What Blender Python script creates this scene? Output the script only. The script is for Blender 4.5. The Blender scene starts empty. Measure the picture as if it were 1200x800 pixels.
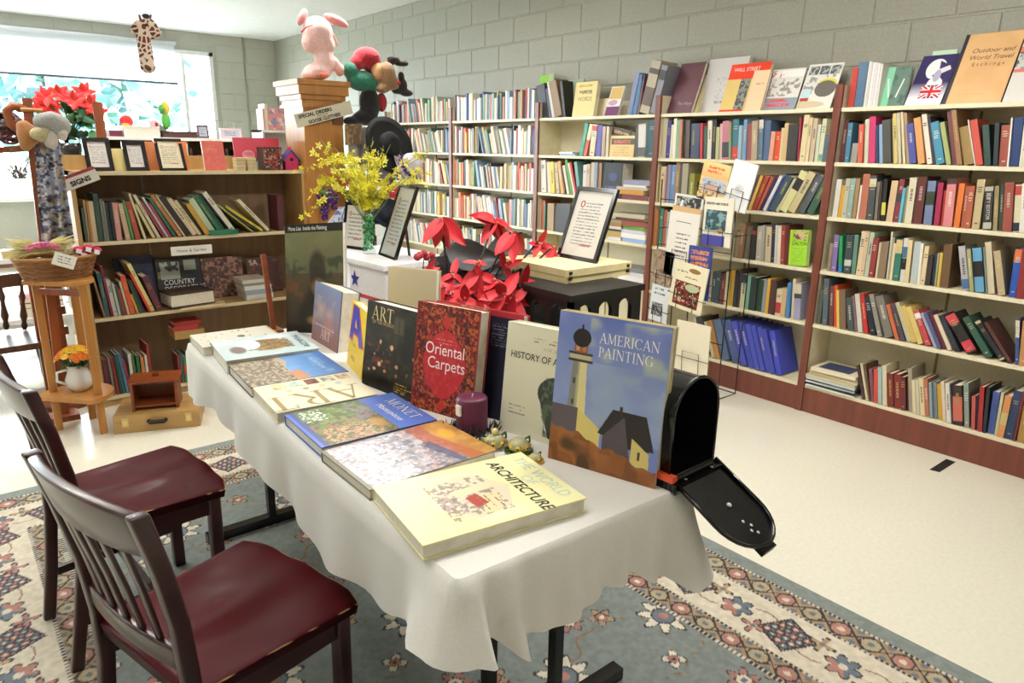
import bpy, math, random
import numpy as np
from mathutils import Matrix, Vector

random.seed(7)
S = bpy.context.scene
COL = S.collection

# ------------------------------------------------------------------ camera
FPX, PITCH, ROLL, HEAD = 820.83, 0.268478, -0.0155865, 0.686790   # focal length in pixels of 1200x800, angles
EYE = np.array([0.0, 0.0, 1.47])
FW = np.array([math.sin(HEAD) * math.cos(PITCH), math.cos(HEAD) * math.cos(PITCH), -math.sin(PITCH)])
RT = np.array([math.cos(HEAD), -math.sin(HEAD), 0.0])
DN = -np.cross(RT, FW)
RT, DN = (math.cos(ROLL) * RT + math.sin(ROLL) * DN, -math.sin(ROLL) * RT + math.cos(ROLL) * DN)
cam_d = bpy.data.cameras.new('camera')
cam_d.sensor_width = 36.0
cam_d.lens = 36.0 * FPX / 1200.0
cam_d.clip_start = 0.02
cam = bpy.data.objects.new('camera', cam_d)
COL.objects.link(cam)
cam.matrix_world = Matrix((
    (RT[0], -DN[0], -FW[0], EYE[0]), (RT[1], -DN[1], -FW[1], EYE[1]),
    (RT[2], -DN[2], -FW[2], EYE[2]), (0, 0, 0, 1)))
S.camera = cam

# ------------------------------------------------------------------ world, light, exposure
S.view_settings.view_transform = 'Standard'
S.view_settings.look = 'None'
S.view_settings.gamma = 1.0
S.view_settings.use_curve_mapping = False
S.view_settings.exposure = 0.0
S.cycles.use_denoising = True
S.cycles.max_bounces = 8
S.cycles.diffuse_bounces = 5
S.cycles.caustics_reflective = False
S.cycles.caustics_refractive = False
S.cycles.sample_clamp_indirect = 6.0

w = bpy.data.worlds.new('sky')
S.world = w
w.use_nodes = True
wn = w.node_tree
bgn = wn.nodes['Background']
bgn.inputs['Color'].default_value = (0.86, 0.94, 1.0, 1)      # bright hazy daylight outside the shop window
bgn.inputs['Strength'].default_value = 35.0


def area(name, loc, size, power, rot=(0, 0, 0), color=(1, 1, 1), portal=False):
    d = bpy.data.lights.new(name, 'AREA')
    d.shape = 'RECTANGLE'
    d.size, d.size_y = size
    d.energy = power
    d.color = color
    if portal:
        d.cycles.is_portal = True
    o = bpy.data.objects.new(name, d)
    o.location = loc
    o.rotation_euler = rot
    COL.objects.link(o)
    return o


area('window_portal', (0.5, 10.5, 1.75), (5.4, 1.8), 1.0, (math.radians(90), 0, 0), portal=True)
LAMPS = [(0.2, -1.3, .28, .2), (2.2, -1.3, .4, .15), (0.2, 1.6, .62, .5), (2.25, 1.6, 2.3, .2), (0.2, 4.4, 1.0, 1.3), (2.25, 4.4, 1.4, .7), (-2.2, 1.6, .3, .4), (-2.2, 4.4, .5, .8), (-1.2, 7.6, .8, 1.6)]
for lx, ly, dn, up in LAMPS:                                    # unseen overhead fluorescents, hung low; uplights added to brighten the ceiling
    area('lamp_light', (lx, ly, 2.615), (1.15, 0.12), 22.0 * dn, color=(1.0, 0.975, 0.93))
    area('ceiling_fill', (lx, ly, 2.705), (1.15, 0.12), 21.0 * up, rot=(math.pi, 0, 0), color=(1.0, 0.975, 0.93))

# ------------------------------------------------------------------ helpers


def P(x, y, ax, val):
    """the point where the sight line through pixel (x, y) meets the plane axis = val"""
    d = (x - 600) / FPX * RT + (y - 400) / FPX * DN + FW
    return EYE + d * (val - EYE[ax]) / d[ax]


def proj(p):
    q = np.asarray(p, float) - EYE
    return 600 + FPX * (q @ RT) / (q @ FW), 400 + FPX * (q @ DN) / (q @ FW)


def lin(c):
    """'rrggbb' (sRGB) to linear rgb"""
    if not isinstance(c, str):
        return tuple(c)
    o = []
    for i in (0, 2, 4):
        v = int(c[i:i + 2], 16) / 255
        o.append(v / 12.92 if v <= 0.04045 else ((v + 0.055) / 1.055) ** 2.4)
    return tuple(o)


def link(o, parent=None, M=None):
    COL.objects.link(o)
    if parent is not None:
        o.parent = parent
    if M is not None:
        o.matrix_local = Matrix(M)
    return o


def tag(o, label, cat, group=None, kind=None):
    if label:
        o['label'] = label
    if cat:
        o['category'] = cat
    if group:
        o['group'] = group
    if kind:
        o['kind'] = kind
    return o


def thing(name, label, cat, M=None, group=None, loc=None, rz=0):
    o = bpy.data.objects.new(name, None)
    o.empty_display_size = 0.05
    if M is None:
        M = Matrix.Translation((0, 0, 0) if loc is None else [float(v) for v in loc]) @ Matrix.Rotation(rz, 4, 'Z')
    link(o, None, M)
    return tag(o, label, cat, group)


def frame(o, x, y, z):
    """4x4 matrix with origin o and axes x, y, z"""
    return Matrix(((x[0], y[0], z[0], o[0]), (x[1], y[1], z[1], o[1]), (x[2], y[2], z[2], o[2]), (0, 0, 0, 1)))


BOXF = ((0, 3, 2, 1), (4, 5, 6, 7), (0, 1, 5, 4), (1, 2, 6, 5), (2, 3, 7, 6), (3, 0, 4, 7))


class MB:
    """collects boxes, tubes, lathes and ellipsoids and links them as ONE mesh"""

    def __init__(s):
        s.v, s.f, s.c, s.sm = [], [], [], []

    def add(s, vs, fs, col='cccccc', M=None, smooth=False):
        n = len(s.v)
        if M is not None:
            vs = [tuple(M @ Vector(p)) for p in vs]
        s.v += [tuple(p) for p in vs]
        s.f += [tuple(i + n for i in q) for q in fs]
        k = lin(col)
        s.c += [k] * len(fs)
        s.sm += [smooth] * len(fs)
        return s

    def box(s, x0, x1, y0, y1, z0, z1, col='cccccc', M=None):
        return s.add([(x0, y0, z0), (x1, y0, z0), (x1, y1, z0), (x0, y1, z0),
                      (x0, y0, z1), (x1, y0, z1), (x1, y1, z1), (x0, y1, z1)], BOXF, col, M)

    def bar(s, a, b, w, h, col='cccccc', up=(0, 0, 1)):
        """a box beam from a to b, w wide and h high"""
        a, b = Vector(a), Vector(b)
        d = (b - a)
        L = d.length
        d.normalize()
        u = Vector(up)
        if abs(d.dot(u)) > 0.98:
            u = Vector((0, 1, 0))
        r = d.cross(u).normalized()
        u = r.cross(d)
        return s.box(-w / 2, w / 2, 0, L, -h / 2, h / 2, col, frame(a, r, d, u))

    def tube(s, pts, r, n=8, col='cccccc', M=None, cap=True):
        pts = [Vector(p) for p in pts]
        rs = r if isinstance(r, (list, tuple)) else [r] * len(pts)
        vs, fs = [], []
        t0 = (pts[1] - pts[0]).normalized()
        u = t0.orthogonal().normalized()
        for i, p in enumerate(pts):
            t = (pts[min(i + 1, len(pts) - 1)] - pts[max(i - 1, 0)]).normalized()
            u = (u - t * u.dot(t)).normalized()
            q = t.cross(u)
            for k in range(n):
                a = 2 * math.pi * k / n
                vs.append(p + (u * math.cos(a) + q * math.sin(a)) * rs[i])
        for i in range(len(pts) - 1):
            for k in range(n):
                a, b = i * n + k, i * n + (k + 1) % n
                fs.append((a, b, b + n, a + n))
        if cap:
            fs.append(tuple(range(n - 1, -1, -1)))
            fs.append(tuple(range(len(vs) - n, len(vs))))
        return s.add(vs, fs, col, M, True)

    def lathe(s, prof, n=20, col='cccccc', M=None, a0=0.0, a1=None):
        vs, fs = [], []
        full = a1 is None
        m = n if full else n + 1
        for r, z in prof:
            for k in range(m):
                a = a0 + (2 * math.pi if full else a1 - a0) * k / n
                vs.append((r * math.cos(a), r * math.sin(a), z))
        for i in range(len(prof) - 1):
            for k in range(n):
                a, b = i * m + k, i * m + (k + 1) % m
                fs.append((a, b, b + m, a + m))
        return s.add(vs, fs, col, M, True)

    def ell(s, c, r, col='cccccc', nu=12, nv=8, M=None):
        r = (r, r, r) if not isinstance(r, (list, tuple)) else r
        vs, fs = [], []
        for j in range(nv + 1):
            t = math.pi * j / nv
            for i in range(nu):
                a = 2 * math.pi * i / nu
                vs.append((c[0] + r[0] * math.sin(t) * math.cos(a), c[1] + r[1] * math.sin(t) * math.sin(a), c[2] + r[2] * math.cos(t)))
        for j in range(nv):
            for i in range(nu):
                a, b = j * nu + i, j * nu + (i + 1) % nu
                fs.append((a, a + nu, b + nu, b))
        return s.add(vs, fs, col, M, True)

    def prism(s, poly, z0, z1, col='cccccc', M=None):
        n = len(poly)
        vs = [(x, y, z0) for x, y in poly] + [(x, y, z1) for x, y in poly]
        fs = [tuple(range(n - 1, -1, -1)), tuple(range(n, 2 * n))] + [(i, (i + 1) % n, n + (i + 1) % n, n + i) for i in range(n)]
        return s.add(vs, fs, col, M)

    def mesh(s, name, m):
        me = bpy.data.meshes.new(name)
        me.from_pydata(s.v, [], s.f)
        at = me.attributes.new('Col', 'FLOAT_COLOR', 'CORNER')
        cnt = [len(q) for q in s.f]
        arr = np.ones((sum(cnt), 4), np.float32)
        arr[:, :3] = np.repeat(np.array(s.c, np.float32), cnt, axis=0)
        at.data.foreach_set('color', arr.ravel())
        me.polygons.foreach_set('use_smooth', s.sm)
        me.materials.append(m)
        return me

    def build(s, name, m, parent=None, M=None):
        return link(bpy.data.objects.new(name, s.mesh(name, m)), parent, M)


# ------------------------------------------------------------------ materials


def new_mat(name):
    m = bpy.data.materials.new(name)
    m.use_nodes = True
    nt = m.node_tree
    return m, nt, nt.nodes['Principled BSDF']


def node(nt, typ, **kw):
    n = nt.nodes.new(typ)
    for k, v in kw.items():
        if k in n.inputs:
            n.inputs[k].default_value = v
        else:
            setattr(n, k, v)
    return n


def paint(name, rough=0.5, var=0.12, scale=60.0, bump=0.0, coat=0.0, metal=0.0, spec=0.5, sheen=0.0):
    """colour comes from the mesh's own Col attribute, varied by noise"""
    m, nt, b = new_mat(name)
    at = node(nt, 'ShaderNodeAttribute', attribute_name='Col')
    tc = node(nt, 'ShaderNodeTexCoord')
    nz = node(nt, 'ShaderNodeTexNoise', Scale=scale, Detail=3.0)
    nt.links.new(tc.outputs['Object'], nz.inputs['Vector'])
    mr = node(nt, 'ShaderNodeMapRange')
    mr.inputs['To Min'].default_value = 1 - var
    mr.inputs['To Max'].default_value = 1 + var
    nt.links.new(nz.outputs['Fac'], mr.inputs['Value'])
    mx = node(nt, 'ShaderNodeVectorMath', operation='SCALE')
    nt.links.new(at.outputs['Color'], mx.inputs[0])
    nt.links.new(mr.outputs['Result'], mx.inputs['Scale'])
    nt.links.new(mx.outputs['Vector'], b.inputs['Base Color'])
    b.inputs['Roughness'].default_value = rough
    b.inputs['Metallic'].default_value = metal
    b.inputs['Coat Weight'].default_value = coat
    b.inputs['Coat Roughness'].default_value = 0.12
    b.inputs['Specular IOR Level'].default_value = spec
    b.inputs['Sheen Weight'].default_value = sheen
    if bump:
        bp = node(nt, 'ShaderNodeBump', Strength=bump, Distance=0.01)
        nt.links.new(nz.outputs['Fac'], bp.inputs['Height'])
        nt.links.new(bp.outputs['Normal'], b.inputs['Normal'])
    return m


def wood(name, c1, c2, scale=3.0, rough=0.4, stretch=(1, 1, 12), coat=0.0):
    m, nt, b = new_mat(name)
    tc = node(nt, 'ShaderNodeTexCoord')
    mp = node(nt, 'ShaderNodeMapping')
    mp.inputs['Scale'].default_value = tuple(12.0 / k for k in stretch)
    nz = node(nt, 'ShaderNodeTexNoise', Scale=scale, Detail=6.0, Distortion=0.6)
    cr = node(nt, 'ShaderNodeValToRGB')
    cr.color_ramp.elements[0].color = (*lin(c1), 1)
    cr.color_ramp.elements[0].position = 0.3
    cr.color_ramp.elements[1].color = (*lin(c2), 1)
    cr.color_ramp.elements[1].position = 0.7
    nt.links.new(tc.outputs['Object'], mp.inputs['Vector'])
    nt.links.new(mp.outputs['Vector'], nz.inputs['Vector'])
    nt.links.new(nz.outputs['Fac'], cr.inputs['Fac'])
    nt.links.new(cr.outputs['Color'], b.inputs['Base Color'])
    b.inputs['Roughness'].default_value = rough
    b.inputs['Coat Weight'].default_value = coat
    b.inputs['Coat Roughness'].default_value = 0.08
    return m


def speckle(name, c1, c2, scale, rough=0.35, bump=0.0, c3=None, scale2=1.2, object_space=True):
    m, nt, b = new_mat(name)
    tc = node(nt, 'ShaderNodeTexCoord')
    nz = node(nt, 'ShaderNodeTexNoise', Scale=scale, Detail=4.0)
    n2 = node(nt, 'ShaderNodeTexNoise', Scale=scale2, Detail=3.0)
    cr = node(nt, 'ShaderNodeValToRGB')
    cr.color_ramp.elements[0].color = (*lin(c1), 1)
    cr.color_ramp.elements[0].position = 0.35
    cr.color_ramp.elements[1].color = (*lin(c2), 1)
    cr.color_ramp.elements[1].position = 0.65
    nt.links.new(tc.outputs['Object'], nz.inputs['Vector'])
    nt.links.new(tc.outputs['Object'], n2.inputs['Vector'])
    nt.links.new(nz.outputs['Fac'], cr.inputs['Fac'])
    mx = node(nt, 'ShaderNodeMix', data_type='RGBA')
    mx.inputs['B'].default_value = (*lin(c3 or c1), 1)
    mr = node(nt, 'ShaderNodeMapRange')
    mr.inputs['From Min'].default_value = 0.45
    mr.inputs['From Max'].default_value = 0.8
    mr.inputs['To Max'].default_value = 0.6
    nt.links.new(n2.outputs['Fac'], mr.inputs['Value'])
    nt.links.new(mr.outputs['Result'], mx.inputs['Factor'])
    nt.links.new(cr.outputs['Color'], mx.inputs['A'])
    nt.links.new(mx.outputs['Result'], b.inputs['Base Color'])
    b.inputs['Roughness'].default_value = rough
    if bump:
        bp = node(nt, 'ShaderNodeBump', Strength=bump, Distance=0.004)
        nt.links.new(nz.outputs['Fac'], bp.inputs['Height'])
        nt.links.new(bp.outputs['Normal'], b.inputs['Normal'])
    return m


M_ = {
    'matt': paint('matt_paint', 0.65), 'cloth': paint('book_cloth', 0.5, 0.1, 120), 'gloss': paint('glossy_print', 0.28, 0.04, 30, spec=0.3),
    'print': paint('flat_print', 0.45, 0.03, 30), 'paper': paint('paper', 0.8, 0.05, 200), 'plush': paint('plush', 0.95, 0.18, 220, 0.35, sheen=0.4),
    'fabric': paint('fabric', 0.9, 0.08, 250, 0.15), 'petal': paint('silk_petal', 0.6, 0.15, 40), 'metal': paint('enamel_metal', 0.3, 0.05, 20),
    'gloss_black': paint('glossy_black_enamel', 0.16, 0.05, 8), 'ceramic': paint('glazed_ceramic', 0.15, 0.03, 12), 'wax': paint('candle_wax', 0.45, 0.06, 30),
    'brass': paint('worn_brass', 0.3, 0.1, 60, metal=0.9), 'leaf': paint('leaf', 0.5, 0.2, 50), 'rugpile': paint('rug_pile', 0.95, 0.10, 400, 0.2),
    'wicker': paint('wicker', 0.6, 0.25, 90, 0.4),
    'case_trim': wood('mahogany_laminate', '5f3022', '7a4030', 2.0, 0.4), 'shelf_cream': speckle('cream_laminate', 'ddd3b4', 'e6dcbf', 30, 0.45),
    'oak': wood('light_oak', 'ab8854', 'bf9d68', 2.5, 0.45, (1, 1, 8)), 'brownback': wood('brown_hardboard', '7a6044', '8a6f50', 2.0, 0.6),
    'pine': wood('honey_pine', 'a06a30', 'b67e3e', 2.0, 0.4, (1, 1, 10)), 'redwood': wood('reddish_wood', '7a3c1a', '964f26', 2.5, 0.4, (1, 1, 8)),
    'orangewood': wood('orange_stained_wood', '6a2e12', '823f1a', 2.5, 0.35, (8, 1, 1)), 'suit': wood('yellow_pine_case', 'a07c46', 'b8935a', 2.0, 0.45, (10, 1, 1)),
    'mahog': wood('dark_mahogany', '240708', '360b0f', 2.0, 0.3, (6, 1, 1), 0.22), 'darkwood': wood('dark_walnut', '3c2214', '54301c', 2.5, 0.35),
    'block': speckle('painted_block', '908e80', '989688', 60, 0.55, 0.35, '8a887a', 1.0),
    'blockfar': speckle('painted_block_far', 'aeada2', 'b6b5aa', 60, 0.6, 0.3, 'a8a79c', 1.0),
    'floor': speckle('vinyl_floor', 'e0dbc9', 'e6e1d0', 60, 0.22, 0.0, 'dcd6c2', 0.7),
    'ceiling': speckle('ceiling_paint', 'f0f0f0', 'f7f7f6', 20, 0.8, 0.05),
    'cotton': speckle('white_tablecloth', 'dcd9d2', 'e4e1da', 300, 0.9, 0.08, 'd8d4cc', 6.0),
    'white': speckle('white_paint', 'e8e8e6', 'f0f0ee', 30, 0.4), 'blackwood': wood('black_stained_wood', '0e0c0b', '161211', 2.5, 0.5),
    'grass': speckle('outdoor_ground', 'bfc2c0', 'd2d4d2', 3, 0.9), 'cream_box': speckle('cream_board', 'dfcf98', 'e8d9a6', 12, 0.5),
}


def page_mat():
    m, nt, b = new_mat('page_edges')
    tc = node(nt, 'ShaderNodeTexCoord')
    nz = node(nt, 'ShaderNodeTexNoise', Scale=500.0, Detail=2.0)
    mp = node(nt, 'ShaderNodeMapping')
    mp.inputs['Scale'].default_value = (1, 0.05, 0.05)
    nt.links.new(tc.outputs['Object'], mp.inputs['Vector'])
    nt.links.new(mp.outputs['Vector'], nz.inputs['Vector'])
    cr = node(nt, 'ShaderNodeValToRGB')
    cr.color_ramp.elements[0].color = (*lin('cfc6b2'), 1)
    cr.color_ramp.elements[0].position = 0.3
    cr.color_ramp.elements[1].color = (*lin('e2dcca'), 1)
    cr.color_ramp.elements[1].position = 0.6
    nt.links.new(nz.outputs['Fac'], cr.inputs['Fac'])
    nt.links.new(cr.outputs['Color'], b.inputs['Base Color'])
    b.inputs['Roughness'].default_value = 0.85
    return m


M_['pages'] = page_mat()


def glass_mat(name, tint, gloss=0.12):
    m, nt, b = new_mat(name)
    out = nt.nodes['Material Output']
    nt.nodes.remove(b)
    tr = node(nt, 'ShaderNodeBsdfTransparent')
    tr.inputs['Color'].default_value = (*tint, 1)
    gl = node(nt, 'ShaderNodeBsdfGlossy', Roughness=0.03)
    lw = node(nt, 'ShaderNodeLayerWeight', Blend=0.15)
    fr = node(nt, 'ShaderNodeMath', operation='POWER')
    fr.inputs[1].default_value = 3.0
    nt.links.new(lw.outputs['Facing'], fr.inputs[0])
    ma = node(nt, 'ShaderNodeMath', operation='MULTIPLY_ADD')
    ma.inputs[1].default_value = 0.7
    ma.inputs[2].default_value = gloss
    mx = node(nt, 'ShaderNodeMixShader')
    nt.links.new(fr.outputs['Value'], ma.inputs[0])
    nt.links.new(ma.outputs['Value'], mx.inputs['Fac'])
    nt.links.new(tr.outputs['BSDF'], mx.inputs[1])
    nt.links.new(gl.outputs['BSDF'], mx.inputs[2])
    nt.links.new(mx.outputs['Shader'], out.inputs['Surface'])
    return m


M_['glass'] = glass_mat('window_glass', (0.97, 0.99, 0.99), 0.02)
M_['vase'] = glass_mat('clear_vase_glass', (0.95, 0.98, 0.97), 0.03)


def blind_mat():
    m, nt, b = new_mat('blind_fabric')
    b.inputs['Base Color'].default_value = (0.9, 0.9, 0.9, 1)
    b.inputs['Roughness'].default_value = 0.9
    tl = node(nt, 'ShaderNodeBsdfTranslucent')
    tl.inputs['Color'].default_value = (0.92, 0.94, 0.96, 1)
    nz = node(nt, 'ShaderNodeTexNoise', Scale=120.0)
    bp = node(nt, 'ShaderNodeBump', Strength=0.1, Distance=0.002)
    nt.links.new(nz.outputs['Fac'], bp.inputs['Height'])
    nt.links.new(bp.outputs['Normal'], tl.inputs['Normal'])
    mx = node(nt, 'ShaderNodeMixShader')
    mx.inputs['Fac'].default_value = 0.6
    nt.links.new(b.outputs['BSDF'], mx.inputs[1])
    nt.links.new(tl.outputs['BSDF'], mx.inputs[2])
    nt.links.new(mx.outputs['Shader'], nt.nodes['Material Output'].inputs['Surface'])
    return m


M_['glazing'] = glass_mat('picture_glass', (0.99, 0.99, 0.99), 0.03)
M_['blind'] = blind_mat()
lm, lnt, lb = new_mat('lit_diffuser')
lb.inputs['Emission Color'].default_value = (1, 0.97, 0.92, 1)
lb.inputs['Emission Strength'].default_value = 3.0
M_['lit'] = lm

# ------------------------------------------------------------------ lettering: queued, turned into meshes in one go at the end
TXT = []


def text(body, size, parent, M, col='111111', name='lettering', align='LEFT', space=1.0, shear=0.0, xs=1.0, bold=0.0, line=0.9):
    cu = bpy.data.curves.new('text', 'FONT')
    cu.body = body
    cu.size = size
    cu.align_x = align
    cu.space_character = space
    cu.space_line = line
    cu.shear = shear
    cu.offset = bold
    cu.resolution_u = 3
    o = bpy.data.objects.new('text', cu)
    COL.objects.link(o)
    TXT.append((o, parent, Matrix(M) @ Matrix.Diagonal((xs, 1, 1, 1)), lin(col), name))


def flush_text():
    bpy.context.view_layer.update()
    dg = bpy.context.evaluated_depsgraph_get()
    done = []
    for o, parent, M, col, name in TXT:
        cov = [c for c in parent.children if c.name.split('.')[0] == 'front_cover']
        parent = cov[0] if cov else parent                     # words printed on a cover belong to the cover
        me = bpy.data.meshes.new_from_object(o.evaluated_get(dg))
        done.append((me, parent, M, col, name))
    for o, *_ in TXT:
        bpy.data.objects.remove(o)
    for me, parent, M, col, name in done:
        me.name = name
        at = me.attributes.new('Col', 'FLOAT_COLOR', 'CORNER')
        a = np.ones((len(me.loops), 4), np.float32)
        a[:, :3] = col
        at.data.foreach_set('color', a.ravel())
        me.materials.clear()
        me.materials.append(M_['print'])
        link(bpy.data.objects.new(name, me), parent, M)


def face_text(x, z, y=-0.0012):
    """text upright on a face that looks along local -y: letters run along +x, rise along +z"""
    return Matrix.Translation((x, y, z)) @ Matrix.Rotation(math.pi / 2, 4, 'X')


# roman capitals with serifs, drawn stroke by stroke (cap height 1)
SERIF = {'A': (.86, [(.10, 0, .43, 1, .05), (.43, 1, .76, 0, .12), (.2, .34, .66, .34, .05)], [], [(.1, 0), (.76, 0)]),
         'M': (1.06, [(.13, 0, .19, 1, .05), (.19, 1, .53, .06, .12), (.53, .06, .88, 1, .05), (.88, 1, .93, 0, .12)], [], [(.13, 0), (.93, 0), (.12, 1), (.95, 1)]),
         'E': (.70, [(.18, 0, .18, 1, .12), (.18, .97, .62, .97, .05), (.18, .52, .5, .52, .05), (.18, .03, .66, .03, .05), (.62, .8, .62, 1, .04), (.66, 0, .66, .2, .04), (.5, .44, .5, .6, .04)], [], [(.18, 0), (.18, 1)]),
         'R': (.78, [(.18, 0, .18, 1, .12), (.36, .5, .74, 0, .12)], [(.3, .74, .25, .24, -90, 90)], [(.18, 0), (.14, 1), (.76, 0)]), 'I': (.38, [(.19, 0, .19, 1, .12)], [], [(.19, 0), (.19, 1)]),
         'C': (.84, [(.76, .7, .76, .95, .04)], [(.47, .5, .40, .48, 42, 318)], []), 'G': (.92, [(.76, .7, .76, .95, .04), (.76, .05, .76, .42, .12)], [(.47, .5, .40, .48, 42, 312)], [(.76, .42)]),
         'N': (.96, [(.15, 0, .15, 1, .05), (.15, 1, .81, 0, .12), (.81, 0, .81, 1, .05)], [], [(.15, 0), (.12, 1), (.81, 1)]), 'P': (.66, [(.18, 0, .18, 1, .12)], [(.28, .73, .28, .25, -90, 90)], [(.18, 0), (.14, 1)]),
         'T': (.78, [(.39, 0, .39, 1, .12), (.06, .97, .72, .97, .05), (.06, .78, .06, 1, .04), (.72, .78, .72, 1, .04)], [], [(.39, 0)]), 'O': (.96, [], [(.48, .5, .41, .48, 0, 360)], []), ' ': (.4, [], [], [])}


def serif(body, size, parent, M, col, xs=1.0):
    m = MB()

    def bar2(x0, y0, x1, y1, t):
        d = math.hypot(x1 - x0, y1 - y0)
        nx, ny = -(y1 - y0) / d * t / 2, (x1 - x0) / d * t / 2
        m.add([(x0 + nx, y0 + ny, 0), (x0 - nx, y0 - ny, 0), (x1 - nx, y1 - ny, 0), (x1 + nx, y1 + ny, 0)], [(0, 1, 2, 3)], col)
    x = 0
    for ch in body:
        w_, bars, arcs, feet = SERIF[ch]
        for b in bars:
            bar2(x + b[0], b[1], x + b[2], b[3], b[4])
        for cx, cy, rx, ry, a0, a1 in arcs:
            n = 14
            for i in range(n):
                p = [math.radians(a0 + (a1 - a0) * k / n) for k in (i, i + 1)]
                q = [(.04 + .09 * abs(math.cos(t))) / 2 for t in p]
                m.add([(x + cx + (rx + s_ * q[k]) * math.cos(p[k]), cy + (ry + s_ * q[k] * .6) * math.sin(p[k]), 0) for k, s_ in ((0, 1), (0, -1), (1, -1), (1, 1))], [(3, 2, 1, 0)], col)
        for fx, fy in feet:
            bar2(x + fx - .14, fy + (.018 if fy == 0 else -.018), x + fx + .14, fy + (.018 if fy == 0 else -.018), .036)
        x += w_ + .06
    cov = [c for c in parent.children if c.name.split('.')[0] == 'front_cover']
    m.build('lettering', M_['print'], cov[0] if cov else parent, Matrix(M) @ Matrix.Diagonal((size * xs, size, 1, 1)))


# ------------------------------------------------------------------ printed pictures: a fine grid of coloured points


def vnoise(nx, ny, cell, rng):
    gx, gy = max(2, int(nx / cell) + 2), max(2, int(ny / cell) + 2)
    g = rng.random((gy, gx))
    x = np.linspace(0, gx - 1.001, nx)
    y = np.linspace(0, gy - 1.001, ny)
    xi, yi = x.astype(int), y.astype(int)
    fx, fy = x - xi, y - yi
    fx, fy = fx * fx * (3 - 2 * fx), (fy * fy * (3 - 2 * fy))[:, None]
    a = g[np.ix_(yi, xi)] * (1 - fx) + g[np.ix_(yi, xi + 1)] * fx
    b = g[np.ix_(yi + 1, xi)] * (1 - fx) + g[np.ix_(yi + 1, xi + 1)] * fx
    return a * (1 - fy) + b * fy


class Cv:
    """a printed sheet w x h metres, painted in 0..1 coordinates (x right, y down)"""

    def __init__(s, w, h, bg, px=0.002, seed=1):
        s.w, s.h = w, h
        s.nx, s.ny = max(3, int(w / px)), max(3, int(h / px))
        s.a = np.tile(np.array(lin(bg)), (s.ny, s.nx, 1))
        s.X, s.Y = np.meshgrid(np.linspace(0, 1, s.nx), np.linspace(0, 1, s.ny))
        s.rng = np.random.default_rng(seed)

    def mix(s, m, col, alpha=1.0):
        m = (np.asarray(m, float) * alpha)[..., None]
        s.a = s.a * (1 - m) + np.array(lin(col)) * m
        return s

    def rect(s, x0, y0, x1, y1, col, alpha=1.0):
        return s.mix((s.X >= x0) & (s.X <= x1) & (s.Y >= y0) & (s.Y <= y1), col, alpha)

    def poly(s, pts, col, alpha=1.0):
        m = np.zeros(s.X.shape, bool)
        n = len(pts)
        for i in range(n):
            (x0, y0), (x1, y1) = pts[i], pts[(i + 1) % n]
            if y0 == y1:
                continue
            c = (s.Y < y0) != (s.Y < y1)
            m ^= c & (s.X < (x1 - x0) * (s.Y - y0) / (y1 - y0) + x0)
        return s.mix(m, col, alpha)

    def ell(s, cx, cy, rx, ry, col, alpha=1.0, soft=0.0):
        d = np.hypot((s.X - cx) / rx, (s.Y - cy) / ry)
        m = np.clip((1 - d) / soft, 0, 1) if soft else (d < 1)
        return s.mix(m, col, alpha)

    def grad(s, y0, y1, c0, c1, x0=0.0, x1=1.0):
        t = np.clip((s.Y - y0) / (y1 - y0), 0, 1)[..., None]
        g = np.array(lin(c0)) * (1 - t) + np.array(lin(c1)) * t
        m = ((s.Y >= y0) & (s.Y <= y1) & (s.X >= x0) & (s.X <= x1))[..., None]
        s.a = np.where(m, g, s.a)
        return s

    def cloud(s, col, cell, thr=0.5, width=0.3, alpha=1.0, box=None):
        n = 0.65 * vnoise(s.nx, s.ny, cell, s.rng) + 0.35 * vnoise(s.nx, s.ny, cell / 2.3, s.rng)
        m = np.clip((n - thr) / width, 0, 1)
        if box:
            m = m * ((s.X >= box[0]) & (s.Y >= box[1]) & (s.X <= box[2]) & (s.Y <= box[3]))
        return s.mix(m, col, alpha)

    def dots(s, n, cols, box=(0, 0, 1, 1), r=(0.01, 0.03), alpha=1.0, asp=None):
        asp = asp or s.w / s.h
        for i in range(n):
            k = s.rng.uniform(*r)
            s.ell(s.rng.uniform(box[0], box[2]), s.rng.uniform(box[1], box[3]), k, k * asp * s.rng.uniform(0.6, 1.4), cols[i % len(cols)], alpha)
        return s

    def lines(s, box, rows, col, fill=0.55, alpha=1.0, cell=2.2):
        """rows of small written marks"""
        x0, y0, x1, y1 = box
        dy = (y1 - y0) / rows
        for k in range(rows):
            n = vnoise(s.nx, s.ny, cell, s.rng)
            m = (s.Y >= y0 + dy * (k + 0.5 - fill / 2)) & (s.Y <= y0 + dy * (k + 0.5 + fill / 2)) & (s.X >= x0) & (s.X <= x1 - s.rng.random() * 0.12)
            s.mix(m & (n > 0.42), col, alpha)
        return s

    def build(s, name, parent, mat='print', M=None, y=-0.0006):
        nx, ny = s.nx, s.ny
        v = np.zeros((ny * nx, 3), np.float32)
        v[:, 0] = (s.X * s.w).ravel()
        v[:, 1] = y
        v[:, 2] = ((1 - s.Y) * s.h).ravel()
        i = (np.arange(ny - 1)[:, None] * nx + np.arange(nx - 1)[None]).ravel()
        f = np.stack([i, i + nx, i + nx + 1, i + 1], 1)
        return grid_mesh(name, v, f, s.a.reshape(-1, 3), M_[mat], parent, M)


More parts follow.
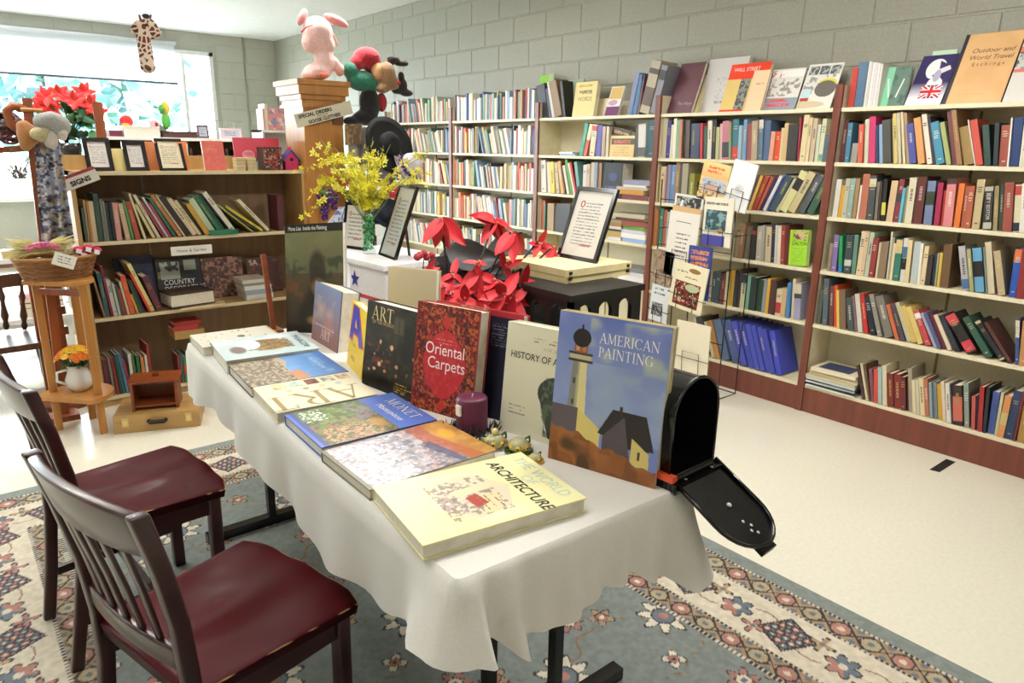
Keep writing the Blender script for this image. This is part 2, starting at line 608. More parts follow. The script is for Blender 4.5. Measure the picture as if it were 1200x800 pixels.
def grid_mesh(name, v, f, col, m, parent=None, M=None):
    me = bpy.data.meshes.new(name)
    me.vertices.add(len(v))
    me.vertices.foreach_set('co', np.asarray(v, np.float32).ravel())
    me.loops.add(f.size)
    me.loops.foreach_set('vertex_index', f.astype(np.int32).ravel())
    me.polygons.add(len(f))
    me.polygons.foreach_set('loop_start', np.arange(0, f.size, f.shape[1], dtype=np.int32))
    at = me.attributes.new('Col', 'FLOAT_COLOR', 'POINT')
    a = np.ones((len(v), 4), np.float32)
    a[:, :3] = col
    at.data.foreach_set('color', a.ravel())
    me.update(calc_edges=True)
    me.polygons.foreach_set('use_smooth', [True] * len(f))
    me.materials.append(m)
    return link(bpy.data.objects.new(name, me), parent, M)


def struct(name, mb, m):
    o = mb.build(name, M_[m])
    o['kind'] = 'structure'
    return o

# ------------------------------------------------------------------ the room
XR, YB, XL, YF, ZC = 4.06, 10.31, -4.0, -3.0, 2.87
struct('floor', MB().box(XL - 0.1, XR + 0.1, YF - 0.1, YB + 0.1, -0.1, 0), 'floor')
struct('ceiling', MB().box(XL - 0.1, XR + 0.1, YF - 0.1, YB + 0.1, ZC, ZC + 0.1), 'ceiling')
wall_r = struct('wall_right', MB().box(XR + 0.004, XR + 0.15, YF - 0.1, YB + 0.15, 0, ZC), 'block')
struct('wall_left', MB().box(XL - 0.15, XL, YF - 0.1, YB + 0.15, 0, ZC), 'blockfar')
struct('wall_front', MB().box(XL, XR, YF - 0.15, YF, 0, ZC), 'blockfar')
WX0, WX1, WZ0, WZ1 = -2.9, 3.2, 0.82, 2.64
mb = MB()
mb.box(XL, WX0, YB + 0.004, YB + 0.15, 0, ZC).box(WX1, XR + 0.004, YB + 0.004, YB + 0.15, 0, ZC)
mb.box(WX0, WX1, YB + 0.004, YB + 0.15, 0, WZ0).box(WX0, WX1, YB + 0.004, YB + 0.15, WZ1, ZC)
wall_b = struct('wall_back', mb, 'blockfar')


def block_mesh(L, h, m):
    """one concrete block: face in the xz plane towards -y, edges rounded off"""
    j, b = 0.004, 0.005
    x0, x1, z0, z1 = j, L - j, j, h - j
    v = [(x0, 0.02, z0), (x1, 0.02, z0), (x1, 0.02, z1), (x0, 0.02, z1), (x0, b, z0), (x1, b, z0), (x1, b, z1), (x0, b, z1),
         (x0 + b, 0, z0 + b), (x1 - b, 0, z0 + b), (x1 - b, 0, z1 - b), (x0 + b, 0, z1 - b)]
    f = [(0, 1, 5, 4), (1, 2, 6, 5), (2, 3, 7, 6), (3, 0, 4, 7), (4, 5, 9, 8), (5, 6, 10, 9), (6, 7, 11, 10), (7, 4, 8, 11), (8, 9, 10, 11)]
    return MB().add(v, f).mesh('concrete_block', m)


BL, BH = 0.4064, 0.2032
blk = {}


def block(parent, M, L, h, m):
    k = (round(L, 3), round(h, 3), m)
    if k not in blk:
        blk[k] = block_mesh(L, h, M_[m])
    link(bpy.data.objects.new('concrete_block', blk[k]), parent, M)


for k in range(7):
    z = 1.524 + BH * k
    h = min(BH, ZC - z)
    y = 4.787 + BL * (0.5 if k % 2 == 0 else 0.0) + BL * 13
    while y > -0.8:
        a = min(y, YB)
        if a - (y - BL) > 0.03:
            block(wall_r, frame((XR - 0.0, a, z), (0, -1, 0), (1, 0, 0), (0, 0, 1)), a - (y - BL), h, 'block')
        y -= BL
for k in range(9):
    z = 1.1176 + BH * k
    h = min(BH, ZC - z)
    for i in range(-4, 15):
        x0 = XR - (i + (1.0 if k % 2 else 0.5)) * BL
        x1 = min(XR, x0 + BL)
        zz0, zz1 = z, z + h
        x0c = x0
        if z + h <= WZ1 + 0.02:
            x0c = max(x0, WX1 + 0.06)
        elif z < WZ1 + 0.04:
            zz0 = max(z, WZ1 + 0.06) if x0 < WX1 else z
        if x1 - x0c > 0.03 and x1 > -1.2 and zz1 - zz0 > 0.03:
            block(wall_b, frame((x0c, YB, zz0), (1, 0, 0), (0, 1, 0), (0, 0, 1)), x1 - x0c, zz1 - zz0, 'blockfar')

# the shop window
win = thing('window_1', None, None, loc=(0, YB, 0))
win['kind'] = 'structure'
fr = MB()
for x in (WX0, WX1 - 0.05):
    fr.box(x, x + 0.05, -0.03, 0.08, WZ0, WZ1)
fr.box(WX0, WX1, -0.03, 0.08, WZ1 - 0.05, WZ1).box(WX0, WX1, -0.03, 0.08, WZ0, WZ0 + 0.05)
fr.build('window_frame', M_['white'], win)
for x in (2.80, 1.27, -0.28, -1.8):
    MB().box(x, x + 0.045, 0.0, 0.06, WZ0 + 0.05, WZ1 - 0.05).build('mullion', M_['white'], win)
xs = [WX0 + 0.05, -1.8, -0.28, 1.27, 2.80, WX1 - 0.05]
for a, b in zip(xs, xs[1:]):
    MB().box(a + (0.045 if a > WX0 + 0.1 else 0), b, 0.025, 0.031, WZ0 + 0.05, WZ1 - 0.05).build('pane', M_['glass'], win)
MB().box(WX0 - 0.05, WX1 + 0.05, -0.16, -0.03, WZ0 - 0.04, WZ0).build('window_sill', M_['white'], win)
struct('baseboard_right', MB().box(XR - 0.015, XR + 0.004, YF, YB, 0, 0.1, '6a3a28'), 'matt')
struct('baseboard_back', MB().box(XL, XR - 0.02, YB - 0.015, YB + 0.003, 0, 0.1, '6a3a28'), 'matt')
bl = thing('roller_blind', 'white roller blind pulled part way down over the shop window', 'blind', loc=(0, YB - 0.06, 0))
MB().box(-2.6, 2.72, -0.002, 0.002, 2.225, 2.68).build('blind_cloth', M_['blind'], bl)
MB().box(-2.6, 2.72, -0.008, 0.008, 2.205, 2.228, '4a4f58').build('bottom_bar', M_['matt'], bl, None)
MB().tube([(-2.6, 0, 2.70), (2.74, 0, 2.70)], 0.025, 10, 'e8e8ee').build('roller', M_['matt'], bl)
# conduit on the far wall
cd = MB().tube([(3.62, YB - 0.014, 0.1), (3.62, YB - 0.014, ZC)], 0.012, 8, '9aa08e').build('wall_conduit', M_['matt'])
tag(cd, 'thin painted pipe running up the far wall right of the window', 'pipe')

# outdoors, seen washed out through the glass
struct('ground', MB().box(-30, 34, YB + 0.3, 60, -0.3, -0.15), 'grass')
rt = random.Random(3)


def tree(x, y, h, r, label):
    t = thing('tree', label, 'tree', loc=(x, y, -0.15), group='trees outside the shop window')
    MB().tube([(0, 0, 0), (0.05, 0, h * 0.4), (0, 0.05, h * 0.75)], [0.16, 0.12, 0.06], 8, '8a7c68').build('trunk', M_['matt'], t)
    f = MB()
    for _ in range(420):
        a, b, k = rt.uniform(0, 6.28), rt.uniform(-1, 1), rt.random() ** 0.4
        q = math.sqrt(1 - b * b)
        c = Vector((r * k * q * math.cos(a), r * k * q * math.sin(a), h * 0.62 + b * k * h * 0.42))
        s_ = rt.uniform(0.18, 0.42)
        u, v = Vector((rt.gauss(0, 1), rt.gauss(0, 1), rt.gauss(0, 1))).normalized(), Vector((rt.gauss(0, 1), rt.gauss(0, 1), rt.gauss(0, 1)))
        v = (v - u * v.dot(u)).normalized()
        f.add([c - u * s_, c - v * s_ * 0.6, c + u * s_, c + v * s_ * 0.6], [(0, 1, 2, 3)], rt.choice(['2f5048', '3c6252', '34585a', '4a6e5c']))
    o = f.build('foliage', M_['leaf'], t)
    o['kind'] = 'stuff'


for a in ((-2.4, 23, 5.2, 2.2, 'pale sunlit tree outside, leftmost behind the window'), (2.6, 19, 5.0, 1.9, 'pale sunlit tree outside behind the middle of the window'),
          (5.6, 27, 6.6, 2.2, 'tall pale tree outside behind the right end of the window'), (7.6, 17, 5.0, 1.7, 'pale tree outside at the far right edge of the window')):
    tree(*a)

# ceiling fluorescents (overhead, out of view) and the little hooks
for i, (lx, ly, dn, up) in enumerate(LAMPS):
    t = thing('ceiling_light', 'white fluorescent ceiling light overhead, out of the photograph', 'ceiling light', loc=(lx, ly, ZC), group='fluorescent ceiling lights overhead')
    MB().box(-0.62, 0.62, -0.05, 0.05, -0.235, -0.185, 'eeeeee').build('housing', M_['matt'], t)
    for q in (-0.5, 0.5):
        MB().tube([(q, 0, -0.185), (q, 0, 0)], 0.003, 5, 'd8d8d8').build('hanger', M_['metal'], t)
    for q in (-0.075, 0.075):
        MB().tube([(-0.6, q, -0.21), (0.6, q, -0.21)], 0.014, 10, 'ffffff').build('tube', M_['lit'], t)
for px, py, lab in ((115, 36, 'small white ceiling hook left of the hanging giraffe'), (222, 44, 'small white ceiling hook right of the hanging giraffe')):
    q = P(px, py - 6, 2, ZC - 0.001)
    h = MB().tube([(0, 0, 0), (0, 0, -0.05), (0.02, 0, -0.08), (0.035, 0, -0.06)], 0.008, 6, 'f4f4f4').build('ceiling_hook', M_['matt'], None, Matrix.Translation(q))
    tag(h, lab, 'hook', 'white ceiling hooks')

# ------------------------------------------------------------------ the rug
RX0, RX1, RY0, RY1 = -0.30, 2.155, 0.12, 3.48
rug = MB().box(RX0, RX1, RY0, RY1, 0.0005, 0.008, '7c837f').build('rug', M_['rugpile'])
tag(rug, 'grey-green oriental rug with cream flowered border under table and chairs', 'rug')
st = 0.0052
nx, ny = int((RX1 - RX0) / st), int((RY1 - RY0) / st)
gx, gy = np.meshgrid(np.linspace(RX0, RX1, nx), np.linspace(RY0, RY1, ny))
PALE, GREY, DARK, ROSE, TAN, BLUE, CREAM = (np.array(lin(c)) for c in ('d4cbb8', '7c837f', '343236', 'a8766a', 'a68c6c', '667078', 'ccc2ae'))
rc = np.tile(GREY, (ny, nx, 1))


def rput(m, c):
    global rc
    m = np.clip(m, 0, 1)[..., None]
    rc = rc * (1 - m) + c * m


def flower(dx, dy, r, petals, c1, c2, c3, ph=0.0):
    d = np.hypot(dx, dy)
    a = np.arctan2(dy, dx) + ph
    k = r * (0.78 + 0.22 * np.cos(petals * a))
    rput(d < k * 1.12, DARK)
    rput(d < k, c1)
    rput((np.abs(np.sin(petals * a / 2)) > 0.97) & (d < k) & (d > r * 0.45), DARK)
    rput(d < r * 0.5, DARK)
    rput(d < r * 0.43, c2)
    rput(d < r * 0.2, c3)


dl, dr, dt, db = gx - RX0, RX1 - gx, RY1 - gy, gy - RY0
dm = np.minimum(np.minimum(dl, dr), np.minimum(dt, db))
along = np.where(np.minimum(dl, dr) < np.minimum(dt, db), gy, gx)
# guard stripes
for g0, g1 in ((0.07, 0.165), (0.395, 0.48)):
    inb = (dm > g0) & (dm < g1)
    rput(inb, TAN * 0.9)
    t = (dm - g0) / (g1 - g0)
    s_ = along / 0.095
    fr_, ce = s_ - np.floor(s_), np.floor(s_).astype(int)
    q = np.hypot((fr_ - 0.5) * 1.05, t - 0.5)
    rput(inb & (np.abs(fr_ - 0.5) + np.abs(t - 0.5) < 0.52), np.array(lin('9a8a74')))
    rput(inb & (np.abs(np.abs(fr_ - 0.5) + np.abs(t - 0.5) - 0.5) < 0.045), DARK)
    pk = np.where(ce[..., None] % 2 == 0, ROSE, np.array(lin('a89a7c')))
    m = inb & (q < 0.33 + 0.06 * np.cos(4 * np.arctan2(t - 0.5, fr_ - 0.5)))
    rc = np.where(m[..., None], pk, rc)
    rput(inb & (np.abs(q - 0.34) < 0.03), DARK)
    rput(inb & (q < 0.12), np.where(ce[..., None] % 2 == 0, CREAM, BLUE))
    rput(inb & (np.hypot(np.minimum(fr_, 1 - fr_), np.abs(t - 0.5) - 0.36) < 0.12), BLUE)
    for e, wd in ((g0, 0.006), (g1, 0.006)):
        rput(np.abs(dm - e) < wd, CREAM * 0.9)
        rput((np.abs(dm - e) < wd) & ((np.floor(along / 0.008) % 2) == 0), DARK)
# cream border with diamonds and leaf sprays
inb = (dm >= 0.171) & (dm <= 0.389)
rput(inb, CREAM)
v = (dm - 0.28) / 0.109
s_ = along / 0.36
fr_ = (s_ - np.floor(s_) - 0.5) * 0.36
dv = v * 0.109
c4, s4 = fr_ * 0.94 + dv * 0.34, dv * 0.94 - fr_ * 0.34
dia = (np.abs(c4) + np.abs(s4)) / 0.088
md = inb & (dia < 1)
rput(md, BLUE)
gxx, gyy = np.floor((c4 + s4) / 0.04), np.floor((c4 - s4) / 0.04)
rput(md & ((gxx + gyy) % 2 == 0), ROSE)
qx, qy = (c4 + s4) / 0.04 - gxx - 0.5, (c4 - s4) / 0.04 - gyy - 0.5
rput(md & (np.abs(np.hypot(qx, qy) - 0.45) < 0.09), DARK)
rput(md & (np.hypot(qx, qy) < 0.16), CREAM)
rput(inb & (np.abs(dia - 1) < 0.05), DARK)
f2 = (s_ + 0.5 - np.floor(s_ + 0.5) - 0.5) * 0.36
ra, aa = np.hypot(f2, dv), np.arctan2(dv, f2)
k = 0.05 * (0.55 + 0.45 * np.abs(np.cos(3 * aa)))
rput(inb & (ra < k * 1.15), DARK)
rput(inb & (ra < k), BLUE)
rput(inb & (ra < k) & (np.sin(aa + 0.6) > 0.45), ROSE)
rput(inb & (ra < 0.014), CREAM)
for off, sg in ((0.092, 1), (-0.092, -1)):
    f3 = (s_ - np.floor(s_) - 0.5) * 0.36 - off
    r3, a3 = np.hypot(f3, dv - sg * 0.045), np.arctan2(dv - sg * 0.045, f3)
    k = 0.036 * (0.6 + 0.4 * np.cos(4 * a3))
    rput(inb & (r3 < k * 1.25), DARK)
    rput(inb & (r3 < k), ROSE if sg > 0 else TAN)
    rput(inb & (r3 < 0.009), BLUE)
vine = np.abs(dv - 0.05 * np.sin(along / 0.36 * 2 * np.pi)) < 0.0032
rput(inb & vine & (dia > 1.05) & (ra > 0.06), np.array(lin('8a6f52')))
# field: vines and scattered flowers
fld = dm > 0.487
px, py = 0.44, 0.50
cx, cy = np.floor((gx - 0.1) / px), np.floor((gy + 0.05) / py)
ox = np.where(cy % 2 == 0, 0.0, px / 2)
cx = np.floor((gx - 0.1 - ox) / px)
lx_, ly_ = gx - 0.1 - ox - (cx + 0.5) * px, gy + 0.05 - (cy + 0.5) * py
sv = rc.copy()
for (ax, ay), (bx, by) in (((0, 0), (0.26, 0.14)), ((0.0, 0), (-0.26, 0.16)), ((0.0, 0.0), (0.05, -0.3)), ((0.26, 0.14), (0.26, 0.3)), ((0.05, -0.15), (-0.2, -0.2))):
    ex, ey = bx - ax, by - ay
    t = np.clip(((lx_ - ax) * ex + (ly_ - ay) * ey) / (ex * ex + ey * ey), 0, 1)
    wob = 0.012 * np.sin(t * 14)
    d = np.hypot(lx_ - ax - ex * t + wob, ly_ - ay - ey * t - wob)
    rput(fld & (d < 0.0055), np.array(lin('866a4e')))
flower(lx_, ly_, 0.082, 8, PALE, BLUE, ROSE)
flower(lx_ - 0.175, ly_ - 0.17, 0.05, 6, ROSE, PALE, BLUE, 0.4)
flower(lx_ + 0.165, ly_ - 0.12, 0.042, 5, TAN, ROSE, PALE, 1.0)
flower(lx_ - 0.10, ly_ + 0.18, 0.046, 5, ROSE, TAN, PALE, 0.2)
flower(lx_ + 0.135, ly_ + 0.15, 0.036, 4, PALE, ROSE, DARK, 0.7)
rc = np.where(fld[..., None], rc, sv)
rng = np.random.default_rng(5)
rc *= (0.86 + 0.28 * vnoise(nx, ny, 2.5, rng))[..., None]
vv = np.stack([gx.ravel(), gy.ravel(), np.full(nx * ny, 0.0092)], 1)
ii = (np.arange(ny - 1)[:, None] * nx + np.arange(nx - 1)[None]).ravel()
grid_mesh('woven_pile', vv, np.stack([ii, ii + 1, ii + nx + 1, ii + nx], 1), rc.reshape(-1, 3), M_['rugpile'], rug)
q = [P(x, y, 2, 0.001) for x, y in ((1089, 550), (1101, 553), (1120, 541), (1109, 537.5))]
fm = MB().add([tuple(p) for p in q] + [(p[0], p[1], 0.0002) for p in q], [(0, 1, 2, 3), (4, 5, 1, 0), (5, 6, 2, 1), (6, 7, 3, 2), (7, 4, 0, 3)], '1c1a18').build('floor_tape', M_['matt'])
tag(fm, 'short strip of black tape stuck on the cream floor before the bookcase', 'tape')

# ------------------------------------------------------------------ bookcases
XF = 3.806
CASES = {'A': (1.945, 'nearest wall bookcase'), 'B': (3.155, 'second wall bookcase'), 'C': (4.365, 'third wall bookcase'), 'D': (5.575, 'fourth wall bookcase'), 'E': (6.785, 'farthest wall bookcase')}
SHELF = [0.165, 0.530, 0.838, 1.135, 1.425, 1.705]
SHN = ['bottom shelf', 'fifth shelf', 'fourth shelf', 'third shelf', 'second shelf', 'top shelf']
clab = {'A': 'cream bookcase with mahogany posts, nearest on the block wall', 'B': 'cream bookcase with mahogany posts, behind the wire rack, second from the right',
        'C': 'cream bookcase with mahogany posts, behind the black stand, third from the right', 'D': 'cream bookcase with mahogany posts, behind red silk flowers, fourth from the right',
        'E': 'farthest cream bookcase on the block wall, behind the hats and yellow flowers'}
for k, (yl, nm) in CASES.items():
    t = thing('bookcase', clab[k], 'bookcase', frame((XF, yl, 0), (0, -1, 0), (1, 0, 0), (0, 0, 1)), 'bookcases along the block wall')
    W = 1.208
    for x in (0, W - 0.018):
        MB().box(x, x + 0.018, 0.006, 0.245, 0, 1.82).build('side_panel', M_['shelf_cream'], t)
        MB().box(x - 0.001, x + 0.019, -0.012, 0.006, 0, 1.822).build('post_trim', M_['case_trim'], t)
    MB().box(0.018, W - 0.018, 0.235, 0.245, 0, 1.82 if k != 'A' else 1.75, 'd6ceb2').build('back_panel', M_['matt'], t)
    MB().box(W / 2 - 0.006, W / 2 + 0.006, 0.23, 0.235, 0.17, 1.68, '8d8468').build('shelf_track', M_['matt'], t)
    for z in SHELF:
        MB().box(0.018, W - 0.018, 0.0, 0.235, z - 0.02, z).build('shelf', M_['shelf_cream'], t)
    MB().box(0.018, W - 0.018, -0.004, 0.014, 0, 0.145).build('kick_board', M_['case_trim'], t)

LX, LY, LW, LD = 0.577, 4.392, 1.294, 0.30
LSH = [0.062, 0.521, 0.944, 1.318]
t = thing('bookcase', 'light oak bookcase holding the home and garden books', 'bookcase', loc=(LX, LY, 0))
for x in (0, LW - 0.022):
    MB().box(x, x + 0.022, 0, LD, 0, 1.318).build('side_panel', M_['oak'], t)
MB().box(0.022, LW - 0.022, LD - 0.008, LD, 0.0, 1.318).build('back_panel', M_['brownback'], t)
MB().box(0.4, 0.412, LD - 0.014, LD - 0.008, 0.5, 1.29, '8f8a78').build('shelf_track', M_['metal'], t)
for z in LSH:
    MB().box(0.022 if z < 1.3 else 0, LW - (0.022 if z < 1.3 else 0), 0.0, LD - 0.008, z - 0.02, z).build('shelf', M_['oak'], t)
    MB().box(0.022 if z < 1.3 else 0, LW - (0.022 if z < 1.3 else 0), -0.0015, 0.0, z - 0.02, z, 'd0c29e').build('edge_strip', M_['matt'], t)
MB().box(0.022, LW - 0.022, 0.02, 0.035, 0, 0.042).build('kick_board', M_['oak'], t)
MB().box(0, LW, LD - 0.02, LD, 1.318, 1.40).build('rear_ledge', M_['oak'], t)

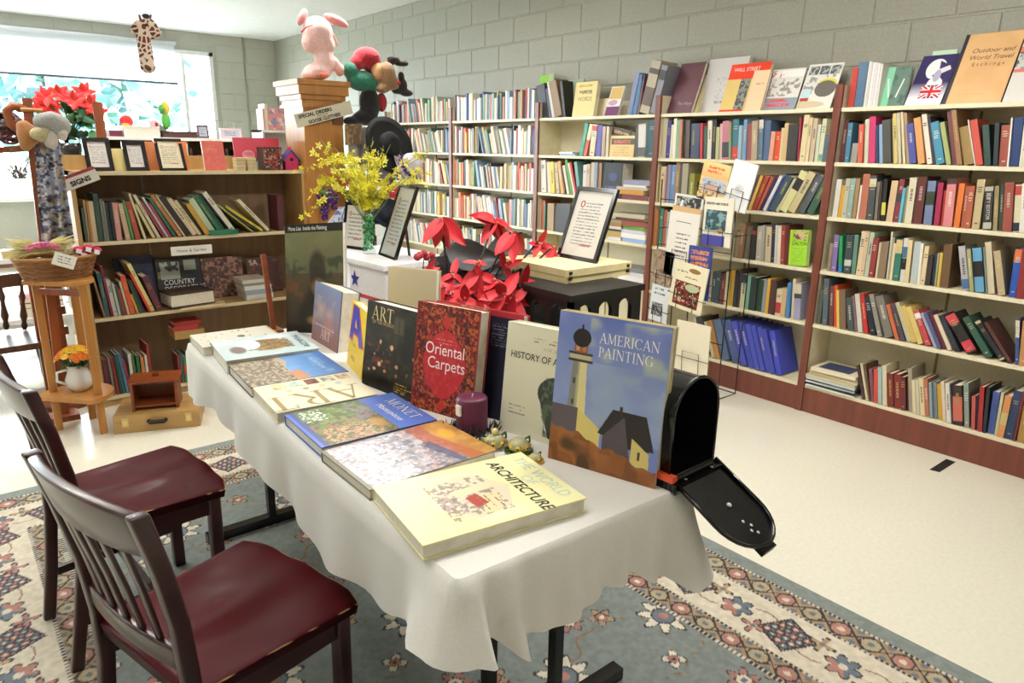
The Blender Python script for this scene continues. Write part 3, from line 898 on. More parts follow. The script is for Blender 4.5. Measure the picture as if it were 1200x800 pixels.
# ------------------------------------------------------------------ books on shelves
# each row: 'left right top colour [top-left x]' in photograph pixels, read on the plane of the spines
ROWS = {
 'A4': '983 988.5 141 5a2022/989.5 995 144 3f7fa0 993/995.5 1003 173 a09a90/1005 1011 147.5 d9593c 999.5/1012 1017 142 d8d3b4 1005/1018 1026 139 d52a68 1010.5/1027 1030 148 1f3f66 1023/1030 1034.5 147 8fb8dc 1025.5/1035 1045.5 142 4d4a42 1031/1046 1048 140 77755f 1040/1048 1052.5 134 d8c067 1044/1053 1057 133 c9bda0 1050/1058 1061 132 e6d3a2 1053/1061.5 1065 133 bf9a78 1056/1066 1075 147 4a4f9c 1058.5/1076 1085 141 e39a55 1064.5/1086 1092.5 136 efe0cc 1075/1093 1096 138 463a4a 1083/1097 1107.5 145 3d8fae 1087.5/1109 1115 144 a9b06a 1101/1115.5 1121 128 7c3f46 1108/1122 1128 128 a3764c 1115/1129 1141 150 a88748 1122/1142 1143.5 141 e6dfd2 1133.5/1144 1153 141.5 d6493a 1137/1154 1162 147 2f4a44 1151.5/1163.5 1169 144 263438 1166/1169.5 1180 147 a64c3b 1173/1180 1182 138 ece6dc 1185/1182 1193 138 1f3a78 1188/1193.5 1203 147 dcd8c0 1199',
 'A3': '975 981 210 d9d6cc 980/981 986 217 e2a21e 985/986 991.5 209 b7b79c 988/991.5 997.5 209 8fa8a0 994.5/997.5 1002 209 a5824f 999.5/1002.5 1005 217 e8e5da 1003/1006 1014.5 204 b9674a 1007.5/1015 1023 206 474c50|d8c9a0:.75:.93 1016.5/1023.5 1027 213 7d7061 1026/1028 1031 212 3a2a22 1030/1032 1036.5 210 1d1c1b|d8d050:.15:.45 1036/1037 1045 211.5 dcb98c 1044/1046 1052 210 8d2d33|2a3a3a:.48:.68 1053/1052.5 1056 220 4fb0cc 1057/1056 1058.5 218 8e9170 1060/1059 1067.5 208 d9d0ad 1065.5/1068 1079 207 642a26 1074/1081 1091 212 7080a8|33402c:.45:.76 1087/1094 1100.5 214 a81c48 1099.5/1101 1104 223 c03a2a 1105/1105 1116 209 dd7f80|4a3030:.88:1 1111/1117 1124 215 ea7422 1124/1125 1130 218 b3573a 1130/1130 1137 218 b85a3c 1135/1138 1147.5 210 c9b382 1145.5/1152 1162 218 33312c|b8b4a4:.02:.17|b8b4a4:.88:.98 1155/1162.5 1168 218 a89468 1165/1169 1173.5 217 3b4428 1172/1174 1185 214 a3483c 1177.5/1186 1193.5 216.5 e0d2ae|c83a30:.78:.97|1f2740:.02:.2 1189.5/1194 1203 215 e9e2d4 1198',
 'A2': '968 972 285 9b8468 972/973 979 275 7f6aa6 972/982 986 277 1f9a55|2a7ac8:.02:.2 976/988 996 275 34434a|c9c8c0:.2:.36 992.5/996 1001 275 5f8a74 998.5/1001.5 1007 270.5 dcc79c 1008/1007 1011.5 271 d8b48c 1013/1011.5 1017 272 b5c7aa 1017/1017.5 1024 279 96302c 1022.5/1024.5 1027 284 dccfa8 1029/1027 1036 283 8d7558 1031.5/1037 1039 271.5 d5d0bd 1043.5/1039 1042 278 9a9478 1045/1042 1045 285 e3cf9d 1047/1045.5 1053 280 2c7a68|d8b880:.66:.98 1051/1053.5 1059 279 d8d8d0|2c84b0:.55:.8|1c1a1c:.28:.54 1059/1060 1065 281 e2c68c 1065.5/1066 1074 283 b7c3c2 1071.5/1074.5 1078 285 e8e0d0 1079/1078 1083.5 288 e1c796 1084/1084 1090 300 3c332e 1088/1090 1094.5 297 2c3446 1093.5/1095 1097 296 a0a584 1099/1097.5 1101 296 d9b63c 1102/1101 1111 286 6f4f30 1105/1127 1135.5 289 b6b3b4|4a70a0:.03:.25 1122/1137 1142 292 a8a66c 1133/1142.5 1154 291 5fa3d0|1e1c1c:.35:.7 1139/1155 1157 290 7d8a78 1151.5/1157 1165 284 d3c6a6 1153/1169 1178 294.5 bfa77f 1163/1181 1189.5 291 2350b4|ee7438:.72:.98 1189.5/1190.5 1200 291 8e2420 1197',
 'A1': '956 961 340 5d5f52 960/963 969 326 51626e 962/970 975 335 6c423e 969/976 980 334.5 e2431f 972/981 984 340 e3c44a 977/984.5 992 340 7d5f48 980.5/994 1001.5 349 465450 988.5/1002 1005 347 7d5a66 994/1005 1011 345 d2ccb8 997/1012 1017.5 346 cf2420 1002/1020 1027 349 1f2735 1008/1029 1035 346 8a8577 1014/1037 1048 348 7b756b 1023/1049 1054 357.5 d2653a 1037/1055 1061 358 4d4257 1042.5/1062 1068 356 c4be94 1045/1068 1075 360 d8b35c 1052/1075.5 1083 361 dfc16a 1058/1084 1092 366 d04048|f0e8e0:.76:.92 1065.5/1094 1099 368 a3a9c0 1076/1099 1104.5 368 5a5a8c 1080/1105 1110 369 7a2c34 1085/1110 1116 371 e2d2b4 1089/1118 1126 372 2f333b 1095/1133 1149 371 2a2522|d84048:.75:.99|d83848:.04:.3 1106.5/1155 1166 373 2f5a48 1127.5/1172 1181 377 252730|c8b480:.93:.99|c8b480:.02:.06 1142/1182 1188 378 5d2f2a 1153/1189 1193.5 374.5 34508f|ddd0b8:.6:.98 1190/1194 1203 376 c88a50 1199',
 'A0': '1011 1014.5 428 4d2a2a 1004/1015 1018 426 d8c8a0 1008/1018 1020 427 6d4a30 1013/1020 1024 432 7c4458 1018/1024 1029 432 d8442c 1024/1029.5 1034 430 9fbcc0 1027/1034.5 1040 428 d8caa6 1031.5/1040 1048 437 7d2622 1036.5/1048 1056 438 86221f 1044/1056 1062 441 6a2326 1052/1062 1064 441 3d2228 1058.5/1064.5 1069.5 431 a0937f 1060.5/1070 1074 445 e0cf9e 1068/1074 1078 445 c9c3ae 1072/1078.5 1084 443 e5cd98 1075/1084 1089 444 b96a50 1082/1090 1093.5 448 8f9c9c 1088.5/1093.5 1098 448 6f8594 1091/1098.5 1104.5 450 d3a422 1094/1105 1109 447 d9c4b4 1100/1109 1114.5 449 e4dac2 1107/1115 1117 451 50566a 1112/1117.5 1129 451 3b2728|c8604c:.1:.72 1116.5/1130 1136 449 849488 1129/1138 1142.5 464 bf5048 1139/1143 1145 464 2a3048 1144/1145.5 1151 453 b02228 1148.5/1151.5 1155.5 453 22282c 1157/1156 1164 459 42549f 1163/1164.5 1168 460 c4c59a 1173/1168 1176 463 d98a4a|c8b070:.3:.6 1178/1176 1186 457 243e66 1187/1187 1190 459 7a2024 1196/1191 1203 460 b3893c 1200',
 'B4': '773 778.5 138 dcd3ac 777/778.5 783 142 3c2f86 782.5/783.5 787 146 d5cfaf 787/788 791.5 139 ece3c8 790/791.5 795 141 7ab08a 793/795 798 140 c8805c 797/799 802 141 24231f 800/802 807 141 57483c 803.5/808 814 145 43506a 809.5/814 819 145 3e4c66 815.5/820 823 144.5 c02434 821/823 826.5 148 4d6f66 824/827 832 141.5 e5dcc0 828.5/832 837 140 1c1a18 834/837 841 149 bdbb7e 838/842 845 145 d8a9a0 843/845 853 142 c8707e|3a4048:.05:.45 846/854 856.5 143 8a9a6c 854.5/857 864 140 2f6f7f|d84038:.02:.32 859/864 868 147 8fb7cc 866/868 870 148 7c7c78 869/870 874 140.5 6f97c4 871.5/875 880 145 9c4a42 876/880 887 142 b09a7e 881/887 892 140 5c7a94|e8d8c4:.78:.99 889/892.5 899.5 141 4a6488 895.5/900 905 154 e09a7c 903/905.5 911 154 ee4a20 908/911 914.5 150 dcbf8c 913/914.5 920 144.5 d9b878 916/920.5 926 146 3a302e 922/926 933 146 2f2f2f 927/934 936 138 a8243c 937/936.5 943 134.5 e0cc98 942/943 947 138 dcc492 946/947 952 139 d2b79a 950/953 957 146 cbd0b4 956/957 962 139 d8d8ac|7ab07c:.02:.18 963/962.5 968 158 4f6470 967',
 'B3': '766 770 195 bfa276/771 777 195 d9cf92/777 779 195 c88a88/779 783 193 8a8fae/783 788 193 6088b8/788 793 190 9a7450/793 796 190 4a4238/797 804 190 a59c80 794/806 812 203 8d8a2c/873 876.5 206 3b3540 886/876.5 880 206 d9a33c 891/880 885 207 b04030 896/885 889 208 c24a36 902/889 893 209 3c2848 907/893 897 207 d5d5e0 913/897 900 205 2a3a90 919/900 908 208 3c5458 921/909 913 210 c2b68c 931/914 923 202 d8d28c|2a2a28:.55:.82 938/923 932 203 cbb985 947/933 942 207 5a6066 957/944 953 212 34604a 962',
 'B2': '765 769 246 c87a3c/769.5 774 244 3f8a68/774.5 778 246 b04a34/778.5 784 248 a0a4a0/785 795 246 8a6a50/858 861 270 8a7c54 862/861 864 271 b09468 862/864 870 261 a67a58 864/871 875 266 8f9a84 869/875 878 264 6f5a4c 873/879 883.5 262 2d2424|a83828:.7:.8 876/884 890.5 265 b5ac94 882/891 894.5 264 9c9a92 889/895 902 266 d3bd94 892.5/902 907 263 2a2e48 900/907 910 264 c8c4b4 904/910 914 265 e2d2b8 906/914 918.5 264.5 a03a2c 909.5/918.5 922.5 265 6e1f20 914',
 'B1': '832 837 318 3e5058 835/837 842 317 38525a 840/842 848 320 7d3a3c 845/846 850 318 dccf9e 850.5/850.5 856 316 e0ab24 854.5/857 862 316 26282e 858.5/862 864.5 316 4a2c2c 863.5/864.5 871 321 c7c79a|1e2a3c:.75:1 867/871 875 323 7cc0a2 874.5/875 883 324 263430 878/883 890 327 2e4a34 885.5/890 894 327 8d94a0 890/895 898.5 326 e8a91c 896/899 904 328 5c3030 899/904 907 330 43302a 903/907.5 914 338 e0c8a0|c83030:.1:.5 906/914 920 337 cfae78 914/921 925 331 3a7cbc 923/926 929.5 327 e2cf9f 928.5/930 938 331 9c98b8|d8c8a8:.72:.96|3c4038:.58:.7 931.5',
 'B0': '810 816 385 3c94b8 808/818 821 372 dcd8d0 810/821 830 373 544a44 812/834 838 377 c4b184 825/838 844 376 b97a3c 828/846 856 375 52688e 835/858 868 376 4a5a94 846/869 876.5 377 444ec0 857/877.5 884 378 414cba 865/884.5 891 380 444fc4 873/891.5 897 382 3f4abb 880/897.5 903 384 434ec0 886/903.5 909 386 3e48b8 892/909.5 916 388 3b46c8 901',
 'C4': '678 682 145 2f9d86 685/682 686 146 c85038|e8d8b0:.5:1 690/690 696 146 e2d5b4|c84030:.8:.95 693/698 703 147 5a50b4 699/704 708 148 b8a088/709 712 148 d8ccb0/743 746 146 4a4440/747 756 146 d8d4cc|5a5450:.02:.3 745/757 767 141 2c5a66',
 'C3': '634 640 188 e4e0d6 633/641 644.5 190 e2d0a8 639/645 650 190 e8c832 643/651 655 191 c8b090 647/656 660 191 e8a840 648/661 663 192 6a3a28 654/664 667 195 e0d8c0 657/667 670.5 188 5d9a3c 659/671 674 192 e6e0d2 663/674.5 677 192 b8202c 666/677.5 681 190 6aa098 673/682 686 193 d8d8d4/686.5 691 192 c8a88c/691.5 696 190 c0b4a4/696.5 699 190 8a98b4/699.5 703 191 a8805c',
 'C2': '631 633 233 c0a478/633.5 637 235 b04a30/637.5 639 238 3a6a50/640 648 238 a88a60/649 651 240 5a3a38/652 668 238 4a4a4e',
 'L2': '101 104 244 46604c 96/104.5 107 235 c2a878 97.5/107 110 236 b5773a 100.5/110 116 236 d8c79c 103/116 122 227 2f4c40 107.5/123 126.5 233 6e7058 116/127 129 236 8a8c78 120/129 133 238 22343a 122/133 137 237 26241f 127/137 143.5 238 c98a85 129/148 154 239 c4a67e 137/155 158 236 3f8a45 140.5/159 165.5 237 a8402a 144/169 172 228 cdbd92 146/179.5 183.5 241 d2c284 155.5/185 189 230 cfc6a0 153/192 196 237 8c2f40 163/196 199 232 c4c0c0 166/199 202 240 a02c48 170/204 208 233 1f6a50 174/210 215 230 b06a30 176.5/216 218.5 229 d0c0a0 182/219 226 231 2a2019 186/227 233.5 235 ddc49c 195.5/233.5 238 237 d9c48e 203/238 241 232 2c2428 207/241 247.5 240 c8922c 217/248 256 235 b5c79c 220/258 263 231 2c6a4c 227/263 268 230 174f3a 231/273 279.5 227 d8d2c0 237/296 299 241 9a9a48 254/302 305 241 3a382c 258/308 313 244 d6c42a 264/314 319 236 e0d4b8 279/327 333 229 5a1c28',
 'L1': '122 124.5 326 8a6a48 108/124.5 130 320 2c5c62 113/131 134 312 7c1c34 115/134 139 329 c8c8c0 122/139 142 332 a8b0a4 127.5/142 145 335 2f4c3c 131/145.5 149 340 a83028 136/150 153 331 d5c6a2 136/153 159 324 d44a24 138/161 164 346 dcb440 152/165 168 330 1f5038 149/168 171 331 2c2a2c 150/175 178 323 d4301e 152/178 183 311 e2d47c 147.5/184 192 325 5c2230 166',
 'L0': '120 123 425 5c2430/123.5 126 424 4a3c34/126.5 130 423 7c2c30 117/131 134 424 3c3a3c 119/134.5 137 421 b8a894 122/137.5 141 420 8c3030 125/141.5 144 420 2c3c34 128/144.5 148 417 2c6a70 132/148.5 152 416 3f7ca0 135/152.5 155 422 a83038 143/155.5 159 415 d8d4c8 148/160 163 416 3f7a48 152/164 168 417 2c6a3c 158/169 173 418 c8783c 164/174 177 416 d8d0b8 170/178 181 404 a02c28 172/211 214 416 7c2430/214.5 217 414 3c6a5c/217.5 222 418 2f8a48|c83830:.3:.7/222.5 225.5 414 3a5a44/226 229.5 414 b03034/230 232 417 d8ccb4/232.5 236 420 2c2a2c',
}


def fade(h):
    """shelf-worn cloth: a little greyer than the swatch"""
    c = [int(h[i:i + 2], 16) for i in (0, 2, 4)]
    g = sum(c) / 3
    return ''.join('%02x' % max(0, min(255, round((v * .86 + g * .14) * .96))) for v in c)


NAMED = [('white', 'ece8e0'), ('ivory', 'ddd6bc'), ('cream', 'e0cc98'), ('peach', 'dcb48c'), ('tan', 'c0a276'), ('brown', '7d5f42'), ('chestnut', '9a6a42'), ('taupe', '8d8272'),
         ('grey', '9c9a94'), ('charcoal', '47484a'), ('black', '221f1e'), ('maroon', '5f2626'), ('crimson', 'a8243c'), ('red', 'cc3424'), ('rust', 'a8503a'), ('pink', 'd08080'), ('magenta', 'c02860'),
         ('orange', 'e08038'), ('mustard', 'd0a02c'), ('yellow', 'ddc850'), ('olive', '8e8c50'), ('lime', 'a0c848'), ('green', '3c8a50'), ('dark green', '2c5040'), ('sage', '9cac8c'), ('teal', '3c7078'), ('mint', '7cc0a2'),
         ('cyan', '48a0c4'), ('pale blue', '98b8cc'), ('blue', '3c50b4'), ('slate', '52647c'), ('navy', '263450'), ('purple', '503c88'), ('lavender', '9890b8'), ('mauve', '86606c')]


def cname(h):
    def lab(x):
        r, g, b = (int(x[i:i + 2], 16) for i in (0, 2, 4))
        return np.array([0.5 * (r + g + b) / 1.5, 1.3 * (r - g), 0.9 * (g - b), 0.4 * r])
    v = lab(h)
    return min(NAMED, key=lambda n: np.abs(lab(n[1]) - v).sum())[0]


def on_line(x, z, ax, val):
    """point of the horizontal line (axis = val, height z) that is seen at pixel column x"""
    o = [0, 0, 0]
    lo, hi = (-2.0, 12.0)
    f = (lambda t: proj((val, t, z))[0]) if ax == 0 else (lambda t: proj((t, val, z))[0])
    if ax == 0:
        lo, hi = 0.15, 12.0
    else:
        lo, hi = -1.0, 8.0
    up = f(hi) > f(lo)
    for _ in range(50):
        m = (lo + hi) / 2
        if (f(m) < x) == up:
            lo = m
        else:
            hi = m
    return lo


SPEC = []                                                    # every shelf book before it is built
for key, row in ROWS.items():
    c, si = key[0], int(key[1])
    ax, val = (1, LY + 0.012) if c == 'L' else (0, XF + 0.012)
    zs = LSH[si] if c == 'L' else SHELF[si]
    wallname = 'oak bookcase' if c == 'L' else CASES[c][1]
    shn = (['bottom shelf', 'lower shelf', 'upper shelf', 'top'][si]) if c == 'L' else SHN[si]
    order = []
    for it in row.split('/'):
        q = it.split()
        x0, x1, yt = float(q[0]), float(q[1]), float(q[2])
        cols = [fade(k[:6]) + k[6:] for k in q[3].split('|')]
        s0, s1 = on_line(x0, zs, ax, val), on_line(x1, zs, ax, val)
        u0, wd = (-s0, s0 - s1) if ax == 0 else (s0, s1 - s0)          # u runs to the right along the shelf
        if len(q) > 4:
            p = P(float(q[4]), yt, ax, val)
            du = (-p[1] if ax == 0 else p[0]) - u0
            dz = p[2] - zs
        else:
            lo, hi = zs, zs + 0.6
            b3 = (lambda z: (val, s0, z)) if ax == 0 else (lambda z: (s0, val, z))
            for _ in range(40):
                m = (lo + hi) / 2
                lo, hi = (m, hi) if proj(b3(m))[1] > yt else (lo, m)
            du, dz = 0.0, lo - zs
        ang = math.atan2(du, dz)
        if abs(ang) < 0.03:
            ang = 0.0
        h = math.hypot(du, dz)
        nxt = SHELF[si + 1] if c != 'L' and si < 5 else (LSH[si + 1] if c == 'L' else 9)
        t = max(0.004, wd * math.cos(ang) * 0.95)
        h = max(0.1, min(h, (nxt - 0.025 - zs - abs(math.sin(ang)) * t) / max(0.5, math.cos(ang))))
        d = min(0.215 if c != 'L' else 0.26, max(0.10, h * 0.72))
        SPEC.append(dict(case=c, si=si, u=u0, w=wd, t=t, h=h, d=d, a=ang, z=zs, val=val + random.uniform(-0.006, 0.012), ax=ax, cols=cols, area=(x1 - x0) * abs(dz) * 300, row=key,
                         where=f'{shn} of the {wallname}', bright=sum(lin(cols[0]))))
        order.append(SPEC[-1])
    prev = None
    for s in order:                                          # keep neighbours from cutting into each other
        if prev is not None:
            t_prev = prev['u'] + prev['h'] * math.sin(prev['a']) + prev['t'] * math.cos(prev['a'])
            b_prev = prev['u'] + prev['w']
            s['u'] = max(s['u'], b_prev + 0.0005)
            zc = min(prev['h'] * math.cos(prev['a']), s['h'] * math.cos(s['a']))
            over = (b_prev + zc * math.tan(prev['a'])) - (s['u'] + zc * math.tan(s['a']))
            if over > 0:
                s['a'] = math.atan(math.tan(s['a']) + over / max(zc, 0.05)) if over < 0.09 else prev['a']
        if s['a'] < -0.01 and prev is None:
            pass
        prev = s

FARPAL = ['ece8e0', 'e4dccc', 'dcd0b4', 'e8e0d0', 'd8c8a8', 'e6e2dc', 'c8b898', 'cfc4b4', '8a8a88', '4a4e58', 'e8e4dc', 'd8cdb4', 'b85a50', 'c88a80', '5a6890', '8aa0b4', 'd8b860', '7a9a80', 'e0d0b0', '3a3f50', 'b8b4a8', 'd06a48', '486a5c', 'e8dcd0', '8a3030', '3c5a8c', 'c8c0a0', 'a87850']
rf = random.Random(11)
for c, y0, y1 in (('D', 4.41, 5.54), ('E', 5.62, 6.72)):
    for si in (1, 2, 3, 4, 5):
        u = -y1
        run = 0.0
        ang = 0.0
        while u < -y0 - 0.02:
            if run <= 0:
                ang = rf.choice([0, 0, 0, -0.22, 0.0, -0.3]) if u > -y1 + 0.15 else 0.0
                run = rf.uniform(0.2, 0.4)
                if ang < 0:
                    u += 0.05
            t = rf.uniform(0.014, 0.034)
            h = rf.uniform(0.17, 0.235)
            if u + t / math.cos(ang) > -y0:
                break
            SPEC.append(dict(case=c, si=si, u=u, w=t / math.cos(ang), t=t * 0.96, h=h, d=0.16, a=ang, z=SHELF[si], val=XF + rf.uniform(0.005, 0.03), ax=0,
                             cols=[rf.choice(FARPAL)], area=1.0, row=c + str(si), where=f'{SHN[si]} of the {CASES[c][1]}', bright=1))
            u += t / math.cos(ang) + 0.0006
            run -= t


def book_matrix(s):
    """local frame of a shelf book: x along the shelf, y into it, z up"""
    R = Matrix.Rotation(s['a'], 4, 'Y')
    lift = s['t'] * math.sin(s['a']) if s['a'] > 0 else 0.0
    B = frame((s['val'], 0, 0), (0, -1, 0), (1, 0, 0), (0, 0, 1)) if s['ax'] == 0 else frame((0, s['val'], 0), (1, 0, 0), (0, 1, 0), (0, 0, 1))
    return B @ Matrix.Translation((s['u'], 0, s['z'] + lift + 0.0004)) @ R


def cover_boxes(m, t, h, d, col, M=None):
    b = min(0.0028, t * 0.22)
    m.box(0, b, 0, d, 0, h, col, M).box(t - b, t, 0, d, 0, h, col, M).box(b, t - b, 0, b, 0, h, col, M)
    return b


def page_box(m, t, h, d, b, col='e2d8c0', M=None):
    m.box(b, t - b, b, d - 0.004, 0.003, h - 0.004, col, M)


SPEC.sort(key=lambda s: -s['area'])
N_SINGLE = 215
single = SPEC[:N_SINGLE]
# who stands beside whom, for the labels
byrow = {}
for s in SPEC:
    byrow.setdefault(s['row'], []).append(s)
for r in byrow.values():
    r.sort(key=lambda s: s['u'])
    for i, s in enumerate(r):
        s['i'] = i
        s['n'] = cname(s['cols'][0])
        s['lft'] = cname(r[i - 1]['cols'][0]) if i else None
        s['rgt'] = cname(r[i + 1]['cols'][0]) if i + 1 < len(r) else None
ORD = ['first', 'second', 'third', 'fourth', 'fifth', 'sixth', 'seventh', 'eighth', 'ninth', 'tenth', 'eleventh', 'twelfth', 'thirteenth', 'fourteenth', 'fifteenth', 'sixteenth', 'seventeenth', 'eighteenth']


def size_word(s):
    a = 'thick' if s['t'] > 0.036 else ('thin' if s['t'] < 0.013 else ('slim' if s['t'] < 0.019 else ''))
    b = 'tall' if s['h'] > 0.25 else ('short' if s['h'] < 0.185 else '')
    return ' '.join(x for x in (b, a) if x)


def first_label(s):
    lead = (size_word(s) + ' ' + s['n']).strip()
    if s['lft'] and s['rgt']:
        mid = f"between {s['lft']} and {s['rgt']} ones"
    elif s['rgt']:
        mid = f"left of a {s['rgt']} one"
    else:
        mid = f"right of a {s['lft']} one"
    return f"{lead} book {mid}, {s['where'].replace(' of the ', ', ')}"


cnt = {}
for s in single:
    s['lab'] = first_label(s)
    cnt[s['lab']] = cnt.get(s['lab'], 0) + 1
for s in single:
    if cnt[s['lab']] > 1 or len(s['lab'].split()) > 16:
        same = [q for q in byrow[s['row']] if q['n'] == s['n']]
        k = same.index(s)
        if len(same) == 1:
            s['lab'] = f"only {s['n']} book on the {s['where']}"
        else:
            s['lab'] = f"{ORD[k]} {s['n']} book from the left on the {s['where']}"
for s in single:
    t, h, d = s['t'], s['h'], s['d']
    col = s['cols'][0]
    mb = MB()
    b = cover_boxes(mb, t, h, d, col)
    o = mb.build('book', M_['cloth'], None, book_matrix(s))
    tag(o, s['lab'], 'book', 'books on the ' + s['where'])
    pg = MB()
    page_box(pg, t, h, d, b)
    pg.build('pages', M_['paper'], o)
    e = 0.0006
    if len(s['cols']) > 1:
        for q in s['cols'][1:]:
            c2, z0, z1 = q.split(':')
            MB().box(-e * 0.6, t + e * 0.6, -e, 0.004, h * float(z0), h * float(z1), c2).build('spine_band', M_['cloth'], o)
    if t > 0.011 and random.random() < 0.62:                   # the printed title on the spine: too small in the photograph to read
        k = MB()
        ink = random.choice(['2a2622', '4a2a20', '20304a']) if s['bright'] > 1.1 else random.choice(['d8c890', 'e8e4d8', 'c8a850', 'e0dcd0'])
        ink = ''.join('%02x' % round(int(ink[i:i + 2], 16) * .66 + int(col[i:i + 2], 16) * .34) for i in (0, 2, 4))
        if random.random() < 0.55:
            z = h * random.uniform(0.72, 0.82)
            for i in range(random.randint(5, 9)):
                l = random.uniform(0.004, 0.011)
                if z - l < h * 0.3:
                    break
                k.box(t * 0.34, t * 0.66, -e * 1.3, 0, z - l, z, ink)
                z -= l + random.uniform(0.002, 0.005)
        else:
            z = h * random.uniform(0.78, 0.86)
            for i in range(random.randint(2, 4)):
                k.box(t * random.uniform(0.15, 0.25), t * random.uniform(0.7, 0.85), -e * 1.3, 0, z - 0.005, z, ink)
                z -= random.uniform(0.009, 0.014)
            k.box(t * 0.3, t * 0.7, -e * 1.3, 0, h * 0.1, h * 0.1 + 0.006, ink)
        if k.v:
            k.build('spine_title', M_['print'], o)['kind'] = 'stuff'
    s['obj'] = o
def spine_text(key, lo, hi, body, size, col, xs=1.0, up=False):
    """words running down (or up) the spine of the book whose left edge was read between lo and hi"""
    for s in single:
        if s['row'] == key and lo <= proj((s['val'], -s['u'], s['z']) if s['ax'] == 0 else (s['u'], s['val'], s['z']))[0] <= hi:
            M = Matrix.Translation((s['t'] * 0.32, -0.0016, s['h'] * 0.82)) @ Matrix.Rotation(math.pi / 2, 4, 'X') @ Matrix.Rotation(-math.pi / 2, 4, 'Z')
            text(body, size, s['obj'], M, col, 'spine_lettering', xs=xs)
            return


STUFF = MB()


spine_text('A3', 1151, 1153, 'CITY EDITOR', 0.020, 'd8d0c0')

# ------------------------------------------------------------------ books shown face out, and books lying flat


def dbook(label, w_, h, t, M, col, cv=None, group=None, mat='gloss', name='book', cat='book', edge='e2dac6', inset=True):
    """a book whose front cover lies in local y = 0 and looks along -y; x right from the spine, z up"""
    b = 0.003
    m = MB()
    m.box(0, w_, 0, b, 0, h, col).box(0, w_, t - b, t, 0, h, col).box(0, b, b, t - b, 0, h, col)
    o = m.build(name, M_['cloth'], None, M)
    tag(o, label, cat, group)
    k = 0.004 if inset else 0.0005
    MB().box(b, w_ - k, b, t - b, k * 0.7, h - k, edge).build('pages', M_['pages'], o)
    if cv is not None:
        cv.build('front_cover', o, mat)
    return o


def find_h(bl, axis_up, ytop, hi=1.0):
    lo = 0.02
    for _ in range(40):
        m = (lo + hi) / 2
        if proj(np.asarray(bl) + np.asarray(axis_up) * m)[1] > ytop:
            lo = m
        else:
            hi = m
    return lo


def face_at(ax, val, z, xl, xr, ytop, lean=10, tilt=0):
    """matrix, width, height of a face-out thing standing on a shelf line"""
    sl, sr = on_line(xl, z, ax, val), on_line(xr, z, ax, val)
    if ax == 0:
        o, x, y = (val, sl, z + 0.0005), (0, -1, 0), (1, 0, 0)
    else:
        o, x, y = (sl, val, z + 0.0005), (1, 0, 0), (0, 1, 0)
    M = frame(o, x, y, (0, 0, 1)) @ Matrix.Rotation(-math.radians(lean), 4, 'X') @ Matrix.Rotation(math.radians(tilt), 4, 'Y')
    up = np.array(M.to_3x3() @ Vector((0, 0, 1)))
    return M, abs(sl - sr), find_h(o, up, ytop)


def stand_at(bl, br, z, ytop, lean=8, dx=0.0):
    a, b = P(*bl, 2, z), P(*br, 2, z)
    x = (b - a)
    w_ = np.linalg.norm(x)
    x = x / w_
    y = np.cross((0, 0, 1), x)
    M = frame(a + y * dx, x, y, (0, 0, 1)) @ Matrix.Rotation(-math.radians(lean), 4, 'X')
    up = np.array(M.to_3x3() @ Vector((0, 0, 1)))
    return M, w_, find_h(a + y * dx, up, ytop)


def flat(c, uR, z, t, h, d, col, label, group, dy=0.02, rot=0.0, edge='e2d8c0', band=None):
    """a closed book lying on a shelf, spine to the front; uR is its right end along the shelf"""
    if c == 'L':
        o, y, x3 = Vector((uR, LY + dy, z)), (0, 1, 0), (-1, 0, 0)
    else:
        o, y, x3 = Vector((XF + dy, -uR, z)), (1, 0, 0), (0, 1, 0)
    M = frame(o, (0, 0, 1), y, x3) @ Matrix.Rotation(rot, 4, 'X')
    m = MB()
    b = cover_boxes(m, t, h, d, col)
    o = m.build('book', M_['cloth'], None, M)
    tag(o, label, 'book', group)
    k = MB()
    page_box(k, t, h, d, b, edge)
    k.build('pages', M_['paper'], o)
    if band:
        MB().box(-0.0003, t + 0.0003, -0.0006, 0.003, h * 0.25, h * 0.75, band).build('spine_band', M_['cloth'], o)
    return o


def pile(c, uR, z, items, where, group):
    for i, (t, h, d, col, du, lab) in enumerate(items):
        flat(c, uR + du, z + 0.0005, t, h, d, col, lab, group, rot=random.uniform(-0.05, 0.05), dy=0.025 + random.random() * 0.01)
        z += t + 0.0008


u_of = lambda x, si, c='w': -on_line(x, SHELF[si], 0, XF + 0.02)
# pile of magazines at the left end of the nearest bookcase's bottom shelf
uR = u_of(1004, 0)
hs = [('dce0da', .007, 'white'), ('1e2c38', .012, 'navy'), ('d8d6d0', .009, 'pale grey'), ('26303a', .010, 'charcoal'), ('b8c4c2', .014, 'pale blue'), ('c8b894', .013, 'buff'), ('d8ccac', .016, 'cream'), ('c8b488', .010, 'tan'), ('e0d6ba', .02, 'ivory')]
z = SHELF[0] + 0.0005
for i, (col, t, cn) in enumerate(hs):
    pos = 'at the bottom' if i == 0 else ('topmost' if i == 8 else ORD[i] + ' from the bottom')
    o = flat('A', uR - 0.004 * (i % 3), z, t, 0.285 - 0.008 * (i > 5) - 0.02 * (i == 8), 0.205, col, f'{cn} magazine {pos} in the pile in the nearest bookcase', 'magazines piled on the bottom shelf', dy=-0.012 + 0.006 * (i % 4), rot=random.uniform(-0.03, 0.03))
    o.name = 'magazine'
    o['category'] = 'magazine'
    if i == 8:
        MB().box(t, t + 0.0006, 0.03, 0.17, 0.05, 0.23, '3a4468').build('cover_print', M_['print'], o)
    z += t + 0.0008

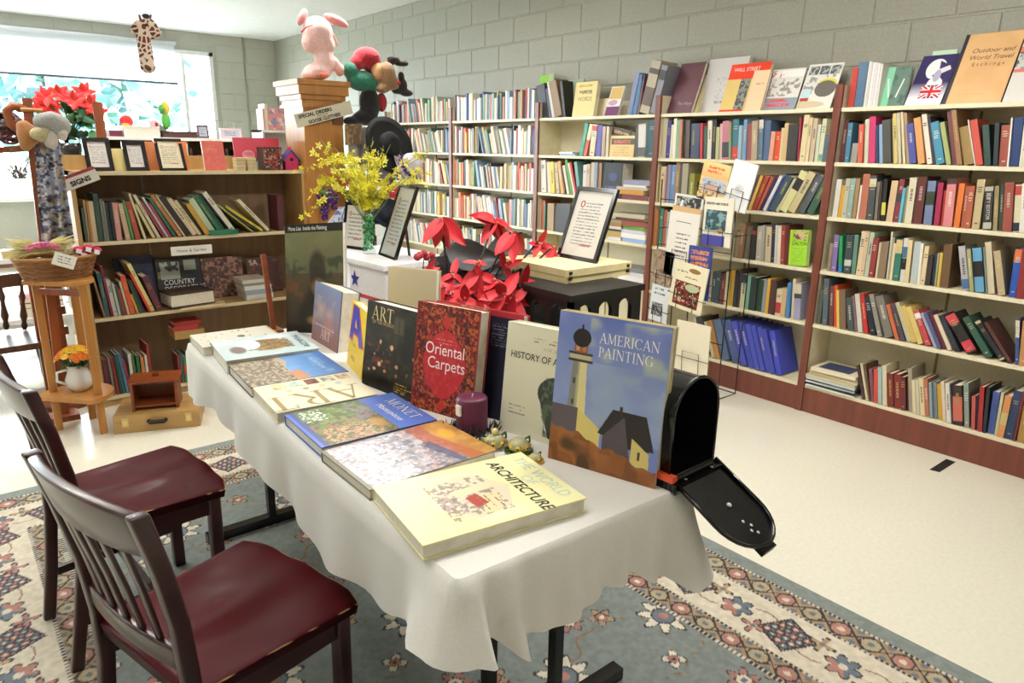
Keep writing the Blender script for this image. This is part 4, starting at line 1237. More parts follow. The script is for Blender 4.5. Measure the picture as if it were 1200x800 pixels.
# piles in the third bookcase
def cpile(x, si, items, where):
    uR_, z_ = u_of(x, si), SHELF[si] + 0.0005
    for i, (t, h, col, cn, du) in enumerate(items):
        pos = 'bottom' if i == 0 else ('top' if i == len(items) - 1 else ORD[i])
        pos = {'bottom': 'lowest', 'top': 'topmost'}.get(pos, pos + ' lowest')
        flat('C', uR_ + du, z_, t, h, 0.15, col, f'{cn} book {pos} in the pile {where}', 'books piled flat in the third bookcase', rot=random.uniform(-0.06, 0.06), dy=0.02)
        z_ += t + 0.0008


cpile(760, 3, [(.034, .30, '702c34', 'maroon', -.01), (.032, .24, 'b8822c', 'gold', -.05), (.020, .28, 'b8ac98', 'taupe', -.02), (.013, .2, 'e8e0d4', 'white', -.03), (.034, .24, '8a8aa0', 'lavender-grey', 0)], 'on the third shelf right of the frame')
cpile(756, 2, [(.026, .22, '8ca8d8', 'pale blue', 0), (.036, .25, 'e8e4dc', 'white', 0), (.022, .24, 'c8c8dc', 'pale lavender', -.01), (.026, .2, '6a9a3c', 'green', -.02), (.034, .22, '8a4a3c', 'russet', 0), (.02, .27, '6a3028', 'dark red', -.03), (.028, .3, 'b8b098', 'grey-buff', -.02)], 'on the fourth shelf right of the frame')
cpile(727, 2, [(.022, .13, 'dcdce0', 'white', 0), (.04, .13, 'b89a58', 'ochre', 0), (.014, .13, '3a3a2c', 'black', 0), (.02, .12, 'd0ccc0', 'ivory', 0), (.026, .12, '9a7040', 'brown', 0), (.02, .12, '8a8460', 'olive', 0)], 'touching the large frame, fourth shelf')
cpile(753, 1, [(.03, .2, 'd8d4c8', 'ivory', 0), (.035, .24, 'e4e2dc', 'white', 0), (.03, .22, 'd0d0d4', 'pale grey', 0), (.03, .2, '7a7c7c', 'grey', -.02)], 'on the fifth shelf behind the cream box')
cpile(674, 4, [(.012, .16, '98a8d0', 'pale blue', 0), (.014, .14, 'e4e2da', 'white', -.03)], 'on the second shelf of the third bookcase')
M, w_, h = face_at(0, XF + 0.02, SHELF[4], 714, 742, 159, 3)
cv = Cv(w_, h, 'd8b878', seed=4).rect(0, 0, 1, .12, 'e0c890').rect(0.05, .14, 1, .42, '3c3a24').lines((.15, .2, .85, .38), 1, 'c85a28', .9).lines((.1, .5, .9, .95), 4, 'b08c4c', .6)
dbook('thick tan book face out with orange title, second shelf of the third bookcase', w_, h, 0.09, M, 'd8b878', cv, mat='print')
Mb = M @ Matrix.Translation((-0.005, 0.01, h + 0.012)) @ Matrix.Rotation(math.radians(12), 4, 'Y')
cv = Cv(w_ * 0.8, 0.055, '3a2418', seed=5).lines((.1, .2, .9, .8), 1, 'c8a060', .6)
dbook('dark brown paperback tilted on top of the thick tan book', w_ * 0.8, 0.055, 0.09, Mb, '3a2418', cv, mat='print')
M, w_, h = face_at(0, XF + 0.02, SHELF[3], 703.5, 727, 190, 2)
cv = Cv(w_, h, '1c1e24', seed=6).ell(.55, .4, .2, .12, '3c4470').lines((.2, .65, .8, .85), 2, '5a64a0', .6)
dbook('black book face out with a blue emblem, third shelf of the third bookcase', w_, h, 0.12, M, '1c1e24', cv, mat='print')

# the lime-green book on the second bookcase
M, w_, h = face_at(0, XF + 0.02, SHELF[2], 923, 944, 269, 3, -4)
cv = Cv(w_, h, '9ed03c', seed=7).ell(.58, .15, .36, .13, 'c8b088').cloud('6a4030', 8, .5, .1, .9, (.2, .03, .95, .3)).lines((.2, .5, .9, .9), 7, '78b428', .4).rect(0, 0, .12, 1, 'b4e04c')
o = dbook('lime green book face out leaning at the end of the fourth shelf', w_, h, 0.035, M, '9ed03c', cv)
text('DALTON', 0.028, o, face_text(w_ * .16, h * .57), '28401c', xs=0.8)

# on top of the nearest bookcase
def top_face(label, xl, xr, yt, t, col, cv_fn, lean=14, tilt=0, X=XF + 0.09, mat='gloss'):
    h = face_at(0, X, 1.705, xl, xr, yt, lean)[2]
    lean = min(lean + 1.25 * max(0, tilt), math.degrees(math.asin(min(.9, (XR - X - t - .006) / h))))
    M, w_, h = face_at(0, X, 1.705, xl, xr, yt, lean, min(0, tilt))
    cv = cv_fn(w_, h)
    return dbook(label, w_, h, t, M, col, cv, 'books on top of the wall bookcases', mat), w_, h


ROW_TOP = {'A': '993 1000.4 80 b83c30/1000.6 1011 73 54708c/1011.3 1013.5 72 e4e0d8/1013.8 1016 72 d0ccc8/1016.3 1019 73 ece8e4/1019.3 1022 73 e0d4dc/1022.3 1025 74 e6e2dc/1025.3 1028 75 d8d4cc',
           'C': '633 643 101 221f22 628.5/643.3 646.5 104 2c3050 639/647 650 97 d0c8b8 641/650.3 659.5 97 7d6248 643/660 663 95.5 25241f 656/735 740 86 7078a0 745/740.5 745.5 88 3c6a8c 750/746 749 88 5a3040 753/749.3 761 73 a89c84|3a2c24:.75:.85|5a4438:.15:.5 764/761.5 769 78 7c7c84|2c2a2c:.7:.9 776'}
for c, row in ROW_TOP.items():
    items = row.split('/')
    for i, it in enumerate(items):
        q = it.split()
        x0, x1, yt = float(q[0]), float(q[1]), float(q[2])
        cols = q[3].split('|')
        s0, s1 = on_line(x0, 1.705, 0, XF + 0.03), on_line(x1, 1.705, 0, XF + 0.03)
        if len(q) > 4:
            p = P(float(q[4]), yt, 0, XF + 0.03)
            du, dz = s0 - p[1], p[2] - 1.705
        else:
            du, dz = 0, find_h((XF + 0.03, s0, 1.705), (0, 0, 1), yt)
        a = math.atan2(du, dz)
        s = dict(a=a, t=(s0 - s1) * math.cos(a) * 0.95, h=math.hypot(du, dz), d=0.17, val=XF + 0.03, ax=0, u=-s0, z=1.705)
        m = MB()
        b = cover_boxes(m, s['t'], s['h'], s['d'], cols[0])
        o = m.build('book', M_['cloth'], None, book_matrix(s))
        cn = cname(cols[0])
        tag(o, f'{size_word(s)} {cn} book, {ORD[i]} from the left on top of the {CASES[c][1]}'.strip(), 'book', 'books on top of the wall bookcases')
        k = MB()
        page_box(k, s['t'], s['h'], s['d'], b)
        k.build('pages', M_['paper'], o)
        if len(cols) > 1:
            for e in cols[1:]:
                c2, z0, z1 = e.split(':')
                MB().box(-0.0004, s['t'] + 0.0004, -0.0006, 0.004, s['h'] * float(z0), s['h'] * float(z1), c2).build('spine_band', M_['cloth'], o)

top_face('grey-green picture book in shiny green plastic wrap on the nearest bookcase', 1031, 1058, 79, .03, '5a7a6c', lambda w_, h: Cv(w_, h, '6a8478', seed=8).rect(0, 0, .3, 1, '8ad0a8').cloud('4a6058', 14, .5, .2, .8, (.3, 0, 1, 1)).poly([(.55, .75), (.75, .3), (.8, .32), (.6, .78)], 'e8ece8').poly([(.05, .3), (.12, .28), (.3, .75), (.24, .78)], 'd8ece0'), 8, 4, XF + .06)


def jack(w_, h):
    cv = Cv(w_, h, '3a3460', seed=9).grad(.55, .85, '3a3460', 'e8e6f0').rect(0, .85, 1, 1, 'f0eef2')
    cv.ell(.5, .28, .27, .2, 'f2eff0').poly([(.55, .12), (.8, .2), (.8, .5), (.45, .42), (.6, .3)], '3a3460').poly([(.55, .3), (.85, .22), (.92, .3), (.62, .4)], 'e8d8e0')
    cv.poly([(.35, .72), (.42, .5), (.62, .4), (.8, .52), (.85, .7)], 'f0ece8').ell(.6, .42, .1, .12, 'b0b0c8')
    x0, y0, x1, y1 = .3, .6, .88, .86
    cv.rect(x0, y0, x1, y1, '2c2c78')
    for a in ((x0, y0, x1, y1), (x0, y1, x1, y0)):
        dx, dy = a[2] - a[0], a[3] - a[1]
        n = math.hypot(dx, dy)
        d = np.abs((cv.X - a[0]) * dy - (cv.Y - a[1]) * dx) / n
        ins = (cv.X > x0) & (cv.X < x1) & (cv.Y > y0) & (cv.Y < y1)
        cv.mix(ins & (d < .045), 'f0eef0').mix(ins & (d < .018), 'c83038')
    cx, cy = (x0 + x1) / 2, (y0 + y1) / 2
    cv.rect(cx - .07, y0, cx + .07, y1, 'f0eef0').rect(x0, cy - .05, x1, cy + .05, 'f0eef0').rect(cx - .04, y0, cx + .04, y1, 'c83038').rect(x0, cy - .028, x1, cy + .028, 'c83038')
    return cv


top_face('purple and white book with a flag shield, leaning beside the big tan folio', 1059, 1101, 66, .02, '3a3460', jack, 12, 15, XF + .06)
o, w_, h = top_face('large tan folio with black spine leaning on the block wall', 1103, 1172, 41, .015, '24222a', lambda w_, h: Cv(w_, h, 'dcae78', seed=10).cloud('cc9c62', 50, .5, .3, .5).rect(0, 0, .07, 1, '2a2630').grad(0, .02, 'c89a64', 'dcae78', .07), 12, 12, XF + .05, 'print')
for k, (tx, sz, zz) in enumerate((('Outdoor and', .033, .72), ('World Travel', .033, .62), ('E t c h i n g s', .026, .53))):
    text(tx, sz, o, face_text(w_ * .56, h * zz), '5a4028', align='CENTER', shear=.25 if k < 2 else 0)
text('-----  ----- ----', .014, o, face_text(w_ * .5, h * .13), '8a6844', align='CENTER')
top_face('grey picture folio with a red band at the right edge of the photograph', 1174, 1250, 46, .012, '2c2826', lambda w_, h: Cv(w_, h, 'd8d4cc', seed=12).rect(0, .12, 1, .2, 'd87868').rect(0, .2, 1, .48, '6a6a66').cloud('c8c8c4', 10, .5, .1, 1, (0, .2, 1, .48)).rect(0, .48, 1, .53, 'd87868'), 12, 12, XF + .04)
top_face('pale green thin book standing behind the flag book', 1082, 1110, 60, .01, 'b8d0b4', lambda w_, h: Cv(w_, h, 'c0d8bc', seed=13), 2, 0, XF + .2)

# on top of the second bookcase
o, w_, h = top_face('tall maroon cloth book face out at the left end of the second bookcase top', 781, 809, 75, .03, '5a3038', lambda w_, h: Cv(w_, h, '5f3540', seed=14).cloud('573038', 6, .5, .2, .6), 10, 9, XF + .05, 'print')
text('The Navy', .03, o, face_text(w_ * .3, h * .17), 'b09ca0', shear=.3)
top_face('cream book behind the maroon one on the second bookcase', 806, 816, 88, .02, 'd8c898', lambda w_, h: Cv(w_, h, 'dccb9c', seed=15), 10, 14, XF + .08, 'print')
top_face('largest pale grey book face out on the second bookcase', 818, 864, 70, .03, 'bcb8b6', lambda w_, h: Cv(w_, h, 'c9c5c2', seed=16).cloud('a8a6a6', 9, .5, .15, .8, (.3, .35, .7, .75)).lines((.35, .76, .7, .84), 1, '8a8888', .6), 8, 5, XF + .12, 'print')
o, w_, h = top_face('red and tan book with white title, face out on the second bookcase', 842, 888, 76, .03, 'c8a858', lambda w_, h: Cv(w_, h, 'd8bc74', seed=17).rect(0, 0, 1, .32, 'dc4028').rect(.35, .32, .6, 1, '8a8a84').cloud('3c3c3c', 6, .5, .1, .9, (.35, .32, .6, .95)).rect(0, .95, .6, 1, 'c83c28'), 12, 6, XF + .06)
text('WALL STREET', .034, o, face_text(w_ * .1, h * .84), 'f4ece4', xs=.85)
top_face('peach cream book standing before the red and tan one', 872, 891, 83, .03, '6a4838', lambda w_, h: Cv(w_, h, 'e4c49c', seed=18).lines((.3, .3, .8, .36), 1, 'b08a68', .7), 9, 6, XF + .025, 'print')


def mag(seed, hdr):
    def f(w_, h):
        cv = Cv(w_, h, 'dcd8d0', seed=seed).cloud('8a8884', 9, .5, .15, .9, (.03, .25, .97, .66))
        if hdr:
            cv.rect(0, .04, 1, .2, 'f0eae6').cloud('a83838', 10, .55, .1, .8, (0, .04, .4, .22)).rect(0, .7, 1, 1, '8c98a4').lines((.15, .72, .75, .8), 1, 'd84850', .9).lines((.05, .83, .9, .92), 1, 'd84850', .9)
        else:
            for i in range(3):
                cv.rect(.06 + .31 * i, .05, .33 + .31 * i, .24, '5a5e60').cloud('b8bab8', 7, .5, .1, .8, (.06 + .31 * i, .05, .33 + .31 * i, .24))
            cv.ell(.7, .42, .25, .08, 'd0c838').ell(.68, .56, .3, .18, '6a6660').rect(.04, .55, .28, .75, 'b8d4d8').rect(.04, .75, .28, .95, 'b03c34').ell(.2, .9, .6, .08, 'c8b898')
        return cv
    return f


top_face('magazine with red lettering face out on the second bookcase', 892, 930, 82, .006, 'd8d4cc', mag(19, True), 12, 7, XF + .05)
top_face('magazine with three photographs across its head, right end of second bookcase', 932, 972, 76, .006, 'd8d4cc', mag(20, False), 12, 9, XF + .035)

# on top of the third bookcase
o, w_, h = top_face('thick tan paperback with dark title face out, third bookcase top', 670, 695, 97, .04, 'dcc684', lambda w_, h: Cv(w_, h, 'dcc688', seed=21).lines((.12, .06, .88, .16), 1, 'a8904c', .7).lines((.2, .22, .9, .36), 1, '6a5a2c', .8), 6, 2, XF + .05, 'print')
text('WORDS', .042, o, face_text(w_ * .18, h * .46), '54481e', xs=.95)
top_face('sage green flat book behind the tan paperback', 662, 680, 94, .015, '9aa890', lambda w_, h: Cv(w_, h, '98a890', seed=22), 5, 0, XF + .12, 'print')
top_face('olive green picture book leaning behind dark books', 630, 646, 89, .012, '86a050', lambda w_, h: Cv(w_, h, 'a0ac84', seed=23).rect(0, 0, .6, .2, '7ab03c'), 6, -3, XF + .15)
top_face('low cream card behind the purple and white book', 694, 716, 116, .004, 'e4d8b8', lambda w_, h: Cv(w_, h, 'e6dabb', seed=24), 10, 0, XF + .12, 'print', )
top_face('purple and white booklet with a tan picture, third bookcase top', 708, 723, 102, .02, 'd8d0c4', lambda w_, h: Cv(w_, h, 'e4e0dc', seed=25).rect(.05, .02, .95, .42, 'c8a864').ell(.4, .55, .35, .1, 'b89aa8').rect(0, .68, 1, 1, '6a3a64'), 8, 9, XF + .04)

# in the oak bookcase
uu = on_line(278, LSH[2], 1, LY)
o = flat('L', uu, LSH[2] + .0005, .028, .165, .10, '1c6a48', 'green book lying flat on the upper shelf edge of the oak bookcase', None, dy=-.02, edge='d8d8c8')


def oak_face(label, xl, xr, yt, si, fn, lean=8, Y=LY + .2, t=.012, col='2c2c34', mat='print'):
    M, w_, h = face_at(1, Y, LSH[si], xl, xr, yt, lean)
    h = min(h, .36)
    return dbook(label, w_, h, t, M, col, fn(w_, h), None, mat), w_, h


oak_face('large dark blue picture book at the back of the lower oak shelf', 141, 186, 302, 1, lambda w_, h: Cv(w_, h, '262e4a', seed=26).cloud('3a4468', 25, .5, .3, .8).ell(.8, .5, .15, .2, '54608a', .6, .8), 6, LY + .235)
o, w_, h = oak_face('dark country decorating book face out on the lower oak shelf', 189, 240, 303, 1, lambda w_, h: Cv(w_, h, '2a2c2a', seed=27).rect(.08, .1, .52, .48, 'a8b0a0').cloud('2c2624', 10, .5, .1, .9, (.08, .05, .9, .3)).rect(.62, .08, .9, .3, '98a094').rect(.7, .34, .95, .75, '1c2430').rect(.02, .3, .08, .45, '8c8a60'), 8, LY + .20, .012, '24241f')
text('COUNTRY\nDECORATING', .044, o, face_text(w_ * .13, h * .40), 'e8e6e0', xs=.85)
oak_face('brown flower picture book face out on the lower oak shelf', 241, 288, 303, 1, lambda w_, h: Cv(w_, h, '5a3c34', seed=28).cloud('a87868', 8, .5, .12, .9).cloud('2c1c18', 11, .55, .1, .8).rect(0, .8, .9, .82, '7a5040'))
o, w_, h = oak_face('brown seasonal book at the right end of the lower oak shelf', 293, 332, 303, 1, lambda w_, h: Cv(w_, h, '4c302c', seed=29).cloud('7a4c40', 12, .5, .2, .8))
text('SA', .05, o, face_text(w_ * .08, h * .8), 'd8d0c8')
z = LSH[1] + .0005
for i, (cn, col, t) in enumerate((('white', 'dcdcd8', .03), ('pale blue', '9aa8b8', .03), ('white', 'e2e0da', .026), ('grey', '8c8c88', .016), ('ivory', 'd8d4c4', .02))):
    flat('L', on_line(322, LSH[1], 1, LY) - .005 * i, z, t, .17, .21, col, f'{cn} book lying {"lowest" if i == 0 else ORD[i] + " lowest"} in the pile at the lower oak shelf right end', 'books piled on the lower oak shelf', dy=.02)
    z += t + .0008
M, w_, h = face_at(1, LY - .05, LSH[1], 203, 262, 350, 0)
pp = MB()
for i in range(4):
    pp.box(.03 + .012 * i, .30 + .006 * i, -.035 + .008 * i, .2, -.012 + .003 * i, -.0095 + .003 * i, ['c8b48c', 'd4c29c', 'bfa878', 'd8c8a4'][i], Matrix.Rotation(.04 * i, 4, 'Z'))
pp = pp.build('loose_papers', M_['paper'], None, Matrix.Translation((on_line(203, LSH[1], 1, LY - .05), LY - .01, LSH[1] + .013)))
tag(pp, 'yellowed loose papers under the old brown book', 'papers')
om = Matrix.Translation((on_line(203, LSH[1], 1, LY - .05), LY - .035, LSH[1] + .016)) @ Matrix.Rotation(.12, 4, 'Z')
ob = MB().box(0, .255, 0, .19, 0, .006, '4c3422').box(0, .255, 0, .19, .074, .082, '3c2a1e').box(.0, .255, .18, .19, .006, .074, '4a3222').build('book', M_['matt'], None, om)
tag(ob, 'big worn old brown book lying at the lower oak shelf edge', 'book')
MB().box(.004, .250, .004, .18, .006, .074, 'b8935c').build('pages', M_['pages'], ob)
# bottom right of the oak bookcase: small box and red books
zq = LSH[0]
tb = MB().box(0, .17, 0, .14, 0, .05, 'a8884c').build('box', M_['matt'], None, Matrix.Translation((on_line(206, .37, 1, LY - .02), LY + .005, .335)))
tag(tb, 'small tan box on upright books in the bottom of the oak bookcase', 'box')
rb = flat('L', on_line(232, .42, 1, LY - .01), .3862, .028, .14, .12, 'a82c28', 'red book lying on the small tan box under the old book', None, dy=.005)
rb2 = flat('L', on_line(236, .44, 1, LY - .01), .4152, .026, .15, .12, '8a2420', 'dark red book topmost over the small tan box', None, dy=.002)

# ------------------------------------------------------------------ the display table
TZ = 0.75
tc_ = [(.603, .875), (1.215, .855), (1.25, 2.72), (.66, 2.72)]
tb = thing('folding_table', 'long folding table under the white cloth, on black trestle legs', 'table', loc=(.93, 1.8, 0))
MB().prism([(x - .93 + (.012 if x < .9 else -.012), y - 1.8 + (.012 if y < 1 else -.012)) for x, y in tc_], TZ - .035, TZ - .004, 'b8b0a0').build('table_top', M_['matt'], tb)
for y, c in ((1.11, .964), (2.55, .97)):
    for x in (c - .109, c + .109):
        MB().box(x - .93 - .014, x - .93 + .014, y - 1.8 - .014, y - 1.8 + .014, .03, TZ - .036, '1a1716').build('leg', M_['gloss_black'], tb)
    MB().box(c - .36 - .93, c + .36 - .93, y - 1.8 - .02, y - 1.8 + .02, .0095, .045, '1a1716').build('foot_bar', M_['gloss_black'], tb)

# white cloth: flat top and a falling, folded skirt
per, nrm, par = [], [], []
n4 = 70
for i in range(4):
    a, b = np.array(tc_[i]), np.array(tc_[(i + 1) % 4])
    d = (b - a) / np.linalg.norm(b - a)
    nv = np.array([d[1], -d[0]])
    pv = np.array(tc_[i - 1])
    d0 = (a - pv) / np.linalg.norm(a - pv)
    n0 = np.array([d0[1], -d0[0]])
    for k in range(7):                                        # rounded corner
        q = k / 7
        m = n0 * (1 - q) + nv * q
        m /= np.linalg.norm(m)
        per.append(a + (m - n0 - nv) * .012)
        nrm.append(m)
        par.append(i)
    for k in range(n4):
        q = (k + 1) / (n4 + 1)
        per.append(a + (b - a) * (.02 + .96 * q))
        nrm.append(nv)
        par.append(i + q)
per, nrm, par = np.array(per), np.array(nrm), np.array(par)
drop = np.interp(par, [0, .06, .14, .3, .55, .72, .86, .97, 1.0, 1.1, 1.5, 1.9, 2, 2.5, 2.95, 3, 3.12, 3.3, 3.5, 3.7, 3.85, 3.95, 4.0],
                 [.135, .13, .165, .18, .165,   .155, .19, .215, .215, .2, .19, .2, .2, .19, .22, .2, .16, .17, .205, .23, .215, .165, .135])
drop = drop + .006 * np.sin(par * 41)
flare = .018 + .012 * np.sin(par * 19) + .009 * np.sin(par * 47 + 1)
bump = lambda c, wd, am: am * np.exp(-((par - c) / wd) ** 2)
flare += bump(.98, .09, .055) + bump(1.05, .06, .03) + bump(.02, .035, .055) + bump(.17, .04, .05) - bump(.09, .03, .02) + bump(3.97, .03, .04) + bump(4.0, .02, .03) + bump(.72, .05, -.025)
nv_ = 13
vs = []
for j in range(nv_):
    v = j / (nv_ - 1)
    prof = .002 + flare * (v ** 1.25) + .012 * min(1, v * 6) * (1 - v)
    zz = TZ - drop * v - .003 * (v > 0)
    for i in range(len(per)):
        q = per[i] + nrm[i] * prof[i]
        vs.append((q[0], q[1], zz[i]))
npr = len(per)
fs = [tuple(range(npr))]
for j in range(nv_ - 1):
    for i in range(npr):
        k = (i + 1) % npr
        fs.append((j * npr + i, (j + 1) * npr + i, (j + 1) * npr + k, j * npr + k))
cm = MB().add(vs, fs, 'e0ddd6', None, True)
cm.sm[0] = False
o = cm.build('tablecloth', M_['cotton'])
tag(o, 'white cotton cloth draped over the long book table', 'tablecloth')


def flat_table(label, FL, FR, NR, NL, zt, t, col, fn, group='art books lying flat along the table', mat='gloss', **kw):
    a, b, c, d = (P(*q, 2, zt)[:2] for q in (FL, FR, NR, NL))
    x = ((d - a) + (c - b))
    x /= np.linalg.norm(x)
    z = np.array([-x[1], x[0]])
    w_ = (np.linalg.norm(d - a) + np.linalg.norm(c - b)) / 2
    h = (np.linalg.norm(b - a) + np.linalg.norm(c - d)) / 2
    ctr = (a + b + c + d) / 4
    o = ctr - x * w_ / 2 - z * h / 2
    M = frame((o[0], o[1], zt), (x[0], x[1], 0), (0, 0, -1), (z[0], z[1], 0))
    return dbook(label, w_, h, t, M, col, fn(w_, h), group, mat, **kw), w_, h


t0 = .031
zt = TZ + t0 + .0008


def c_arch(w_, h):
    cv = Cv(w_, h, 'ece6ae', .0018, 31).cloud('e4e6c8', 60, .45, .3, .7, (.1, .25, .95, .75))
    cv.poly([(.2, .42), (.5, .30), (.8, .40), (.86, .62), (.6, .78), (.28, .72), (.16, .55)], 'd8ccb4', .9)
    cv.cloud('7a6860', 5, .5, .1, .75, (.22, .4, .84, .76)).poly([(.36, .36), (.47, .3), (.5, .7), (.4, .72)], 'e2d2ae').poly([(.55, .40), (.84, .47), (.82, .58), (.56, .5)], 'e0cfa4')
    cv.poly([(.5, .52), (.68, .5), (.72, .58), (.54, .6)], 'a84438').cloud('8a6a80', 4, .5, .1, .6, (.3, .64, .8, .76)).lines((.56, .42, .82, .56), 3, '8a7458', .2)
    return cv


o, w_, h = flat_table('yellow architecture book with a ruin drawing, nearest flat book on the table', (433, 574), (612, 527), (681, 583), (503, 640), zt, t0, 'e6dfb0', c_arch)
text('ARCHITECTURE', .038, o, face_text(w_ * .07, h * .715), '26241c', shear=.22, xs=.88, bold=.0006)
text('THE WORLD', .040, o, face_text(w_ * .1, h * .885), 'b8ccc0', shear=.1, xs=.88)
text('OF', .036, o, face_text(w_ * .42, h * .80), 'c4d4c4', shear=.1)


def c_imp(w_, h):
    cv = Cv(w_, h, '9a949a', .0018, 32).cloud('c8c4c8', 5, .48, .1, .9).cloud('5c6474', 8, .5, .12, .8, (0, .2, 1, .7)).cloud('c09a94', 7, .55, .15, .6)
    cv.rect(0, .0, 1, .22, 'b8864c').cloud('c89a5c', 12, .45, .2, .8, (0, 0, 1, .24)).ell(.35, .12, .16, .07, 'd8a444', .9, .4).poly([(0, .2), (.3, .22), (1, .1), (1, .22), (.5, .34), (0, .34)], 'b0644a', .8)
    cv.cloud('dcd8dc', 4, .5, .08, .9, (.05, .6, .95, .97)).poly([(.4, .3), (1, .24), (1, .3), (.5, .38)], '56607a', .8).rect(0, .97, 1, 1, '6a6448')
    return cv


flat_table('grey picture-covered art book with an orange sunset strip, second nearest flat', (376, 530), (517, 491), (583, 528), (433, 573), zt - .006, t0 - .006, '8a8474', c_imp)


def c_monet(w_, h):
    cv = Cv(w_, h, '5670be', .0018, 33)
    b = (.0, .34, 1, .93)
    cv.rect(*b, '4a5a30').cloud('6c8040', 14, .45, .2, .9, b).cloud('8a9a54', 8, .55, .15, .7, (0, .4, .5, .93)).cloud('a06858', 5, .5, .1, .85, (.45, .35, 1, .93))
    cv.cloud('d0a070', 4, .55, .1, .8, (.6, .45, 1, .9)).cloud('8a6a9a', 5, .52, .1, .8, (.1, .36, .55, .52)).dots(60, ['e0e8e0', 'c8d4c8'], (.05, .72, .35, .92), (.008, .018)).rect(0, .93, 1, .97, '3c4c88')
    return cv.ell(.7, .42, .16, .08, 'b8843c', .8, .5)


o, w_, h = flat_table('blue book with a painted garden on its cover, third nearest flat book', (331, 485), (462, 461), (512, 492), (377, 524), zt - .003, t0 - .003, '5068b4', c_monet)
serif('MONET', .033, o, face_text(w_ * .2, h * .84), 'f2f0e8', xs=1.05)
text('Masterpieces', .027, o, face_text(w_ * .25, h * .73), 'f0eee4', shear=.35)


def c_art(w_, h):
    cv = Cv(w_, h, 'e6dec0', .0018, 34)
    for i, (a, c) in enumerate((('e0d0a0', 'b89a5c'), ('c8d8c8', 'a0b8a4'), ('8a5a48', '5a3428'), ('d8d0b0', '7a8470'), ('d4c4a0', 'a87c5c'))):
        y0 = .84 - .17 * i
        cv.rect(.04, y0 - .13, .24, y0, a).cloud(c, 6, .5, .15, .9, (.04, y0 - .13, .24, y0))
    for i, c in enumerate(('c8b080', '6a6a50', 'd0b070', 'a0b0b8')):
        y0 = .78 - .17 * i
        cv.ell(.36, y0 - .06, .05, .04, c, .7, .3)
    return cv


o, w_, h = flat_table('cream book with large gold letters and small pictures, lying fourth from the near end', (297, 455), (405, 435), (442, 461), (325, 485), zt, t0, 'e0d8bc', c_art)
serif('ART', .115, o, Matrix.Translation((w_ * .5, -.0012, h * .93)) @ frame((0, 0, 0), (0, 0, -1), (1, 0, 0), (0, -1, 0)), '9c8448', xs=.98)


def c_col(w_, h):
    cv = Cv(w_, h, '3c6cb0', .002, 35).grad(0, .55, '4470b4', '7aa8d8').cloud('8ab4dc', 25, .5, .3, .6, (0, .1, 1, .55))
    cv.poly([(0, .48), (.2, .44), (.5, .52), (.75, .5), (1, .40), (1, 1), (0, 1)], 'b8aa90').cloud('5c544c', 4, .48, .1, .9, (0, .52, 1, 1)).lines((0, .55, 1, .97), 5, '7c7064', .35)
    return cv.poly([(.6, .42), (.95, .38), (1, .5), (.7, .56)], 'c88a5c', .9)


o, w_, h = flat_table('blue-sky book with an ancient stone arena on its cover, lying flat', (266, 428), (375, 411), (405, 434), (297, 455), zt, t0, '4a4a44', c_col)
text('ANCIENT ROME', .022, o, face_text(w_ * .2, h * .8), 'c8dcf0', xs=.9)


def c_bird(w_, h):
    cv = Cv(w_, h, 'c4d4d4', .002, 36).cloud('e4ecec', 30, .45, .3, .8).ell(.5, .45, .3, .28, 'a07a3c', .95, .2).cloud('4c3c28', 5, .5, .1, .8, (.25, .2, .75, .7)).ell(.4, .66, .25, .13, 'f0f0f0').ell(.6, .8, .2, .1, '6a5448', .9, .3)
    return cv.lines((.2, .05, .9, .14), 1, '5a7078', .8)


flat_table('pale blue book with a brown picture on its cover, lying second from the far end', (246, 401), (347, 387), (374, 408), (265, 423), zt + .012, t0 + .012, 'b8c0bc', c_bird)


def c_far(w_, h):
    return Cv(w_, h, 'd8d4c4', .002, 37).dots(26, ['4c504c', '2c302c'], (.05, .1, .95, .95), (.008, .025)).ell(.55, .45, .08, .05, '3c4850').rect(0, 0, 1, .03, 'c8b080')


flat_table('white book with dark specks on its cover, farthest book lying flat', (224, 394), (310, 380), (323, 391), (246, 411), zt, t0, 'c4c4b8', c_far)

# books standing along the table
STAND = 'art books standing up along the table'


